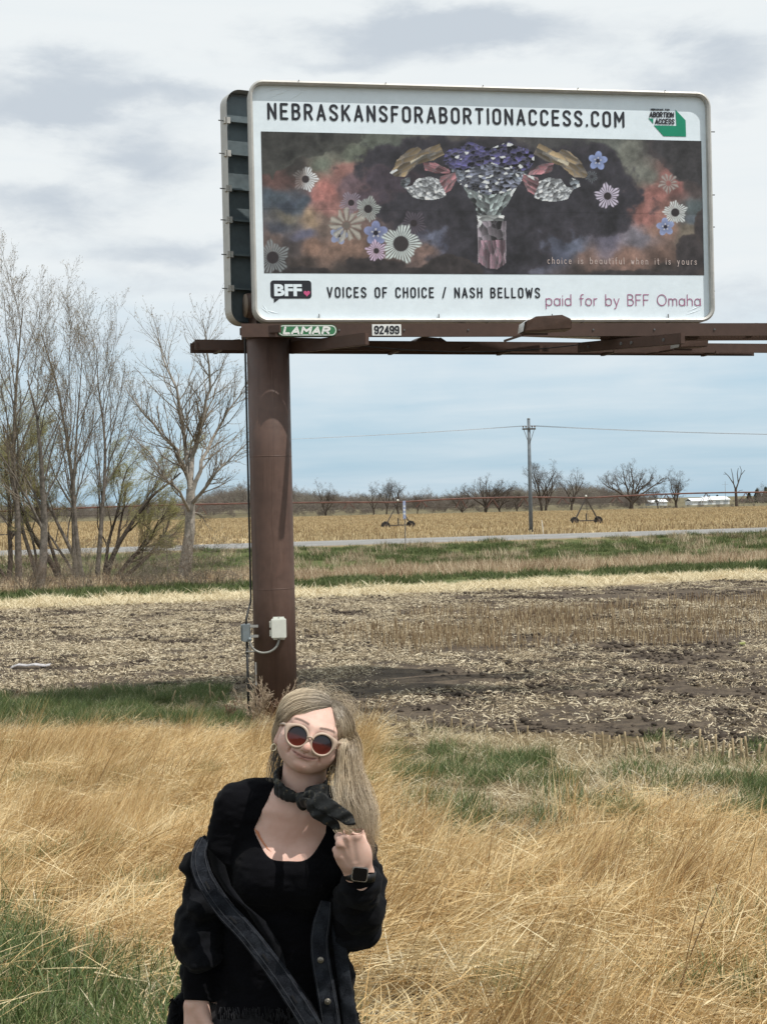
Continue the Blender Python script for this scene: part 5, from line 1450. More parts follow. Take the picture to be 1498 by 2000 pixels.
    col_obj('poster_picture', me, panel, pm)
    # lettering
    hb0 = ST(525, 231); hb1 = ST(1217, 252); hb0 = (hb0[0], hb0[1] + .02); hb1 = (hb1[0], hb1[1] + .02); hh = ST(525, 198)[1] - hb0[1] - .02
    k = None; stroke_text(k, 'NEBRASKANSFORABORTIONACCESS.COM', hb0[0], (hb0[1] + hb1[1]) / 2, hb1[0], (hb0[1] + hb1[1]) / 2, hh, .040, CAPS, lay, .005, track=.36, wfac=1.0, each=(black, panel))
    a_ = ST(640, 579); b_ = ST(1053, 582); h2 = ST(640, 559)[1] - a_[1]; tm = (a_[1] + b_[1]) / 2
    k = None; stroke_text(k, 'VOICES OF CHOICE / NASH BELLOWS', a_[0], tm, b_[0], tm, h2 - .015, .026, CAPS, lay, .005, track=.36, space=.26, each=(black, panel))
    a_ = ST(1066, 595); b_ = ST(1367, 598); h3 = ST(1222, 575)[1] - ST(1222, 596)[1]; tm = (a_[1] + b_[1]) / 2
    k = MB(); stroke_text(k, 'paid for by BFF Omaha', a_[0], tm, b_[0], tm, h3, .016, LOW, lay, .005, track=.21, space=.30); k.build('sponsor_lettering', mat('rose_print', (.40, .16, .27), .6, var=.05), panel)
    a_ = ST(1069, 514); b_ = ST(1359, 518); h4 = .105; tm = (a_[1] + b_[1]) / 2
    k = MB(); stroke_text(k, 'choice is beautiful when it is yours', a_[0], tm, b_[0], tm, h4, .011, LOW, lay, .008, track=.55, space=.45); k.build('tagline_lettering', mat('pale_rose_print', (.55, .45, .42), .6, var=.05), panel)
    # green campaign emblem
    green = mat('green_print', (.0, .24, .135), .6, var=.04)
    def poly(pts, m_, nm, off): 
        q = [ST(*p) for p in pts]; k = MB(); k.add([lay[0] + ax * p[0] + ay * p[1] + nz * off for p in q], [tuple(range(len(q)))]); return k.build(nm, m_, panel)
    poly([(1318, 214), (1320, 246), (1276, 245), (1295, 266), (1339, 267), (1338, 235)][::-1], green, 'emblem', .005)
    poly([(1265, 231), (1275, 232), (1275, 242)][::-1], green, 'emblem', .005)
    k = MB()
    def ft(text, x0, y0, x1, hpx, off=.007, mb=None, **kw):
        p = ST(x0, y0); q = ST(x1, y0 + (x1 - x0) * .025); r_ = ST(x0, y0 - hpx); put_font(mb or k, text, p[0], p[1], q[0], p[1], r_[1] - p[1], lay, off, **kw)
    def sx(text, x0, y0, x1, hpx, wg, sh=.1):
        p = ST(x0, y0); q = ST(x1, y0 + (x1 - x0) * .022); r_ = ST(x0, y0 - hpx); stroke_text(k, text, p[0], p[1], q[0], q[1], r_[1] - p[1], wg, CAPS, lay, .007, track=.22, shear=sh)
    sx('ABORTION', 1268, 228, 1314, 8.5, .020); sx('ACCESS', 1279, 241.5, 1315, 8.5, .020); sx('NEBRASKANS', 1270, 215.5, 1294, 3, .007); sx('FOR', 1298, 216.2, 1306, 3, .007)
    k.build('emblem_lettering', black, panel)
    # BFF speech bubble
    p0 = ST(529, 583); p1 = ST(608, 548)
    w, h = p1[0] - p0[0], p1[1] - p0[1]
    k = MB(); q = [(p0[0] + x, p0[1] + y) for x, y in rounded(w, h, .05, 5)]; k.add([lay[0] + ax * p[0] + ay * p[1] + nz * .005 for p in q], [tuple(range(len(q)))])
    tl = [ST(535, 583.5), ST(546, 583.5), ST(535.5, 591.5)]; k.add([lay[0] + ax * p[0] + ay * (p[1]) + nz * .0055 for p in tl], [(0, 2, 1)]); k.build('speech_bubble', black, panel)
    k = MB(); ft('BFF', 536, 578.5, 590, 23.5, .009, k, bold=.045); k.build('bubble_lettering', vinyl, panel)
    k = MB(); hc = ST(599.5, 573); n = 22; pts = []
    for i in range(n):
        t = 6.283 * i / n; X = 16 * math.sin(t) ** 3; Yh = 13 * math.cos(t) - 5 * math.cos(2 * t) - 2 * math.cos(3 * t) - math.cos(4 * t); pts.append((hc[0] + X / 32 * .105, hc[1] + Yh / 32 * .105))
    k.add([lay[0] + ax * p[0] + ay * p[1] + nz * .009 for p in pts[::-1]], [tuple(range(n))]); k.build('heart_mark', mat('pink_print', (.62, .10, .25), .6), panel)

    # rear panel: faces away, opened like a V from the post end
    C0 = W(454, 634, 24.05); C0.z = zb + .07; a2 = R(27)
    bx = Vector((math.cos(a2), math.sin(a2), 0)); bn = Vector((-bx.y, bx.x, 0))       # bn points away from the camera: the printed side
    lay2 = (L(C0) + bn * .26, bx, ay, bn)
    k = MB(); k.prism(rounded(Wd - 2 * fw, Hh - 2 * fw, rc - fw, 8, fw, fw), lay2[0], bx, ay, bn, -.05, 0); rp_ = k.build('rear_panel', backm, e)
    frame_mesh(lay2, .08, .24).build('frame', fascia, rp_)
    ribs = [240, 304, 372, 433, 500, 566]
    for i, y_ in enumerate(ribs):
        z_ = W(462, y_, 24.3).z - zb - .07
        k = MB(); o = lay2[0] + ay * z_
        k.frame_box(o + bx * (Wd / 2) - bn * .12, bx, bn, ay, Wd / 2 - .10, .065, .008); k.frame_box(o + bx * (Wd / 2) - bn * .182, bx, bn, ay, Wd / 2 - .10, .005, .014)
        k.build('rib', backm, rp_)
        k = MB(); k.frame_box(o + bx * .02 - bn * .16, bx, bn, ay, .05, .05, .05); k.build('rib_clip', fascia, rp_)
        k = MB(); k.beam(o - bx * .11 - bn * .14, o + bx * .05 - bn * .14, .016, .016); k.build('clip_pin', MATS['dark_joint'], rp_)
    for s_ in (1.1, 3.1, 5.1, 7.0):
        k = MB(); k.frame_box(lay2[0] + bx * s_ + ay * (Hh / 2) - bn * .26, bx, bn, ay, .05, .06, Hh / 2 - .1); k.build('upright', brown, rp_)
        k = MB(); k.frame_box(lay[0] + ax * s_ + ay * (Hh / 2) - nz * .26, ax, nz, ay, .05, .06, Hh / 2 - .1); k.build('upright', brown, panel)
    # small pins sticking out on the right edge of the front panel
    for y_ in (253, 377, 440, 566):
        q = ST(1391, y_); k = MB(); k.beam(lay[0] + ax * (q[0] - .03) + ay * q[1] - nz * .15, lay[0] + ax * (q[0] + .10) + ay * q[1] - nz * .15, .015, .015); k.build('clip_pin', MATS['dark_joint'], panel)
    # torsion tube between the panels, its round end cap showing at the left
    tz = W(478, 597, 24.1).z - g; tp0 = L(W(482, 597, 24.05)); tdir = (ax + bx).normalized()
    k = MB(); k.tube([tp0, tp0 + tdir * 5.6], .20, 32); k.build('torsion_tube', brown, e, True)
    k = MB(); k.tube([tp0 - tdir * .03, tp0 - tdir * .002], .185, 32); k.build('tube_end_cap', mat('tan_primer', (.20, .155, .12), .6, var=.15, scale=5), e, True)
    # cradle between post top and tube
    k = MB()
    for s_ in (-.24, .24):
        o = Vector((0, 0, zt)) + tdir * s_
        side = Vector((-tdir.y, tdir.x, 0))
        k.frame_box(o + Vector((0, 0, (tz - zt) / 2)), tdir, side, ay, .012, .26, (tz - zt) / 2 + .05)
    k.frame_box(Vector((0, 0, zt + .04)), tdir, Vector((-tdir.y, tdir.x, 0)), ay, .34, .34, .025)
    k.build('saddle', brown, e)
    # front walkway rail: long channel under the face
    y0 = W(560, 634, 23.3); 
    rz = (W(700, 645, 23.6).z) - g
    hb = .105
    def FP(s_, off, z_): return L(A) * 1 + ax * s_ + nz * off + Vector((0, 0, z_ - (zb - g)))
    k = MB(); s_a = ST(470, 640)[0]; s_b = 9.6; c0 = FP((s_a + s_b) / 2, .16, rz)
    k.frame_box(c0, ax, nz, ay, (s_b - s_a) / 2, .012, hb); k.frame_box(c0 - nz * .04 + ay * (hb - .006), ax, nz, ay, (s_b - s_a) / 2, .03, .006); k.frame_box(c0 - nz * .04 - ay * (hb - .006), ax, nz, ay, (s_b - s_a) / 2, .03, .006)
    k.build('front_rail', brown, e)
    # walkway grating behind it
    k = MB(); s_c = ST(1190, 660)[0]
    for j in range(7): k.frame_box(FP((s_c + s_b) / 2, -.02 - .07 * j, rz - .10), ax, nz, ay, (s_b - s_c) / 2, .006, .018)
    for j in range(60): k.frame_box(FP(s_c + (s_b - s_c) * j / 59, -.23, rz - .10), ax, nz, ay, .005, .22, .010)
    k.build('walkway_grating', brown, e)['kind'] = 'stuff'
    # lower rail, further back, dark
    dz = W(900, 668, 24.8).z - g
    # rear walkway parallel to the rear panel and projecting to the left
    q0 = L(W(381, 674, 24.9)); lowz = W(420, 672, 24.9).z - g; q0.z = lowz
    k = MB(); ln = 7.6; d2 = bx
    D0 = L(W(381, 676, 24.6)); D1 = L(W(1500, 662, 27.4)); D0.z = W(430, 672, 24.6).z - g; D1.z = D0.z
    dd = (D1 - D0); LL = dd.length; dd.normalize(); ds = Vector((-dd.y, dd.x, 0))
    k.frame_box(D0 + dd * LL / 2, dd, ds, ay, LL / 2, .012, .085); k.frame_box(D0 + dd * LL / 2 + ds * .55, dd, ds, ay, LL / 2, .012, .085)
    k.build('rear_rail', brown, e)
    k = MB()
    for j in range(5): k.frame_box(D0 + dd * LL / 2 + ds * (.1 + .09 * j) + ay * .06, dd, ds, ay, LL / 2, .028, .006)
    k.build('rear_walkway', brown, e)
    # outrigger arms
    def arm(p, q, w, h, nm='outrigger_arm'):
        k = MB(); k.beam(p, q, w, h); k.build(nm, brown, e, bevel=.008)
    a0 = L(W(568, 680, 24.25)); a1 = L(W(717, 662, 22.9)); arm(a0, a1, .09, .19)
    a0 = L(W(1131, 679, 25.4)); a1 = L(W(1333, 661, 23.0)); arm(a0, a1, .09, .17)
    k = MB()
    for t in (.12, .45, .55, .85):
        o = a0.lerp(a1, t); d_ = (a1 - a0).normalized(); s_ = d_.cross(Vector((0, 0, 1))).normalized(); 
        if s_.y > 0: s_ = -s_
        k.tube([o + s_ * .046, o + s_ * .060], .028, 8)
    k.build('arm_bolt', MATS['dark_joint'], e)
    arm(L(W(470, 648, 23.6)), L(W(548, 642, 23.25)), .06, .12, 'corner_bracket'); arm(L(W(478, 640, 24.3)), L(W(478, 664, 24.2)), .10, .10, 'corner_bracket')
    arm(L(W(384, 676, 24.6)), L(W(470, 668, 25.1)), .05, .10, 'corner_bracket'); arm(L(W(565, 668, 24.3)), L(W(700, 672, 25.3)), .08, .15, 'corner_bracket')
    arm(L(W(1180, 655, 24.6)), L(W(1215, 662, 24.9)), .2, .12, 'corner_bracket')
    bt = MATS['dark_joint']
    for i in range(9):
        s_ = s_a + .5 + i * 1.05; k = MB(); o = FP(s_, .175, rz); k.tube([o + nz * .0, o + nz * .012], .016, 6); k.build('rail_bolt', bt, e)
    for s_ in (.9, 3.4, 5.9, 8.4):
        k = MB(); o = FP(s_, .02, rz + .06); k.frame_box(o, ax, nz, ay, .035, .13, .05); k.build('rail_hanger', brown, e, bevel=.006)
    for t in (.04, .13, .33, .52, .71, .9):
        k = MB(); o = D0 + dd * (LL * t) + ds * .27 - ay * .075; k.frame_box(o, dd, ds, ay, .03, .30, .025); k.build('walkway_joist', brown, e)
    for px_, py_ in ((583, 676), (610, 672), (650, 667)):
        o = L(W(px_, py_, 24.35 - (px_ - 568) / 149 * 1.35 - .09)); k = MB(); k.tube([o, o + Vector((0, -.014, 0))], .018, 8); k.build('arm_bolt', bt, e)
    # floodlights: one in front, two behind
    lampm = mat('lamp_housing', (.10, .062, .048), .5, var=.15); reflm = mat('lamp_lens', (.62, .62, .60), .3)
    def lamp(px, py, Y, rot, flip=1, s=1.0):
        o = L(W(px, py, Y)); 
        f = Matrix.Rotation(rot, 3, 'Z'); u = f @ Vector((1, 0, 0)); v = f @ Vector((0, 1, 0)); z = Vector((0, 0, 1))
        k = MB()
        prof = [(-.32, .00), (-.30, .12), (-.16, .20), (.20, .22), (.33, .16), (.34, .03)]
        for wv in (0,):
            vs = []; hw = .20
            for s_ in (-1, 1): vs += [o + u * (p[0] * s) + z * (p[1] * s) + v * (s_ * hw * s * (1 if 0 < i < 5 else .85)) for i, p in enumerate(prof)]
            n = len(prof); k.add(vs, [tuple(range(n))[::-1], tuple(range(n, 2 * n))] + [(i, (i + 1) % n, n + (i + 1) % n, n + i) for i in range(n)])
        h = k.build('floodlight', lampm, e, bevel=.015)
        k = MB(); lp_ = [(-.333, .005), (-.312, .128), (-.168, .214)]; k.add([o + u * (p[0] * s) + z * (p[1] * s) + v * (w_s * .165 * s) for p in lp_ for w_s in (-1, 1)], [(0, 1, 3, 2), (2, 3, 5, 4)]); k.build('lens', reflm, h)
        k = MB(); k.beam(o - z * .02 + u * .05, o - z * .02 - u * .34, .03, .03); k.beam(o - z * .03 - u * .34, o - z * .03 - u * .44 + v * .8, .03, .03); k.build('mount', brown, h)
    lamp(1063, 650, 22.5, R(8), s=1.12)
    lamp(838, 683, 26.2, R(200), s=.95); lamp(1345, 681, 26.6, R(20), s=.9)
    # sagging cable below
    k = MB(); a_, b_ = L(W(672, 671, 23.8)), L(W(1131, 673, 25.2)); pts = []
    for i in range(25):
        t = i / 24; p = a_.lerp(b_, t); p.z -= .13 * 4 * t * (1 - t); pts.append(p)
    k.tube(pts, .009, 5); k.build('hanging_cable', mat('black_cable', (.02, .02, .02), .5), e, True)

    # company plate and number plate on the front rail (built-in font)
    lr = (c0 + nz * .014 - ax * 0, ax, ay, nz)
    def RP(px, py):
        d = W(px, py, 1.0) - Vector((0, 0, CAM_Z)); o = c0 + root + nz * .014
        kk = (o - Vector((0, 0, CAM_Z))).dot(nz) / d.dot(nz); p = Vector((0, 0, CAM_Z)) + d * kk - o; return p.dot(ax), p.z
    gp = mat('plate_green', (.045, .19, .085), .45, var=.04); wp = mat('plate_white', (.78, .79, .77), .45, var=.03)
    l0, l1 = RP(543, 655.5), RP(657.5, 634.5); w, h = l1[0] - l0[0], RP(600, 634.5)[1] - RP(600, 656.5)[1]; zc = RP(600, 645.5)[1]
    k = MB(); k.prism([(l0[0] + x, zc - h / 2 + y) for x, y in rounded(w, h, h * .48, 8)], lr[0], ax, ay, nz, 0, .012); pl = k.build('name_plate', gp, e)
    k = MB(); o_ = rounded(w - .02, h - .02, (h - .02) * .48, 8, .01, .01); i_ = rounded(w - .045, h - .045, (h - .045) * .48, 8, .0225, .0225); n = len(o_)
    k.add([lr[0] + ax * (l0[0] + p[0]) + ay * (zc - h / 2 + p[1]) + nz * .014 for p in o_ + i_], [(i, (i + 1) % n, n + (i + 1) % n, n + i) for i in range(n)]); k.build('plate_border', wp, pl)
    k = MB(); stroke_text(k, 'LAMAR', l0[0] + w * .10, zc - h * .26, l0[0] + w * .86, zc - h * .26, h * .52, .034, CAPS, lr, .016, track=.20, shear=.28); k.build('plate_lettering', wp, pl)
    n0, n1 = RP(727, 655), RP(783, 634); w = n1[0] - n0[0]; zc = RP(755, 644.5)[1]; h = RP(755, 633.5)[1] - RP(755, 655.5)[1]
    k = MB(); k.prism([(n0[0], zc - h / 2), (n0[0] + w, zc - h / 2), (n0[0] + w, zc + h / 2), (n0[0], zc + h / 2)], lr[0], ax, ay, nz, 0, .010); pl = k.build('number_plate', wp, e)
    k = MB(); stroke_text(k, '92499', n0[0] + w * .09, zc - h * .31, n0[0] + w * .91, zc - h * .31, h * .62, .026, CAPS, lr, .013, track=.24); k.build('plate_number', black, pl)

    # electrical gear on the post
    grey = mat('grey_switch_box', (.20, .235, .25), .45, .2, var=.08); whitebox = mat('white_meter_box', (.66, .68, .62), .4, var=.04); cond = mat('grey_conduit', (.24, .24, .22), .45, .2); blk = MATS['black_cable']; galv = mat('galvanised_strut', (.42, .43, .42), .4, .6)
    S_ = 23.75 / FPX; yb = -rp
    def Pq(px, py, y): v = W(px, py, PY + y); return L(v)
    q = Pq(545, 1227, yb - .03)
    k = MB(); k.box((q.x - .118, yb - .13, q.z - .155), (q.x + .118, yb - .005 + .03, q.z + .155)); bx_ = k.build('meter_box', whitebox, e, bevel=.012)
    k = MB(); k.box((q.x - .115, yb - .155, q.z - .152), (q.x + .115, yb - .133, q.z + .152)); k.build('cover', whitebox, bx_, bevel=.012)
    for za_, zb_ in ((.155, .185), (-.185, -.155)):
        k = MB(); k.box((q.x - .09, yb - .05, q.z + za_), (q.x + .09, yb - .04, q.z + zb_)); k.build('mounting_flange', whitebox, bx_, bevel=.003)
    for zz in (.07, -.07): 
        k = MB(); k.box((q.x - .145, yb - .10, q.z + zz - .05), (q.x - .12, yb - .06, q.z + zz + .05)); k.build('hinge', whitebox, bx_)
    k = MB(); k.tube([(q.x, yb - .06, q.z + .17), (q.x, yb - .07, q.z + .17)], .008, 8); k.build('screw', MATS['dark_joint'], bx_)
    g_ = Pq(480, 1237, yb - .10)
    k = MB(); k.box((g_.x - .055, -.42, g_.z - .14), (g_.x + .065, -.24, g_.z + .14)); sb = k.build('switch_box', grey, e, bevel=.008)
    k = MB(); k.box((g_.x - .085, -.38, g_.z - .13), (g_.x - .057, -.26, g_.z + .13)); k.build('cover', grey, sb, bevel=.005)
    for zz in (.105, -.055):
        k = MB(); k.box((g_.x + .066, -.405, g_.z + zz - .02), (g_.x + .20, -.375, g_.z + zz + .022)); k.build('strut', galv, e, bevel=.004)
    # curved conduit between the boxes
    ca_ = Pq(488, 1249, yb - .12); cb_ = Pq(545, 1246, yb - .08); pts = []
    for i in range(17):
        t = i / 16; x = ca_.x + (cb_.x - ca_.x) * (.5 - .5 * math.cos(math.pi * t)); z = (ca_.z + (cb_.z - ca_.z) * t) - .225 * math.sin(math.pi * t) ** .9; pts.append((x, ca_.y * (1 - t) + (yb - .07) * t - .03 * math.sin(math.pi * t), z))
    k = MB(); k.tube(pts, .019, 12); k.build('flexible_conduit', cond, e, True)
    k = MB(); k.tube([Vector(pts[0]) + Vector((0, -.02, .005)), Vector(pts[0]) + Vector((0, .04, .0))], .032, 14); k.build('conduit_elbow', grey, e, True)
    # black cable up the post, pipe below the switch
    k = MB(); t_ = Pq(481, 1222, yb - .02); pts = [t_, Pq(482, 1205, yb), Pq(486, 1190, -.2), Pq(490, 1176, -.1)] + [(-rp - .022, -.06 + .004 * (i % 2), z) for z, i in zip(np.linspace(Pq(490, 1165, 0).z, zt + .2, 20), range(20))]
    k.tube(pts, .017, 8); k.build('riser_cable', blk, e, True)
    pl_ = Pq(483, 1262, -.33); gl = float(gz(root.x + pl_.x, root.y - .33)) - g
    k = MB(); k.tube([(pl_.x, -.33, g_.z - .13), (pl_.x, -.33, -.1 + gl)], .021, 10); k.build('riser_pipe', blk, e, True)
    k = MB(); k.tube([(pl_.x + .035, -.335, g_.z - .14), (pl_.x + .035, -.335, g_.z - .40)], .008, 6); k.tube([(pl_.x - .03, -.35, g_.z - .31), (pl_.x + .12, -.35, g_.z - .30)], .012, 6); k.build('pipe_clamp', galv, e)
    s2 = Pq(500, 1316, yb); k = MB(); k.box((s2.x - .012, -.335, s2.z - .185), (s2.x + .012, -.31, s2.z + .185)); k.build('grounding_strip', galv, e)
    return e


build_billboard()


def build_pole_weeds():
    """dead branching weeds at the foot of the post"""
    mt = mat('dead_weed_stem', (.40, .31, .22), .85, var=.3, scale=8); mt2 = mat('brown_weed_stem', (.20, .12, .08), .85, var=.3, scale=8)
    specs = [(500, 1420, .62, .35, 'pale dead weed leaning left at the foot of the billboard post', 0), (540, 1425, .70, .75, 'pale branching weed reaching right across the foot of the post', 0), (520, 1428, .5, .3, 'brown tangled weed in the middle of the post foot', 1),
             (560, 1425, .55, .5, 'brown dead weed at the right of the post foot', 1), (490, 1432, .45, -.3, 'small pale weed left of the post foot', 0), (515, 1418, .66, -.05, 'upright pale weed against the post', 0), (450, 1425, .4, .2, 'dead weed in the grass left of the post foot', 1)]
    for i, (px, py, H, ln, lb, d) in enumerate(specs):
        p = W(px, py, 23.2); g = Vector((p.x, 23.2 + (i % 3) * .12, 0)); g.z = float(gz(g.x, g.y)); T = Tree(900 + i)
        P = [dict(seg=7, wob=.09, up=.02, tip=.4, kids=9, **{'from': .15}), dict(seg=5, wob=.16, up=.04, tip=.4, kids=4, ang=(.4, 1.0), len=(.3, .6), thick=.6, **{'from': .3}), dict(seg=3, wob=.2, up=.02, tip=.8, kids=0, ang=(.3, .9), len=(.3, .5), thick=.8, **{'from': .3})]
        for k in range(4): T.grow((T.r.uniform(-.06, .06), 0, -.03), (ln + T.r.uniform(-.3, .3), T.r.uniform(-.3, .1), 1), H * T.r.uniform(.6, 1.05), .0065, 0, P)
        T.trunk.v += []; m_ = MB(); m_.add(T.trunk.v, T.trunk.f); m_.add(T.twigs.v, T.twigs.f)
        o = m_.build('dead_weed', mt2 if d else mt, None, True); o.location = g; tag(o, lb, 'weed', 'weeds round the post')


build_pole_weeds()

# ------------------------------------------------------------------ modelling by distance fields: a smooth union of tapered solids turned into one skin
class Field:
    def __init__(s, lo, hi, h):
        s.lo = np.array(lo, float); s.h = h; s.n = np.ceil((np.array(hi) - s.lo) / h).astype(int) + 1
        s.v = np.full(s.n, .08, np.float32)
    def _blk(s, lo, hi):
        a = np.clip(np.floor((lo - s.lo) / s.h).astype(int), 0, s.n - 1); b = np.clip(np.ceil((hi - s.lo) / s.h).astype(int) + 1, 1, s.n)
        if (b <= a).any(): return None
        ax = [s.lo[i] + s.h * np.arange(a[i], b[i]) for i in range(3)]
        X, Y, Z = np.meshgrid(*ax, indexing='ij', sparse=True)
        return (slice(a[0], b[0]), slice(a[1], b[1]), slice(a[2], b[2])), X.astype(np.float32), Y.astype(np.float32), Z.astype(np.float32)
    def _comb(s, sl, d, k, op):
        o = s.v[sl]
        if op == 'add':
            h = np.maximum(k - np.abs(o - d), 0) / k; s.v[sl] = np.minimum(o, d) - h * h * k * .25
        elif op == 'sub':
            h = np.maximum(k - np.abs(o + d), 0) / k; s.v[sl] = np.maximum(o, -d) + h * h * k * .25
    def cone(s, a, b, ra, rb, k=.02, op='add', sq=None):
        a = np.array(a, float); b = np.array(b, float); m = max(ra, rb) + k + .03
        r = s._blk(np.minimum(a, b) - m, np.maximum(a, b) + m)
        if r is None: return s
        sl, X, Y, Z = r; d = b - a; L2 = max(float(d @ d), 1e-9)
        t = np.clip(((X - a[0]) * d[0] + (Y - a[1]) * d[1] + (Z - a[2]) * d[2]) / L2, 0, 1)
        D = np.sqrt((X - a[0] - t * d[0]) ** 2 + (Y - a[1] - t * d[1]) ** 2 + (Z - a[2] - t * d[2]) ** 2) - (ra + (rb - ra) * t)
        s._comb(sl, D, k, op); return s
    def ell(s, c, rad, k=.02, op='add', M=None):
        """M: 3x3 columns = local axes"""
        c = np.array(c, float); rad = np.array(rad, float); m = rad.max() + k + .03
        r = s._blk(c - m, c + m)
        if r is None: return s
        sl, X, Y, Z = r; x, y, z = X - c[0], Y - c[1], Z - c[2]
        if M is not None:
            M = np.asarray(M, float); x, y, z = (x * M[0, i] + y * M[1, i] + z * M[2, i] for i in range(3))
        k0 = np.sqrt((x / rad[0]) ** 2 + (y / rad[1]) ** 2 + (z / rad[2]) ** 2); k1 = np.sqrt((x / rad[0] ** 2) ** 2 + (y / rad[1] ** 2) ** 2 + (z / rad[2] ** 2) ** 2) + 1e-9
        D = np.where(k0 < 1e-4, -rad.min(), k0 * (k0 - 1) / k1)
        s._comb(sl, D.astype(np.float32), k, op); return s
    def chain(s, pts, rad, k=.012, op='add'):
        for i in range(len(pts) - 1): s.cone(pts[i], pts[i + 1], rad[i], rad[i + 1], k, op)
        return s
    def grid(s):
        return np.meshgrid(*[s.lo[i] + s.h * np.arange(s.n[i]) for i in range(3)], indexing='ij', sparse=True)
    def copy(s):
        c = Field.__new__(Field); c.lo = s.lo; c.h = s.h; c.n = s.n; c.v = s.v.copy(); return c
    def skin(s):
        """naive surface nets -> vertices, quads"""
        v = s.v; n = v.shape; ins = v < 0
        c = np.zeros((n[0] - 1, n[1] - 1, n[2] - 1), np.int8)
        for dx in (0, 1):
            for dy in (0, 1):
                for dz in (0, 1): c += ins[dx:n[0] - 1 + dx, dy:n[1] - 1 + dy, dz:n[2] - 1 + dz]
        act = (c > 0) & (c < 8); ijk = np.argwhere(act); idx = np.full(act.shape, -1, np.int32); idx[act] = np.arange(len(ijk))
        off = [(a, b, d) for a in (0, 1) for b in (0, 1) for d in (0, 1)]
        val = np.stack([v[ijk[:, 0] + o[0], ijk[:, 1] + o[1], ijk[:, 2] + o[2]] for o in off], 1).astype(float)
        P = np.zeros((len(ijk), 3)); cnt = np.zeros(len(ijk))
        for i in range(8):
            for j in range(i + 1, 8):
                if sum(abs(off[i][q] - off[j][q]) for q in range(3)) != 1: continue
                a, b = val[:, i], val[:, j]; m = (a < 0) != (b < 0); t = np.where(m, a / np.where(m, a - b, 1), 0)
                pt = np.array(off[i])[None] + t[:, None] * (np.array(off[j]) - np.array(off[i]))[None]
                P += pt * m[:, None]; cnt += m
        P = s.lo + s.h * (ijk + P / cnt[:, None]); Q = []
        for axis in range(3):
            A = np.moveaxis(ins, axis, 0); I = np.moveaxis(idx, axis, 0)
            e = A[:-1, 1:-1, 1:-1] != A[1:, 1:-1, 1:-1]; w = np.argwhere(e)
            if not len(w): continue
            q = np.stack([I[w[:, 0], w[:, 1], w[:, 2]], I[w[:, 0], w[:, 1] + 1, w[:, 2]], I[w[:, 0], w[:, 1] + 1, w[:, 2] + 1], I[w[:, 0], w[:, 1], w[:, 2] + 1]], 1)
            neg = A[:-1, 1:-1, 1:-1][e]
            if axis == 1: neg = ~neg
            q[~neg] = q[~neg][:, ::-1]; Q.append(q)
        return P, np.concatenate(Q)


def skin_colour_mat():
    mt = bpy.data.materials.new('skin'); mt.use_nodes = True; t = mt.node_tree; t.nodes.clear(); N = NT(t)
    c = N.n('ShaderNodeAttribute', attribute_name='tone').outputs['Color']; tc = N.n('ShaderNodeTexCoord').outputs['Object']
    c = N.mix(1.0, c, N.ramp(N.noise(tc, 70, 5, .6), [(.3, (.94, .91, .89)), (.7, (1, 1, 1))]), 'MULTIPLY')
    c = N.mix(1.0, c, N.ramp(N.noise(tc, 18, 4, .65), [(.32, (.93, .88, .86)), (.6, (1, 1, 1))]), 'MULTIPLY')
    b = N.n('ShaderNodeBsdfPrincipled', {'Base Color': c, 'Roughness': .56, 'Specular IOR Level': .3, 'Subsurface Weight': .12, 'Subsurface Scale': .01})
    b.inputs['Subsurface Radius'].default_value = (1, .35, .2)
    N.set(b, 'Normal', N.n('ShaderNodeBump', {'Strength': .12, 'Distance': .002, 'Height': N.noise(tc, 450, 3, .6)}).outputs[0])
    N.n('ShaderNodeOutputMaterial', {0: b.outputs[0]}); return mt


def cloth_mat(name, c1, c2, scale, rough=.9, wav=0.0, sheen=.25, spec=.15, bump=.35):
    mt = bpy.data.materials.new(name); mt.use_nodes = True; t = mt.node_tree; t.nodes.clear(); N = NT(t)
    tc = N.n('ShaderNodeTexCoord').outputs['Object']
    n1 = N.noise(tc, scale, 5, .65); n2 = N.noise(tc, 420, 2, .6)
    c = N.mix(N.ss(n1, .38, .68), c1, c2); c = N.mix(N.m('MULTIPLY', N.ss(n2, .45, .75), wav), c, tuple(min(1, k * 3 + .02) for k in c2))
    b = N.n('ShaderNodeBsdfPrincipled', {'Base Color': c, 'Roughness': rough, 'Specular IOR Level': spec, 'Sheen Weight': sheen, 'Sheen Roughness': .5})
    h = N.m('ADD', N.m('MULTIPLY', n2, .25), N.noise(tc, 22, 4, .6))
    N.set(b, 'Normal', N.n('ShaderNodeBump', {'Strength': bump, 'Distance': .01, 'Height': h}).outputs[0])
    N.n('ShaderNodeOutputMaterial', {0: b.outputs[0]}); return mt


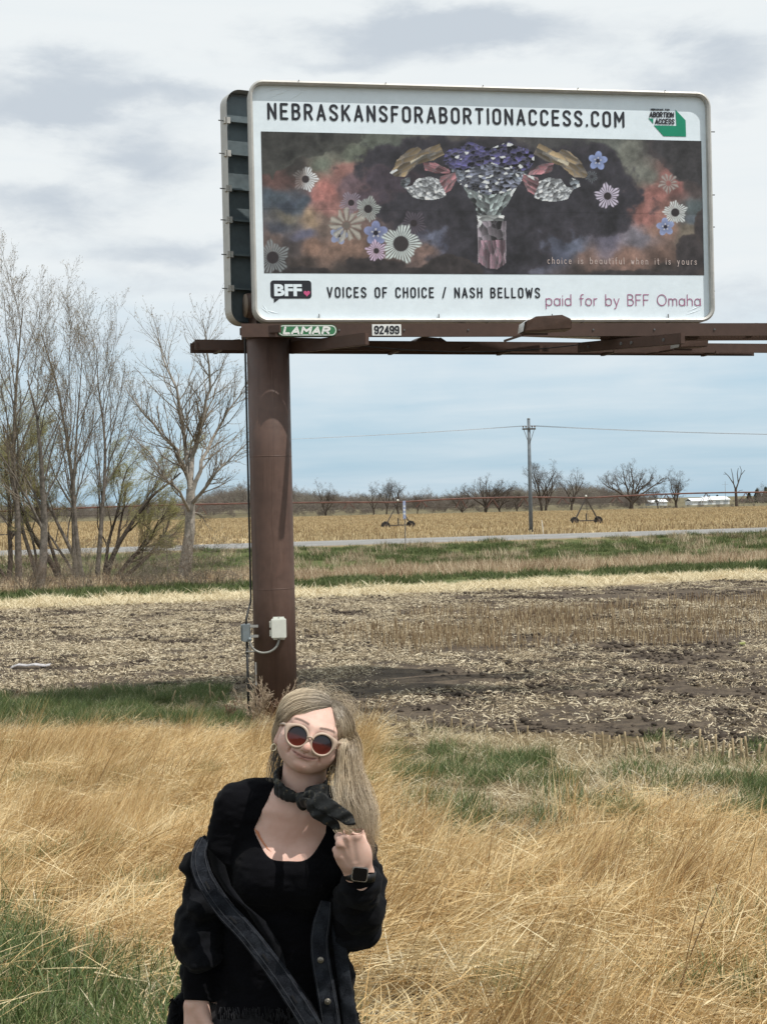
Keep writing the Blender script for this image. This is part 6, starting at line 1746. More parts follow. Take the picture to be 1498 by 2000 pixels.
def build_person():
    YW = 3.6
    g0 = W(545, 2640, YW + .05); root = Vector((g0.x, YW + .05, float(gz(g0.x, YW + .05))))
    e = empty('person', root, 'woman in black top and slipped off black denim jacket with sunglasses holding her blond hair', 'person')
    RT = np.array(root)
    def Q(px, py, y=0.0):                       # y: distance behind (+) or before (-) the plane through her shoulders
        return np.array(W(px, py, YW + y))
    # ---- head frame
    up = np.array(CU) * math.cos(R(19.5)) + np.array(CR) * math.sin(R(19.5)); rt = np.array(CR) * math.cos(R(19.5)) - np.array(CU) * math.sin(R(19.5))
    fw = np.cross(rt, up) ; fw = -fw if fw[1] > 0 else fw        # towards the camera
    pit = R(7); up, fw = up * math.cos(pit) - fw * math.sin(pit), fw * math.cos(pit) + up * math.sin(pit)
    M = np.stack([rt, up, fw], 1)
    eye = Q(609, 1434, -.10); HC = eye - fw * .078 - up * .002
    def h(u, v, w): return HC + rt * u + up * v + fw * w
    S = np.array([1.02, .90, 1.0])
    def hs(u, v, w): return h(u * S[0], v * S[1], w * S[2])
    # ---- body joints
    neckb = Q(590, 1580, .02); sh_l = Q(461, 1571, .03); sh_r = Q(672, 1598, .02)
    def torso(F, grow=0.0, k=.05):
        g_ = grow
        F.cone(Q(500, 1572, .04), Q(645, 1588, .035), .050 + g_, .050 + g_, k)
        F.ell(Q(562, 1650, .05), (.150 + g_, .095 + g_, .135 + g_), k)
        F.ell(Q(560, 1760, .05), (.150 + g_, .100 + g_, .17 + g_), k)
        F.ell(Q(548, 1870, .05), (.145 + g_, .098 + g_, .15 + g_), k)
        F.ell(Q(540, 1990, .06), (.180 + g_, .118 + g_, .17 + g_), k)
        F.ell(Q(520, 1712, -.035), (.070 + g_, .068 + g_, .068 + g_), .035); F.ell(Q(606, 1712, -.035), (.068 + g_, .068 + g_, .066 + g_), .035)
        return F
    elb_l = Q(398, 1800, .06); wr_l = Q(384, 1958, -.01)
    elb_r = Q(683, 1815, -.03); wr_r = Q(704, 1708, -.165)
    def arms(F, grow=0.0, k=.03):
        F.cone(sh_l, elb_l, .046 + grow, .040 + grow, k); F.cone(elb_l, wr_l, .040 + grow, .027 + grow, k)
        F.cone(sh_r, elb_r, .045 + grow, .040 + grow, k); F.cone(elb_r, wr_r, .038 + grow, .026 + grow, k)
        return F
    def neck(F, k=.022):
        F.cone(hs(0, -.045, -.030), neckb, .052, .056, k); F.cone(neckb, Q(505, 1585, .035), .045, .030, .04); F.cone(neckb, Q(665, 1603, .035), .045, .030, .04); return F
    # ---- head, face, neck and chest at fine resolution
    lo = np.minimum(h(0, 0, 0), Q(480, 1730, -.14)) - .0; hi = np.maximum(h(.1, .16, -.12), Q(700, 1330, .16)); lo = np.array([Q(470, 1500)[0], YW - .24, Q(600, 1735)[2]]); hi = np.array([Q(720, 1500)[0], YW + .2, Q(600, 1330)[2]])
    F = Field(lo, hi, .0021)
    F.ell(hs(0, .022, -.018), np.array((.0725, .072, .092)) * S, .02, M=M)
    F.ell(hs(0, -.018, .018), np.array((.0645, .066, .066)) * S, .03, M=M)
    F.cone(hs(-.041, -.054, .008), hs(-.016, -.072, .048), .024, .020, .03); F.cone(hs(.041, -.054, .008), hs(.016, -.072, .048), .024, .020, .03); F.ell(hs(0, -.070, .015), (.040, .020, .042), .03, M=M)
    F.ell(hs(0, -.079, .062), (.020, .014, .017), .024, M=M)
    for sg in (-1, 1):
        F.ell(hs(sg * .036, -.036, .050), (.032, .028, .026), .026, M=M)
        F.ell(hs(sg * .033, .002, .094), (.020, .012, .020), .018, 'sub', M=M)
        F.ell(hs(sg * .033, .001, .0655), (.0145, .0125, .0135), .006, M=M)
        F.cone(hs(sg * .012, .020, .074), hs(sg * .046, .022, .060), .0075, .006, .018)
        # ears
        F.ell(hs(sg * .0735, -.026, -.006), (.0075, .030, .019), .006, M=M); F.ell(hs(sg * .080, -.022, -.002), (.005, .019, .010), .004, 'sub', M=M); F.ell(hs(sg * .0725, -.048, .002), (.006, .010, .009), .006, M=M)
    F.cone(hs(0, .016, .078), hs(0, -.028, .0955), .0065, .0080, .014); F.ell(hs(0, -.036, .0975), (.0098, .0085, .0100), .010, M=M)
    for sg in (-1, 1):
        F.ell(hs(sg * .0115, -.040, .0885), (.0062, .0055, .0085), .008, M=M); F.ell(hs(sg * .0055, -.0462, .095), (.0032, .0035, .004), .003, 'sub', M=M)
    # mouth: closed smile
    mo = -.0585
    F.ell(hs(0, mo, .072), (.028, .017, .014), .022, M=M)
    F.chain([hs(-.0265, mo + .0055, .0775), hs(-.012, mo + .0035, .0860), hs(0, mo + .002, .0882), hs(.012, mo + .0035, .0860), hs(.0265, mo + .0065, .0775)], [.0010, .0022, .0024, .0022, .0010], .007)
    F.chain([hs(-.022, mo - .001, .0775), hs(-.008, mo - .0075, .0855), hs(.008, mo - .0075, .0855), hs(.022, mo - .001, .0775)], [.0012, .0028, .0028, .0012], .008)
    F.chain([hs(-.031, mo + .0065, .079), hs(-.014, mo - .0008, .0902), hs(0, mo - .0020, .0918), hs(.014, mo - .0008, .0902), hs(.031, mo + .0075, .079)], [.0008, .0009, .0009, .0009, .0008], .003, 'sub')
    for sg in (-1, 1): F.cone(hs(sg * .034, mo + .012, .075), hs(sg * .036, mo - .002, .073), .0010, .0008, .010, 'sub')
    F.cone(hs(0, -.048, .0905), hs(0, mo + .009, .0905), .0022, .0022, .006, 'sub')
    F.ell(hs(0, -.0725, .088), (.014, .003, .005), .014, 'sub', M=M)
    neck(F); torso(F, 0, .045)
    F.cone(sh_l, elb_l, .046, .040, .03); F.cone(sh_r, elb_r, .045, .040, .03)
    # collar bones and cleavage
    F.cone(Q(575, 1590, -.035), Q(520, 1582, -.02), .007, .006, .02); F.cone(Q(600, 1594, -.035), Q(650, 1600, -.02), .007, .006, .02)
    F.cone(Q(559, 1625, -.118), Q(561, 1705, -.125), .010, .016, .02, 'sub')
    # cut at the bottom: continue below in the coarse body
    V1, F1 = F.skin()
    # ---- rest of the body, coarser, inside the clothes
    B = Field([root.x - .42, YW - .30, root.z - .02], [root.x + .42, YW + .30, Q(600, 1690)[2]], .006)
    torso(B, -.004, .05); arms(B, -.002)
    gz_ = root.z
    for sx, xo in ((-1, -.0), (1, .0)):
        hip = Q(540 + sx * 62, 2060, .06); kn = np.array([hip[0] + sx * .015, YW + .03, gz_ + .46]); an = np.array([kn[0] + sx * .02, YW + .09, gz_ + .09]); toe = np.array([an[0] + sx * .03, YW - .07, gz_ + .035])
        B.cone(hip, kn, .088, .055, .04); B.cone(kn, an, .054, .034, .03); B.cone(kn + np.array([0, .02, -.10]), an + np.array([0, .0, .12]), .052, .036, .03); B.cone(an, toe, .035, .030, .02)
    V2, F2 = B.skin()
    # ---- hands
    Hf = Field(Q(620, 1740, -.32) * 1.0, Q(760, 1590, -.02), .0020) if False else Field([Q(630, 1700)[0], YW - .32, Q(700, 1760)[2]], [Q(765, 1700)[0], YW + .02, Q(700, 1590)[2]], .0018)
    yk = -.20
    wr = Q(702, 1712, -.165)
    K = [Q(663, 1668, yk - .00), Q(667, 1648, yk - .012), Q(680, 1634, yk - .014), Q(696, 1631, yk - .006)]      # knuckles: little finger .. index
    for i, kp in enumerate(K):
        Hf.cone(wr + np.array([(-.018, -.006, .006, .016)[i], 0, .01]), kp, .018, (.0125, .0138, .0142, .0138)[i], .016)
        Hf.ell(kp + np.array([0, -.004, 0]), (.0105,) * 3, .006)
    Hf.ell((wr + K[1] + K[3]) / 3 + np.array([.004, .006, -.004]), (.036, .018, .036), .02)
    Hf.ell(Q(706, 1668, yk + .03), (.020, .020, .030), .018)
    for i, kp in enumerate(K):
        ln = (.030, .036, .040, .037)[i]; r_ = (.0088, .0098, .0102, .0098)[i]
        dirn = np.array([(-.25, -.18, -.05, .12)[i], .92, (.10, .22, .28, .30)[i]]); dirn /= np.linalg.norm(dirn); p1 = kp + dirn * ln
        d2 = np.array([.25, .35, -.85]); d2 /= np.linalg.norm(d2); p2 = p1 + d2 * ln * .7; d3 = np.array([.2, -.7, -.35]); d3 /= np.linalg.norm(d3); p3 = p2 + d3 * ln * .5
        Hf.chain([kp, p1, p2, p3], [r_ * 1.15, r_, r_ * .92, r_ * .8], .004)
    tb = Q(712, 1672, yk + .035)                                                  # thumb crosses over the lock of hair and pokes up beyond the knuckles
    Hf.chain([wr + np.array([.012, .02, .02]), tb, Q(702, 1640, yk + .045), Q(683, 1623, yk + .028)], [.016, .0135, .0110, .0090], .008)
    Hf.cone(wr_r + np.array([0, .01, -.04]), wr, .027, .0245, .02)
    for i in range(3):                                                            # tendon furrows on the back of the hand
        a_ = (K[i] + K[i + 1]) / 2; b_ = wr * .55 + a_ * .45; Hf.cone(a_ + np.array([0, -.020, 0]), b_ + np.array([0, -.030, 0]), .0045, .002, .010, 'sub')
    V3, F3 = Hf.skin()
    wl = wr_l
    Hl = Field([wl[0] - .10, YW - .16, wl[2] - .26], [wl[0] + .10, YW + .12, wl[2] + .06], .0024)
    Hl.cone(elb_l * .12 + wl * .88, wl, .029, .0255, .01)
    pl = wl + np.array([.008, -.01, -.085])
    for i, dx in enumerate((-.027, -.009, .009, .026)):
        kp = pl + np.array([dx, -.006 * (i in (1, 2)), .004 * (i in (1, 2))]); Hl.cone(wl + np.array([dx * .5, 0, -.01]), kp, .017, .0128, .014)
        L_ = (.036, .042, .046, .040)[i]; q1 = kp + np.array([dx * .1, -.006, -L_]); q2 = q1 + np.array([0, .006, -L_ * .6]); q3 = q2 + np.array([0, .014, -L_ * .45])
        Hl.chain([kp, q1, q2, q3], [.0105, .0095, .0088, .0075], .004)
    Hl.chain([wl + np.array([.012, -.012, -.02]), wl + np.array([.032, -.026, -.055]), wl + np.array([.036, -.034, -.088]), wl + np.array([.030, -.032, -.112])], [.017, .013, .0105, .0085], .008)
    V4, F4 = Hl.skin()
    Vs = [V1, V2, V3, V4]; Fs = [F1, F2, F3, F4]; b = 0; FF = []
    # the fine chest ends where the coarse body goes on: drop coarse faces that would poke through
    for v, f in zip(Vs, Fs): FF.append(f + b); b += len(v)
    V = np.concatenate(Vs); Fc = np.concatenate(FF)
    me = np_mesh('body', V - RT, Fc)
    base = np.array([.64, .445, .37]); tone = np.tile(base, (len(V), 1))
    hv = (V - HC) @ M / S
    def blob(u, v, w, r, col, a):
        nonlocal tone
        d = np.sqrt(((hv - np.array([u, v, w])) ** 2).sum(1)); k = (1 - sstep(d, r * .45, r)) * a; tone = tone * (1 - k[:, None]) + np.array(col) * k[:, None]
    for sg in (-1, 1): blob(sg * .040, -.036, .068, .034, (.64, .37, .30), .45)
    blob(0, -.034, .110, .018, (.62, .33, .265), .5); blob(0, -.085, .078, .02, (.62, .36, .28), .4)
    lip = np.abs(hv[:, 1] - (mo + .002 - .003 + 9 * hv[:, 0] ** 2)) ; 
    lm = (1 - sstep(np.abs(hv[:, 1] - (mo - .0020 + 8.5 * hv[:, 0] ** 2)) / (.0066 * np.sqrt(np.clip(1 - (hv[:, 0] / .030) ** 2, 0, 1)) + 1e-5), .85, 1.1)) * (np.abs(hv[:, 0]) < .030) * (hv[:, 2] > .06)
    tone = tone * (1 - lm[:, None] * .85) + np.array([.46, .235, .205]) * lm[:, None] * .85
    ln_ = (np.abs(hv[:, 1] - (mo - .0018 + 8.5 * hv[:, 0] ** 2)) < .0013) & (np.abs(hv[:, 0]) < .030) & (hv[:, 2] > .06); tone[ln_] *= .5
    for sg in (-1, 1):                                                # eyebrows and lash line
        bx_ = hv[:, 0] * sg; arc_ = .0235 + .004 * np.sin(np.clip((bx_ - .012) / .040, 0, 1) * 2.6)
        bm_ = (1 - sstep(np.abs(hv[:, 1] - arc_), .0022, .0042)) * sstep(bx_, .010, .015) * (1 - sstep(bx_, .046, .056)) * (hv[:, 2] > .04)
        tone = tone * (1 - .8 * bm_[:, None]) + np.array([.075, .05, .038]) * .8 * bm_[:, None]
    ch = (V - Q(565, 1650, -.08)); pk = (1 - sstep(np.sqrt(ch[:, 0] ** 2 + ch[:, 2] ** 2), .03, .13)) * (V[:, 2] < Q(600, 1560)[2]); tone = tone * (1 - .25 * pk[:, None]) + np.array([.60, .34, .275]) * .25 * pk[:, None]
    hand = np.zeros(len(V), bool); hand[len(V1) + len(V2):] = True; tone[hand] = tone[hand] * .5 + np.array([.62, .41, .33]) * .5
    vattr(me, 'tone', np.concatenate([np.clip(tone, 0, 1), np.ones((len(V), 1))], 1), 'FLOAT_COLOR')
    body = col_obj('body', me, e, skin_colour_mat())

    # ---- black long sleeved top: a skin 5 mm outside the body, open at the scooped neckline
    lo = np.array([Q(330, 1700)[0], YW - .34, Q(500, 2030)[2]]); hi = np.array([Q(770, 1700)[0], YW + .30, Q(500, 1500)[2]])
    T = Field(lo, hi, .0034)
    torso(T, .006, .05); arms(T, .007)
    T.cone(Q(520, 1570, .05), Q(560, 1575, .07), .052, .055, .04); T.cone(Q(646, 1590, .04), Q(620, 1580, .07), .050, .055, .03)
    T.cone(Q(490, 1568, .035), Q(466, 1580, .035), .045, .042, .03)
    X, Y, Z = T.grid()
    wr_n = (vnoise(X * 1.0 + 0 * Y * Z, Y + 0 * X, Z * 1.6, .045, 4) - .5) * .008 + (vnoise(X + 0 * Y * Z, Y, Z * 2.2, .018, 6) - .5) * .0035
    T.v = T.v + wr_n.astype(np.float32)
    # neckline: U shaped cut in the picture plane seen from the front, slanting with the shoulders
    cx = Q(568, 1600)[0]; u_ = (X - cx); zt_ = Q(570, 1668)[2]
    hwid = .086
    bottom = zt_ + .060 * np.clip(np.abs(u_ + .0) / hwid, 0, 1.2) ** 3.2 + (-.02) * u_
    inside = np.maximum(np.abs(u_) - hwid - np.clip(Z - Q(500, 1640)[2], -1, 0) * 0 + .5 * np.clip(Z - Q(500, 1612)[2], 0, 1), bottom - Z)      # negative inside the opening
    inside = np.maximum(inside, Y - (YW + .03))
    T.v = np.maximum(T.v, -np.broadcast_to(inside, T.v.shape)).astype(np.float32)
    # the sleeve ends at the left wrist; the right arm ends under the cuff
    dw = (wr_l - elb_l) / np.linalg.norm(wr_l - elb_l); cutp = wr_l - dw * .004
    T.v = np.maximum(T.v, np.where((X < Q(425, 1950)[0]) & (Z < Q(400, 1920)[2]), ((X - cutp[0]) * dw[0] + (Y - cutp[1]) * dw[1] + (Z - cutp[2]) * dw[2]), -1)).astype(np.float32)
    V, Fq = T.skin(); blackc = cloth_mat('black_jersey', (.0028, .0028, .0036), (.0045, .0045, .006), 6, .9, sheen=.02, spec=.06)
    top = col_obj('top', np_mesh('top', V - RT, Fq), e, blackc)
    # coral bra strap showing at the left of the neckline
    k = MB(); pts = [Q(500, 1628, -.066), Q(503, 1640, -.080), Q(509, 1652, -.092), Q(518, 1664, -.100), Q(526, 1671, -.104)]
    bvh = None
    from mathutils.bvhtree import BVHTree
    bv = BVHTree.FromPolygons([tuple(p) for p in V1], [tuple(map(int, f)) for f in F1])
    vs = []
    for i, p in enumerate(pts):
        for dx in (-.007, .004):
            q = Vector(p) + Vector((dx, 0, -dx * .6)); hit = bv.ray_cast(Vector((q.x, YW - .4, q.z)), Vector((0, 1, 0))); y_ = hit[0].y if hit[0] else q.y
            vs.append((q.x, y_ - .0022, q.z))
    k.add(vs, [(2 * i, 2 * i + 1, 2 * i + 3, 2 * i + 2) for i in range(len(pts) - 1)]); k.build('bra_strap', mat('coral_strap', (.50, .20, .10), .7), e, True, origin=root)

    # ---- dark shorts / skirt and legs' tights below the frame
    Sk = Field([root.x - .36, YW - .22, root.z + .40], [root.x + .36, YW + .32, Q(500, 1960)[2]], .006)
    Sk.ell(Q(540, 2000, .06), (.192, .130, .15), .04)
    for sx in (-1, 1):
        hip = Q(540 + sx * 62, 2060, .06); kn = np.array([hip[0] + sx * .015, YW + .03, root.z + .46]); Sk.cone(hip, hip * .45 + kn * .55, .108, .10, .05)
    V, Fq = Sk.skin(); col_obj('skirt', np_mesh('skirt', V - RT, Fq), e, cloth_mat('black_denim_skirt', (.008, .008, .010), (.018, .019, .023), 9, .9, .05))
    Bt = Field([root.x - .36, YW - .22, root.z - .01], [root.x + .36, YW + .3, root.z + .30], .006)
    for sx in (-1, 1):
        hip = Q(540 + sx * 62, 2060, .06); kn = np.array([hip[0] + sx * .015, YW + .03, root.z + .46]); an = np.array([kn[0] + sx * .02, YW + .09, root.z + .09]); toe = np.array([an[0] + sx * .03, YW - .07, root.z + .035])
        Bt.cone(an + np.array([0, 0, .13]), an, .050, .044, .03); Bt.cone(an, toe, .044, .038, .02); Bt.cone(an - np.array([0, -.02, .04]), an - np.array([0, 0, .05]), .04, .04, .02)
    V, Fq = Bt.skin(); col_obj('boots', np_mesh('boots', V - RT, Fq), e, cloth_mat('black_boot_leather', (.01, .01, .01), (.02, .02, .02), 9, .4, sheen=0, spec=.5))

    # ---- black denim jacket, slipped off the right shoulder of the picture's left side
    denim = cloth_mat('black_denim', (.0034, .0036, .0044), (.007, .0075, .0095), 14, .92, wav=.08, sheen=.03, spec=.06)
    denim2 = cloth_mat('faded_denim_edge', (.008, .009, .012), (.021, .024, .030), 26, .92, wav=.2, sheen=.04, spec=.06)
    J = Field([Q(300, 1700)[0], YW - .36, Q(500, 2120)[2]], [Q(780, 1700)[0], YW + .36, Q(500, 1580)[2]], .0040)
    # left sleeve bunched round the forearm and elbow
    J.chain([Q(398, 1668, .075), Q(392, 1700, .075), Q(400, 1740, .07)], [.030, .040, .058], .03)
    J.chain([Q(400, 1745, .06), Q(398, 1790, .05), Q(390, 1835, .03), Q(385, 1865, .02)], [.052, .060, .056, .050], .02)
    J.ell(Q(366, 1802, .04), (.022, .05, .030), .018); J.ell(Q(360, 1858, .03), (.024, .045, .026), .016); J.ell(Q(372, 1832, .0), (.026, .05, .022), .016); J.ell(Q(400, 1770, .0), (.045, .05, .022), .02)
    J.ell(Q(393, 1868, .01), (.052, .058, .024), .015)
    # back of the jacket hanging behind and at both sides
    J.chain([Q(405, 1700, .14), Q(410, 1800, .16), Q(400, 1900, .17), Q(388, 2020, .17), Q(385, 2100, .17)], [.035, .05, .055, .055, .05], .03)
    J.chain([Q(500, 1700, .16), Q(500, 1900, .17), Q(500, 2100, .18)], [.04, .05, .05], .05); J.chain([Q(590, 1650, .12), Q(590, 1900, .17), Q(590, 2100, .18)], [.04, .05, .05], .05)
    # right shoulder, sleeve and cuff
    J.chain([Q(655, 1608, .05), Q(676, 1640, .03), Q(692, 1720, .0), Q(688, 1800, -.02)], [.045, .060, .068, .062], .03)
    J.chain([Q(690, 1805, -.02), Q(697, 1770, -.07), Q(703, 1728, -.135)], [.062, .056, .044], .02)
    J.ell(Q(672, 1822, -.01), (.034, .06, .036), .02); J.ell(Q(704, 1728, -.135), (.046, .045, .018), .012); J.ell(Q(728, 1712, -.11), (.014, .03, .022), .012)
    J.ell(Q(718, 1776, -.05), (.022, .04, .020), .012)
    # right front panel
    J.chain([Q(660, 1700, .0), Q(655, 1820, .0), Q(655, 1900, -.01), Q(660, 2000, -.01), Q(664, 2100, -.01)], [.03, .035, .04, .045, .045], .03)
    X, Y, Z = J.grid()
    dn = (vnoise(X + 0 * Y * Z, Y, Z * 1.5, .065, 14) - .5) * .022 + (vnoise(X * .8 + Z * .9 + 0 * Y, Y, Z * 1.8 - X, .028, 16) - .5) * .009
    J.v = (J.v + dn).astype(np.float32)
    # hand and watch come out of the cuff; keep the cuff's top open
    J2 = Field.copy(J); J2.cone(Q(704, 1694, -.178), Q(704, 1655, -.19), .024, .036, .004, 'sub'); J = J2
    V, Fq = J.skin(); jk = col_obj('jacket', np_mesh('jacket', V - RT, Fq), e, denim)
    # swept bands: collar and button placket running diagonally down, other front edge with buttons
    def band(path, width, name, mt, parent, thick=.004, face=(0, -1, .15), roll=None, wob=.002, seed=1, taper=None):
        P = [Vector(p) for p in path]; n = 8; pts = []
        for i in range(len(P) - 1):
            p0, p1, p2, p3 = P[max(i - 1, 0)], P[i], P[i + 1], P[min(i + 2, len(P) - 1)]
            for j in range(n):
                t = j / n; pts.append(.5 * ((2 * p1) + (p2 - p0) * t + (2 * p0 - 5 * p1 + 4 * p2 - p3) * t * t + (3 * p1 - p0 - 3 * p2 + p3) * t ** 3))
        pts.append(P[-1]); rr = random.Random(seed); k = MB(); m_ = len(pts); vs = []; cross = 6
        fr_ = []
        for i, p in enumerate(pts):
            d = (pts[min(i + 1, m_ - 1)] - pts[max(i - 1, 0)]).normalized(); f = Vector(face); f = (f - d * f.dot(d)).normalized(); s_ = d.cross(f).normalized()
            wd = width if taper is None else width * np.interp(i / (m_ - 1), [0, .15, .85, 1], taper)
            fr_.append((p, d, s_, f, wd))
            for c in range(cross + 1):
                q = c / cross - .5; edge_ = .0022 if c in (0, cross) else (0 if c not in (1, cross - 1) else .0012)
                vs.append(p + s_ * (q * wd) + f * (edge_ + .004 * (1 - (2 * q) ** 2) + wob * math.sin(i * .9 + q * 3) + rr.uniform(-.0006, .0006)))
            for c in range(cross + 1):
                q = .5 - c / cross; vs.append(p + s_ * (q * wd) - f * thick)
        K_ = 2 * (cross + 1); fs = []
        for i in range(m_ - 1):
            for c in range(K_): fs.append((i * K_ + c, i * K_ + (c + 1) % K_, (i + 1) * K_ + (c + 1) % K_, (i + 1) * K_ + c))
        fs.append(tuple(range(K_))[::-1]); fs.append(tuple((m_ - 1) * K_ + c for c in range(K_)))
        k.add(vs, fs); o = k.build(name, mt, parent, True, origin=root)
        return o, fr_
    stm = mat('grey_topstitch', (.045, .048, .055), .9)
    def stitches(fr_, offs, parent, name='topstitch'):
        k = MB()
        for q in offs:
            for i in range(0, len(fr_) - 1):
                for hh_ in (0, 1, 2):
                    a = fr_[i]; b_ = fr_[i + 1]; t0_, t1_ = hh_ / 3, (hh_ + .62) / 3
                    A_ = (a[0] + a[2] * (q * a[4]) + a[3] * .0062); B_ = (b_[0] + b_[2] * (q * b_[4]) + b_[3] * .0062)
                    k.beam(A_.lerp(B_, t0_), A_.lerp(B_, t1_), .0014, .0012, up=a[3])
        o = k.build(name, stm, parent, origin=root); o['kind'] = 'stuff'
    # collar / placket, from beside the left upper arm down across the belly
    path = [Q(399, 1640, .02), Q(389, 1668, -.02), Q(393, 1700, -.05), Q(410, 1735, -.075), Q(440, 1778, -.095), Q(475, 1815, -.11), Q(510, 1858, -.115), Q(545, 1905, -.12), Q(575, 1950, -.125), Q(603, 1995, -.125), Q(630, 2045, -.12), Q(645, 2090, -.11)]
    o, fr_ = band(path, .047, 'placket', denim2, jk, taper=[.5, .95, 1.0, .8], seed=2)
    stitches(fr_, (-.40, .40, .18), o)
    for t in (.27, .42, .575, .73, .87):
        i = int(t * (len(fr_) - 1)); p, d, s_, f, wd = fr_[i]; k = MB(); k.beam(p - d * .011 + f * .0065, p + d * .011 + f * .0065, .0045, .002, up=f); k.build('buttonhole', mat('dark_thread', (.008, .008, .009), .9) if 'dark_thread' not in MATS else MATS['dark_thread'], o, origin=root)
    # inner fold of the jacket front between placket and body: a sagging sheet
    k = MB(); a_ = [(405, 1655), (415, 1700), (440, 1740), (480, 1775), (515, 1830), (540, 1880), (570, 1935), (610, 1990), (640, 2060)]
    b_ = [(440, 1690), (452, 1730), (478, 1765), (520, 1800), (550, 1850), (560, 1890), (590, 1930), (620, 1975), (650, 2040)]
    vs = []; n = len(a_)
    for (p, q) in zip(a_, b_):
        for t in (0, .33, .66, 1): vs.append(Q(p[0] + (q[0] - p[0]) * t, p[1] + (q[1] - p[1]) * t, -.098 - .020 * math.sin(t * 3.1)))
    k.add(vs, [(i * 4 + c, i * 4 + c + 1, (i + 1) * 4 + c + 1, (i + 1) * 4 + c) for i in range(n - 1) for c in range(3)]); k.build('jacket_lining', denim, jk, True, origin=root)
    # outer side of that front: hangs from the placket towards the hip
    k = MB(); a_ = [(398, 1700), (420, 1755), (450, 1800), (485, 1840), (520, 1885), (552, 1930), (580, 1972), (605, 2020), (625, 2080)]
    b_ = [(370, 1800), (378, 1850), (385, 1890), (395, 1940), (410, 1990), (430, 2030), (450, 2060), (480, 2090), (500, 2110)]
    # right front edge with metal buttons
    path = [Q(637, 1760, -.085), Q(629, 1800, -.09), Q(624, 1840, -.095), Q(628, 1885, -.10), Q(636, 1930, -.105), Q(644, 1980, -.105), Q(652, 2040, -.10), Q(658, 2090, -.10)]
    o2, fr2 = band(path, .046, 'button_band', denim2, jk, taper=[.55, .9, 1, 1], seed=5)
    stitches(fr2, (-.40, .40), o2)
    btn = mat('antique_metal_button', (.22, .20, .17), .4, .8, var=.2, scale=60)
    for (px, py) in ((625, 1876), (641, 1955)):
        i = min(range(len(fr2)), key=lambda i_: (fr2[i_][0] - Vector(Q(px, py, -.1))).length); p, d, s_, f, wd = fr2[i]
        k = MB(); c_ = p + f * .006; k.tube([c_, c_ + f * .003, c_ + f * .0045], [.0078, .0078, .006], 20); k.tube([c_ + f * .0046, c_ + f * .0062], [.0035, .002], 12); k.build('button', btn, o2, True, origin=root)
    # upper side seam panel of the right front
    o3, fr3 = band([Q(656, 1790, -.07), Q(664, 1850, -.075), Q(672, 1910, -.07), Q(680, 1970, -.065), Q(688, 2040, -.06)], .034, 'side_panel', denim2, jk, seed=8, taper=[.4, .9, 1, 1])
    # shoulder-less collar edge behind the left arm
    o4, fr4 = band([Q(408, 1642, .075), Q(392, 1650, .05), Q(385, 1672, .02), Q(386, 1700, -.01)], .034, 'collar', denim, jk, seed=9, face=(-.5, -1, .2))
    # frayed hem threads
    k = MB(); rr = random.Random(12)
    for i in range(90):
        a = Q(340 + rr.uniform(-4, 26), 1952 + rr.uniform(-8, 45), .10 + rr.uniform(-.02, .05)); b_2 = a + np.array([rr.uniform(-.016, .004), rr.uniform(-.01, .01), rr.uniform(-.03, -.006)]); k.tube([a, (a + b_2) / 2 + np.array([rr.uniform(-.004, .004)] * 3), b_2], [.0022, .0016, .0006], 4)
    k.tube([Q(368, 1945, .13), Q(355, 1965, .12), Q(352, 2000, .12), Q(350, 2060, .12)], [.02, .03, .034, .036], 10)
    for i in range(40):
        a = Q(690 + rr.uniform(-10, 6), 1985 + rr.uniform(-8, 20), -.02); b_2 = a + np.array([rr.uniform(0, .014), 0, rr.uniform(-.02, .0)]); k.tube([a, b_2], [.0018, .0006], 4)
    o = k.build('frayed_hem', denim, jk, True, origin=root); o['kind'] = 'stuff'
    k = MB()
    for i in range(200):
        a = Q(430 + rr.uniform(0, 140), 1972 + rr.uniform(-6, 14), -.062 - rr.uniform(0, .02)); b_2 = a + np.array([rr.uniform(-.006, .006), rr.uniform(-.006, .002), rr.uniform(-.020, -.008)]); k.tube([a, b_2], [.0010, .0004], 3)
    o = k.build('frayed_threads', cloth_mat('frayed_black_thread', (.008, .008, .010), (.03, .03, .034), 30), e, origin=root); o['kind'] = 'stuff'

    # ---- neck scarf: folded band round the neck, knot and two tails
    scm = bpy.data.materials.new('patterned_black_scarf'); scm.use_nodes = True; N = NT(scm.node_tree); scm.node_tree.nodes.clear(); tc = N.n('ShaderNodeTexCoord').outputs['Object']
    v1 = N.n('ShaderNodeTexVoronoi', {'Vector': tc, 'Scale': 62.0}); n1 = N.noise(tc, 38, 4, .6, 1.0)
    c = N.mix(N.m('MULTIPLY', N.ss(v1.outputs['Distance'], .0, .35, 1, 0), N.ss(n1, .52, .60)), (.006, .007, .007), (.12, .08, .035)); c = N.mix(N.m('MULTIPLY', N.ss(n1, .57, .63), .45), c, (.14, .13, .09))
    b2 = N.n('ShaderNodeBsdfPrincipled', {'Base Color': c, 'Roughness': .65, 'Specular IOR Level': .25, 'Sheen Weight': .05}); N.set(b2, 'Normal', N.n('ShaderNodeBump', {'Strength': .4, 'Distance': .01, 'Height': N.noise(tc, 30, 3, .6)}).outputs[0]); N.n('ShaderNodeOutputMaterial', {0: b2.outputs[0]})
    Sf = Field([Q(500, 1600)[0], YW - .22, Q(600, 1680)[2]], [Q(740, 1600)[0], YW + .2, Q(600, 1470)[2]], .0022)
    nc = Q(585, 1540, .0)
    # ring: ellipse tilted, low at the knot
    ring = []
    knot = Q(597, 1551, -.105)
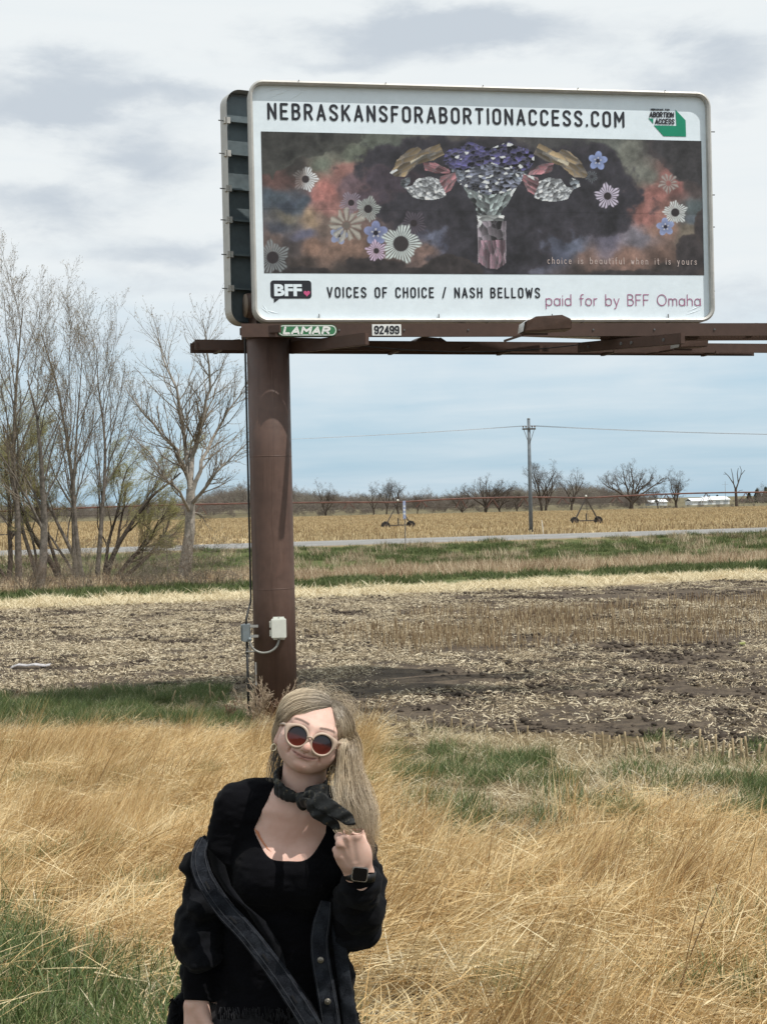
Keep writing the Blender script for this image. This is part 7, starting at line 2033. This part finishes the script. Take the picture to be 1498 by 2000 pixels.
    for i in range(25):
        a = 2 * math.pi * i / 24; ring.append(Q(588, 1533, -.005) + np.array([-.0595 * math.sin(a), -.068 * math.cos(a), .0]) + np.array([0, 0, .032 * (1 - math.cos(a)) / 2 + .012 * math.sin(a)]) - np.array([0, 0, .020]))
    for i in range(24):
        q_ = (i % 24) / 24; wb = .35 + .65 * min(1, min(q_, 1 - q_) * 5); [Sf.cone(ring[i] + np.array([0, 0, z_ * wb]), ring[i + 1] + np.array([0, 0, z_ * wb]), r_, r_, .006) for z_, r_ in ((-.020, .0042), (-.012, .0052), (-.003, .0044), (.006, .0054), (.014, .0044), (.021, .0040))]
    kn_ = ring[0] + np.array([.008, -.012, -.004])
    Sf.ell(kn_, (.016, .014, .022), .005); Sf.ell(kn_ + np.array([.004, -.006, .002]), (.010, .012, .016), .003)
    # two tails: one short below, one long leaf-shaped towards the hair
    X, Y, Z = Sf.grid(); Sf.v = (Sf.v + (vnoise(X * 1.4 + Z + 0 * Y, Y, Z * 2 - X, .022, 24) - .5) * .0030).astype(np.float32)
    V, Fq = Sf.skin(); sco = col_obj('scarf', np_mesh('scarf', V - RT, Fq), e, scm)
    kq = Vector(kn_)
    band([kq + Vector((0, -.004, .004)), Q(618, 1561, -.160), Q(645, 1577, -.190), Q(672, 1594, -.200), Q(694, 1611, -.200)], .044, 'tail', scm, sco, thick=.001, wob=.005, seed=31, taper=[.3, .95, .65, .02], face=(.1, -1, .25))
    band([kq + Vector((-.002, -.006, -.004)), Q(604, 1572, -.15), Q(624, 1592, -.175), Q(648, 1606, -.185), Q(664, 1620, -.185)], .032, 'tail', scm, sco, thick=.001, wob=.003, seed=33, taper=[.4, 1, .7, .05], face=(-.1, -1, -.1))
    band([kq + Vector((.004, .0, .008)), Q(622, 1548, -.10), Q(650, 1552, -.085), Q(676, 1570, -.075)], .040, 'tail', scm, sco, thick=.002, wob=.003, seed=35, taper=[.4, 1, 1, .5], face=(.2, -1, .5))

    # ---- sunglasses
    sg_ = bpy.data.objects.new('sunglasses', None)
    beige = mat('beige_acetate', (.46, .345, .265), .4, var=.04, spec=.4, coat=0)
    fr0 = MB()
    def gl(u, v, w): return Vector(h(u, v - .0125, w))
    GW = .1015; cxs = (-.0312, .0312)
    def outline(sgn, r_in, n=40):
        pts = []
        for i in range(n):
            a = 2 * math.pi * i / n; c, s_ = math.cos(a), math.sin(a)
            x = c * .0238; y = s_ * .0228 + .0008
            if r_in == 0:
                x = c * .0290; y = s_ * .0280
                # cat-eye flare at the outer top, rounder below
                fl = max(0, math.cos(a - (R(27) if sgn > 0 else R(153)))) ** 9; x += sgn * .0088 * fl; y += .0050 * fl; y += .0020 * max(0, s_) * max(0, -c * sgn)
                y += .0015 * max(0, s_)
            pts.append((x, y))
        return pts
    lensm = bpy.data.materials.new('gradient_lens'); lensm.use_nodes = True; N = NT(lensm.node_tree); lensm.node_tree.nodes.clear()
    at = N.n('ShaderNodeAttribute', attribute_name='grad').outputs['Fac']
    c = N.ramp(at, [(0, (.17, .032, .022)), (.42, (.10, .018, .014)), (.60, (.02, .012, .014)), (1, (.006, .010, .016))])
    b3 = N.n('ShaderNodeBsdfPrincipled', {'Base Color': c, 'Roughness': .08, 'Specular IOR Level': .38, 'Coat Weight': .1, 'Coat Roughness': .03}); N.n('ShaderNodeOutputMaterial', {0: b3.outputs[0]})
    lenses = []
    for sgn, cx_ in ((-1, cxs[0]), (1, cxs[1])):
        A = outline(sgn, 0); Bn = outline(sgn, 1); n = len(A); vs = []
        def wz(x, y): return GW - 4.6 * (x + cx_) ** 2 - .10 * abs(y)
        for ring_, dz in ((A, .0), (A, -.0045), (Bn, .0012), (Bn, -.0045)): vs += [gl(cx_ + x, y - .001, wz(x, y) + dz) for x, y in ring_]
        mid = [((a[0] + b_[0]) / 2, (a[1] + b_[1]) / 2) for a, b_ in zip(A, Bn)]; vs += [gl(cx_ + x, y - .001, wz(x, y) + .0022) for x, y in mid]
        fs = []
        for i in range(n):
            j = (i + 1) % n; fs += [(i, j, 4 * n + j, 4 * n + i), (4 * n + i, 4 * n + j, 2 * n + j, 2 * n + i), (2 * n + i, 2 * n + j, 3 * n + j, 3 * n + i), (n + i, n + j, j, i), (3 * n + i, 3 * n + j, n + j, n + i)]
        fr0.add(vs, fs)
        lv = [gl(cx_, -.001 + .001, wz(0, 0) + .0010)]; gr_ = [.5]
        for rr_ in (.35, .7, 1.02):
            for x, y in Bn: lv.append(gl(cx_ + x * rr_, y * rr_ - .001, wz(x * rr_, y * rr_) - .0022 + .003 * (1 - rr_ ** 2))); gr_.append(.5 + y * rr_ / .052)
        lf = [(0, 1 + i, 1 + (i + 1) % n) for i in range(n)] + [(1 + r_ * n + i, 1 + (r_ + 1) * n + i, 1 + (r_ + 1) * n + (i + 1) % n, 1 + r_ * n + (i + 1) % n) for r_ in (0, 1) for i in range(n)]
        km = MB(); km.add(lv, lf); km.v = [(p[0] - root.x, p[1] - root.y, p[2] - root.z) for p in km.v]; lm_ = km.mesh('lens', True); vattr(lm_, 'grad', np.array(gr_)); lenses.append(lm_)
    fr0.tube([gl(-.0075, .004, GW - .0015), gl(-.004, .0075, GW + .001), gl(0, .0088, GW + .0015), gl(.004, .0075, GW + .001), gl(.0075, .004, GW - .0015)], .0030, 10)
    bpy.data.objects.remove(sg_)
    sgo = fr0.build('sunglasses', beige, e, True, origin=root)
    for lm_ in lenses: col_obj('lens', lm_, sgo, lensm)
    for s_ in (-1, 1):
        k = MB(); k.tube([gl(s_ * .0640, .0165, GW - .020), gl(s_ * .0725, .0150, GW - .045), gl(s_ * .0790, .008, .0)], .0032, 8); k.build('temple', beige, sgo, origin=root)
    # earrings
    gold = mat('gold_earring', (.70, .60, .42), .25, .9)
    for s_ in (-1, 1):
        k = MB(); c_ = Vector(hs(s_ * .0735, -.058, .010)); pts = []
        for i in range(13): a = 6.283 * i / 12; pts.append(c_ + Vector(up) * (math.cos(a) * .0085 - .008) + Vector(rt) * (math.sin(a) * .0065))
        k.tube(pts, .0019, 8, cap=False)
        if s_ > 0:
            pts = [c_ + Vector(up) * (math.cos(6.283 * i / 12) * .0075 - .010) + Vector(rt) * (math.sin(6.283 * i / 12) * .006 + .009) for i in range(13)]; k.tube(pts, .0017, 8, cap=False)
        k.build('earring', gold, e, True, origin=root)

    # ---- watch on the raised wrist
    wc = Q(703, 1707, -.205); wu = np.array([.16, .05, 1.0]); wu /= np.linalg.norm(wu); wx = np.array([1, .0, -.13]); wx /= np.linalg.norm(wx); wn = np.cross(wx, wu); wn = -wn if wn[1] > 0 else wn
    case = mat('silver_watch_case', (.40, .39, .38), .25, .9, var=.03); glass = mat('black_watch_glass', (.003, .003, .004), .12, var=0, spec=.25); strap = mat('black_watch_strap', (.008, .008, .009), .45)
    k = MB()
    ring_ = []
    for i in range(21):
        a = 2 * math.pi * i / 20; ring_.append(Q(703, 1709, -.168) + wx * .034 * math.sin(a) + np.array([0, -.029 * math.cos(a), 0]))
    for i in range(20):
        a_, b_ = ring_[i], ring_[i + 1]; o_a = a_ - Q(703, 1709, -.168); o_b = b_ - Q(703, 1709, -.168)
        k.add([a_ - wu * .010, b_ - wu * .010, b_ + wu * .010, a_ + wu * .010, a_ - wu * .010 + o_a * .08, b_ - wu * .010 + o_b * .08, b_ + wu * .010 + o_b * .08, a_ + wu * .010 + o_a * .08], [(4, 5, 6, 7), (3, 2, 1, 0), (7, 6, 2, 3), (0, 1, 5, 4)])
    wo = k.build('watch', strap, e, True, origin=root)
    def rr_box(hw, hh_, dz0, dz1, nm, mt, r=.006):
        k = MB(); k.prism([(x - hw, y - hh_) for x, y in rounded(2 * hw, 2 * hh_, r, 5)], wc, Vector(wx), Vector(wu), Vector(wn), dz0, dz1); return k.build(nm, mt, wo, origin=root, bevel=.0012)
    rr_box(.0185, .0165, -.004, .006, 'watch_case', case); rr_box(.0165, .0145, .0062, .0078, 'watch_glass', glass)

    # ---- hair
    build_hair(e, root, Q, h, hs, HC, M, S, rt, up, fw, YW)
    return e


def build_hair(e, root, Q, h, hs, HC, M, S, rt, up, fw, YW):
    rg = np.random.default_rng(77)
    hm = bpy.data.materials.new('ash_blond_hair'); hm.use_nodes = True; N = NT(hm.node_tree); hm.node_tree.nodes.clear()
    tn = N.n('ShaderNodeAttribute', attribute_name='tint').outputs['Fac']; al = N.n('ShaderNodeAttribute', attribute_name='along').outputs['Fac']
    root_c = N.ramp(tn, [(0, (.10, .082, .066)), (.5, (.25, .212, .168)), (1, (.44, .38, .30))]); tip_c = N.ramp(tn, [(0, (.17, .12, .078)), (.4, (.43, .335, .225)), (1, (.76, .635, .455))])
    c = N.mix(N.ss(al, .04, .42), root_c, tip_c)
    b = N.n('ShaderNodeBsdfPrincipled', {'Base Color': c, 'Roughness': .38, 'Specular IOR Level': .5, 'Anisotropic': .5}); N.n('ShaderNodeOutputMaterial', {0: b.outputs[0]})
    # cap under the strands
    C = Field(HC - .16, HC + .16, .0026)
    C.ell(hs(0, .026, -.022), np.array((.0765, .0730, .0945)) * S, .02, M=M); C.ell(hs(.0, -.03, -.055), np.array((.068, .07, .055)) * S, .03, M=M)
    X, Y, Z = C.grid(); x, y, z = X - HC[0], Y - HC[1], Z - HC[2]
    u, v, w = (x * M[0, i] + y * M[1, i] + z * M[2, i] for i in range(3))
    part = .024                                    # the parting sits on the picture's right of the forehead
    dl = np.clip(part - u, 0, .2); dr = np.clip(u - part, 0, .2)
    hl = .084 - .40 * dl - 4.2 * dl ** 2 - .65 * dr - 4.5 * dr ** 2      # hairline height over the face
    face_open = np.maximum(-(w - (-.004)), v - np.maximum(hl, -.2))                # negative where skin shows
    C.v = np.maximum(C.v, -np.broadcast_to(face_open, C.v.shape)).astype(np.float32)
    V, Fq = C.skin(); V = V - np.array(root); me = np_mesh('hair', V, Fq); r0 = rg.uniform(.0, .5, len(V)); vattr(me, 'tint', r0 * 0 + .15 + .25 * vnoise(V[:, 0], V[:, 1], V[:, 2], .004, 3)); vattr(me, 'along', np.zeros(len(V)))
    hair = col_obj('hair', me, e, hm)
    # strands grouped in locks; every strand is a thin tapering three sided tube
    Vs, Fs, Ts, As = [], [], [], []; off = 0
    def catmull(P, n):
        P = np.array(P); out = []
        m_ = len(P) - 1
        for q in np.linspace(0, m_ - 1e-6, n):
            i = int(q); t = q - i; p0, p1, p2, p3 = P[max(i - 1, 0)], P[i], P[i + 1], P[min(i + 2, m_)]
            out.append(.5 * ((2 * p1) + (p2 - p0) * t + (2 * p0 - 5 * p1 + 4 * p2 - p3) * t * t + (3 * p1 - p0 - 3 * p2 + p3) * t ** 3))
        return np.array(out)
    def lock(P, count, spread, rad=.00055, n=22, tint=(.1, 1), frizz=.0012, sprT=None, startalong=0.0, flat=None, seedtint=True, tipcut=.25, amax=1.0):
        nonlocal off
        c = catmull(P, n); L = len(c); tang = np.gradient(c, axis=0); tang /= np.linalg.norm(tang, axis=1, keepdims=True)
        s = np.cross(tang, fw); s /= np.maximum(np.linalg.norm(s, axis=1, keepdims=True), 1e-6); w = np.cross(tang, s)
        t = np.linspace(0, 1, L); sp_ = np.interp(t, np.linspace(0, 1, len(spread)), spread); spz = np.interp(t, np.linspace(0, 1, len(sprT or spread)), sprT or [q * .6 for q in spread])
        lt = rg.uniform(-.26, .26)
        for i in range(count):
            a, r_ = rg.uniform(0, 6.283), math.sqrt(rg.uniform(0, 1)); du, dv = math.cos(a) * r_, math.sin(a) * r_
            ph1, ph2 = rg.uniform(0, 6.28, 2); fr_ = rg.uniform(.7, 2.6)
            wv = np.sin(t * 6.28 * fr_ + ph1) * frizz * t * 4.5 ; wv2 = np.cos(t * 6.28 * fr_ * .8 + ph2) * frizz * t * 4.5
            k1 = 1.0 - rg.uniform(0, tipcut); m_ = max(6, int(L * k1))
            pc = (c + s * (du * sp_ + wv)[:, None] + w * (dv * spz + wv2)[:, None])[:m_]
            rd = rad * rg.uniform(.7, 1.25) * (1 - .85 * np.linspace(0, 1, m_) ** 3)
            ring = [pc + (s[:m_] * math.cos(q) + w[:m_] * math.sin(q)) * rd[:, None] for q in (0, 2.094, 4.189)]
            R_ = np.stack(ring, 1).reshape(-1, 3); b_ = off + np.arange(m_ - 1)[:, None] * 3
            f = np.concatenate([b_ + np.array([k, (k + 1) % 3, 3 + (k + 1) % 3, 3 + k]) for k in range(3)])
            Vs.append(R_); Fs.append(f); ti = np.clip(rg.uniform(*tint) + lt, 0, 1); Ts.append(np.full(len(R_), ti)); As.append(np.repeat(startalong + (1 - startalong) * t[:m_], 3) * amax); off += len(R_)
    # helper: point on the scalp; lat = sideways angle from the middle, th = angle up from straight ahead over the crown
    def sp(lat, th, lift=0.0):
        la, t_ = R(lat), R(th); d = np.array([math.sin(la), math.cos(la) * math.sin(t_), math.cos(la) * math.cos(t_)])
        c_ = np.array([0, .026, -.022]) * S; rad = np.array([.0765, .0735, .0945]) * S + lift
        return h(*(c_ + d / math.sqrt(((d / rad) ** 2).sum())))
    def sc(u, v, w, lift=0.0):
        d = np.array([u, v, w], float); c_ = np.array([0, .026, -.022]) * S; rad = np.array([.0765, .0735, .0945]) * S + lift
        t = 1 / math.sqrt(((d / rad) ** 2).sum()); q = c_ + d * t; return h(*q)
    def surf(u, v, lift):
        c_ = np.array([0, .026, -.022]) * S; rad = np.array([.0765, .0735, .0945]) * S + lift
        return h(u, v, c_[2] + rad[2] * math.sqrt(max(.03, 1 - ((u - c_[0]) / rad[0]) ** 2 - ((v - c_[1]) / rad[1]) ** 2)))
    def repr_(p, lift):
        q = (np.array(p) - HC) @ M; c_ = np.array([0, .026, -.022]) * S; rad = np.array([.0765, .0735, .0945]) * S + lift; d = q - c_
        return h(*(c_ + d / math.sqrt(((d / rad) ** 2).sum())))
    HLL = [(.022, .083), (.004, .076), (-.022, .063), (-.044, .047), (-.061, .029), (-.070, .008)]
    HLR = [(.026, .082), (.037, .071), (.050, .055), (.061, .037), (.069, .018)]
    # left of the parting: sweeps over the forehead's side and down behind the left ear
    for i in range(46):
        f = i / 45; th = 31 + 100 * f; q = 1 - f; jj = rg.uniform(-3, 3)
        P = [sp(14, th, .0005), sp(2 + jj * .3, th + 4 * q, .004), sp(-18, th + 4 * q - 2 * f, .007), sp(-38, th - 1 * q - 6 * f, .009), sp(-58, th * .88 - 9 * q - 4 * f, .010), sp(-76, th * .75 - 16 * q, .0095), h(-.080, -.002 - .004 * f, -.006 - .055 * f), h(-.080, -.026, -.018 - .052 * f), h(-.074 + .006 * f, -.052, -.040 - .04 * f), h(-.062 + .02 * f, -.075, -.07 - .02 * f)]
        if f < .5:
            for kk, (uu, vv) in enumerate(HLL):
                lf = (.0005, .004, .006, .0075, .008, .008)[kk]; P[kk] = repr_(surf(uu, vv, lf) * (1 - f * 2) + P[kk] * (f * 2), lf + .003 * f)
        lock(P, 64, [.004, .008, .011, .013, .013, .013, .012, .011, .009, .006], .00050, 24, (.0, .95), .0010, [.001, .0025, .003, .0035, .0035, .004, .006, .007, .007, .006])
    # right of the parting: over the crown and down in front of the shoulder to the hand, blown right
    ends = [(735, 1678), (722, 1668), (716, 1640), (742, 1645), (700, 1600), (728, 1655), (712, 1690), (738, 1688), (690, 1640), (726, 1630)]
    for i in range(56):
        f = i / 55; th = 33 + 98 * f; q = 1 - f
        ex, ey = ends[i % len(ends)]; ex += rg.uniform(-8, 8); ey += rg.uniform(-10, 8)
        r1 = float(np.clip(rg.uniform(-.08, .85) + .2 * f, -.1, 1.05)); mx = 674 + 19 * f + rg.uniform(-9, 14)
        P = [sp(15, th, .0005), sp(27, th + 3 * q, .004), sp(46, th - 2 * q, .006), sp(64, th * .9 - 6 * q, .0060), sp(78, th * .75 - 10 * q, .0055), Q(671 + 24 * r1, 1456, -.028 + .04 * f), Q(663 + 36 * r1 + rg.uniform(-4, 6), 1500, -.055 + .06 * f), Q(664 + 44 * r1 + rg.uniform(-9, 12), 1540 + rg.uniform(-8, 8), -.105 + .08 * f + rg.uniform(-.012, .012)), Q(680 + 38 * r1 + rg.uniform(-12, 16), 1590, -.145 + .07 * f), Q(692 + 36 * r1 + rg.uniform(-6, 6), 1636, -.160 + .06 * f), Q(704 + 40 * r1 + rg.uniform(-8, 14), ey, -.165 + .06 * f)]
        if f < .5:
            for kk, (uu, vv) in enumerate(HLR):
                lf = (.0005, .004, .007, .008, .009)[kk]; P[kk] = repr_(surf(uu, vv, lf) * (1 - f * 2) + P[kk] * (f * 2), lf + .003 * f)
        lock(P, 70, [.003, .006, .009, .011, .012, .012, .012, .014, .015, .013, .009], .00050, 28, (.05, 1), .0020, [.001, .003, .004, .004, .005, .007, .008, .009, .009, .007, .004])
    # wind-parted wisps between shoulder and hand
    for i in range(16):
        ex, ey = rg.uniform(716, 752), rg.uniform(1600, 1690); x0 = rg.uniform(674, 694)
        P = [sp(50, rg.uniform(50, 95), .010), sp(80, rg.uniform(30, 60), .010), Q(x0, 1462, -.06), Q(x0 + rg.uniform(2, 10), 1520, -.09), Q(x0 + rg.uniform(8, 30), 1570, -.12), Q(.5 * (x0 + 22 + ex), .5 * (1575 + ey), -.14), Q(ex, ey, -.15)]
        lock(P, 20, [.004, .006, .007, .007, .007, .005, .003], .00046, 26, (.15, 1), .0018, startalong=.0)
    # locks gathered in the fist
    for i in range(12):
        f = i / 11; P = [sp(40, 60, .004), sp(80, 45, .005), Q(668 + 10 * f, 1452, -.08 + .04 * f), Q(664 + 10 * f, 1500, -.09 + .04 * f), Q(661 + 14 * f, 1560, -.12 + .03 * f), Q(656 + 16 * f, 1600, -.14 + .02 * f), Q(664 + 8 * f, 1620, -.155), Q(684 + 6 * f, 1634, -.165), Q(700, 1668, -.155), Q(712, 1700, -.14)]
        lock(P, 40, [.006, .008, .010, .010, .011, .011, .009, .007, .007, .006], .00052, 28, (.1, 1), .0018, startalong=.15, tipcut=.1)
    # back hair hanging behind the neck (its shade put into the darker tint) on both sides
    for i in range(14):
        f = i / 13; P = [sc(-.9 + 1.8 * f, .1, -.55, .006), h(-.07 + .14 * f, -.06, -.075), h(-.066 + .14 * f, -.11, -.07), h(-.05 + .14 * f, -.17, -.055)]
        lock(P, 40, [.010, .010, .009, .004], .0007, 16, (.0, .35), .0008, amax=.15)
    # loose flyaway strands over the crown, forehead and to the right
    for i in range(130):
        a = rg.uniform(-1, 1); w0 = rg.uniform(-.6, .6); P = [sc(.2 + .3 * a, .85, w0, .004), sc(.3 + .7 * a, .9, w0, .016 + rg.uniform(0, .014)), sc(.5 + .8 * a, .55, w0, .02 + rg.uniform(0, .022)), sc(.6 + .8 * a, .1, w0 - .1, .016 + rg.uniform(-.004, .03))]
        lock(P, 1, [0, 0], .00034, 16, (.3, 1), .004)
    for (pp) in (
                 [(655, 1412, -.11), (672, 1418, -.13), (690, 1436, -.12), (694, 1446, -.11)], [(652, 1440, -.12), (655, 1418, -.14), (668, 1416, -.13), (700, 1446, -.1)],
                 [(690, 1560, -.1), (715, 1572, -.1), (740, 1576, -.09), (762, 1580, -.08)], [(695, 1590, -.1), (722, 1590, -.1), (745, 1585, -.09), (758, 1576, -.08)], [(700, 1540, -.1), (716, 1556, -.1), (728, 1562, -.1), (742, 1590, -.1)],
                 [(640, 1352, -.02), (665, 1350, -.02), (690, 1372, -.03), (700, 1410, -.04)], [(620, 1347, 0), (652, 1340, 0), (680, 1350, 0), (705, 1390, 0)]):
        for _ in range(1):
            P = [Q(p[0] + rg.uniform(-2, 2), p[1] + rg.uniform(-2, 2), p[2]) for p in pp]; lock(P, 2, [.0006, .0012, .002], .00030, 20, (.4, .8), .0006)
    Vv = np.concatenate(Vs) - np.array(root); me = np_mesh('strands', Vv, np.concatenate(Fs)); vattr(me, 'tint', np.concatenate(Ts)); vattr(me, 'along', np.concatenate(As))
    o = col_obj('strands', me, hair, hm); o['kind'] = 'stuff'
    print('hair faces', len(me.polygons))


build_person()
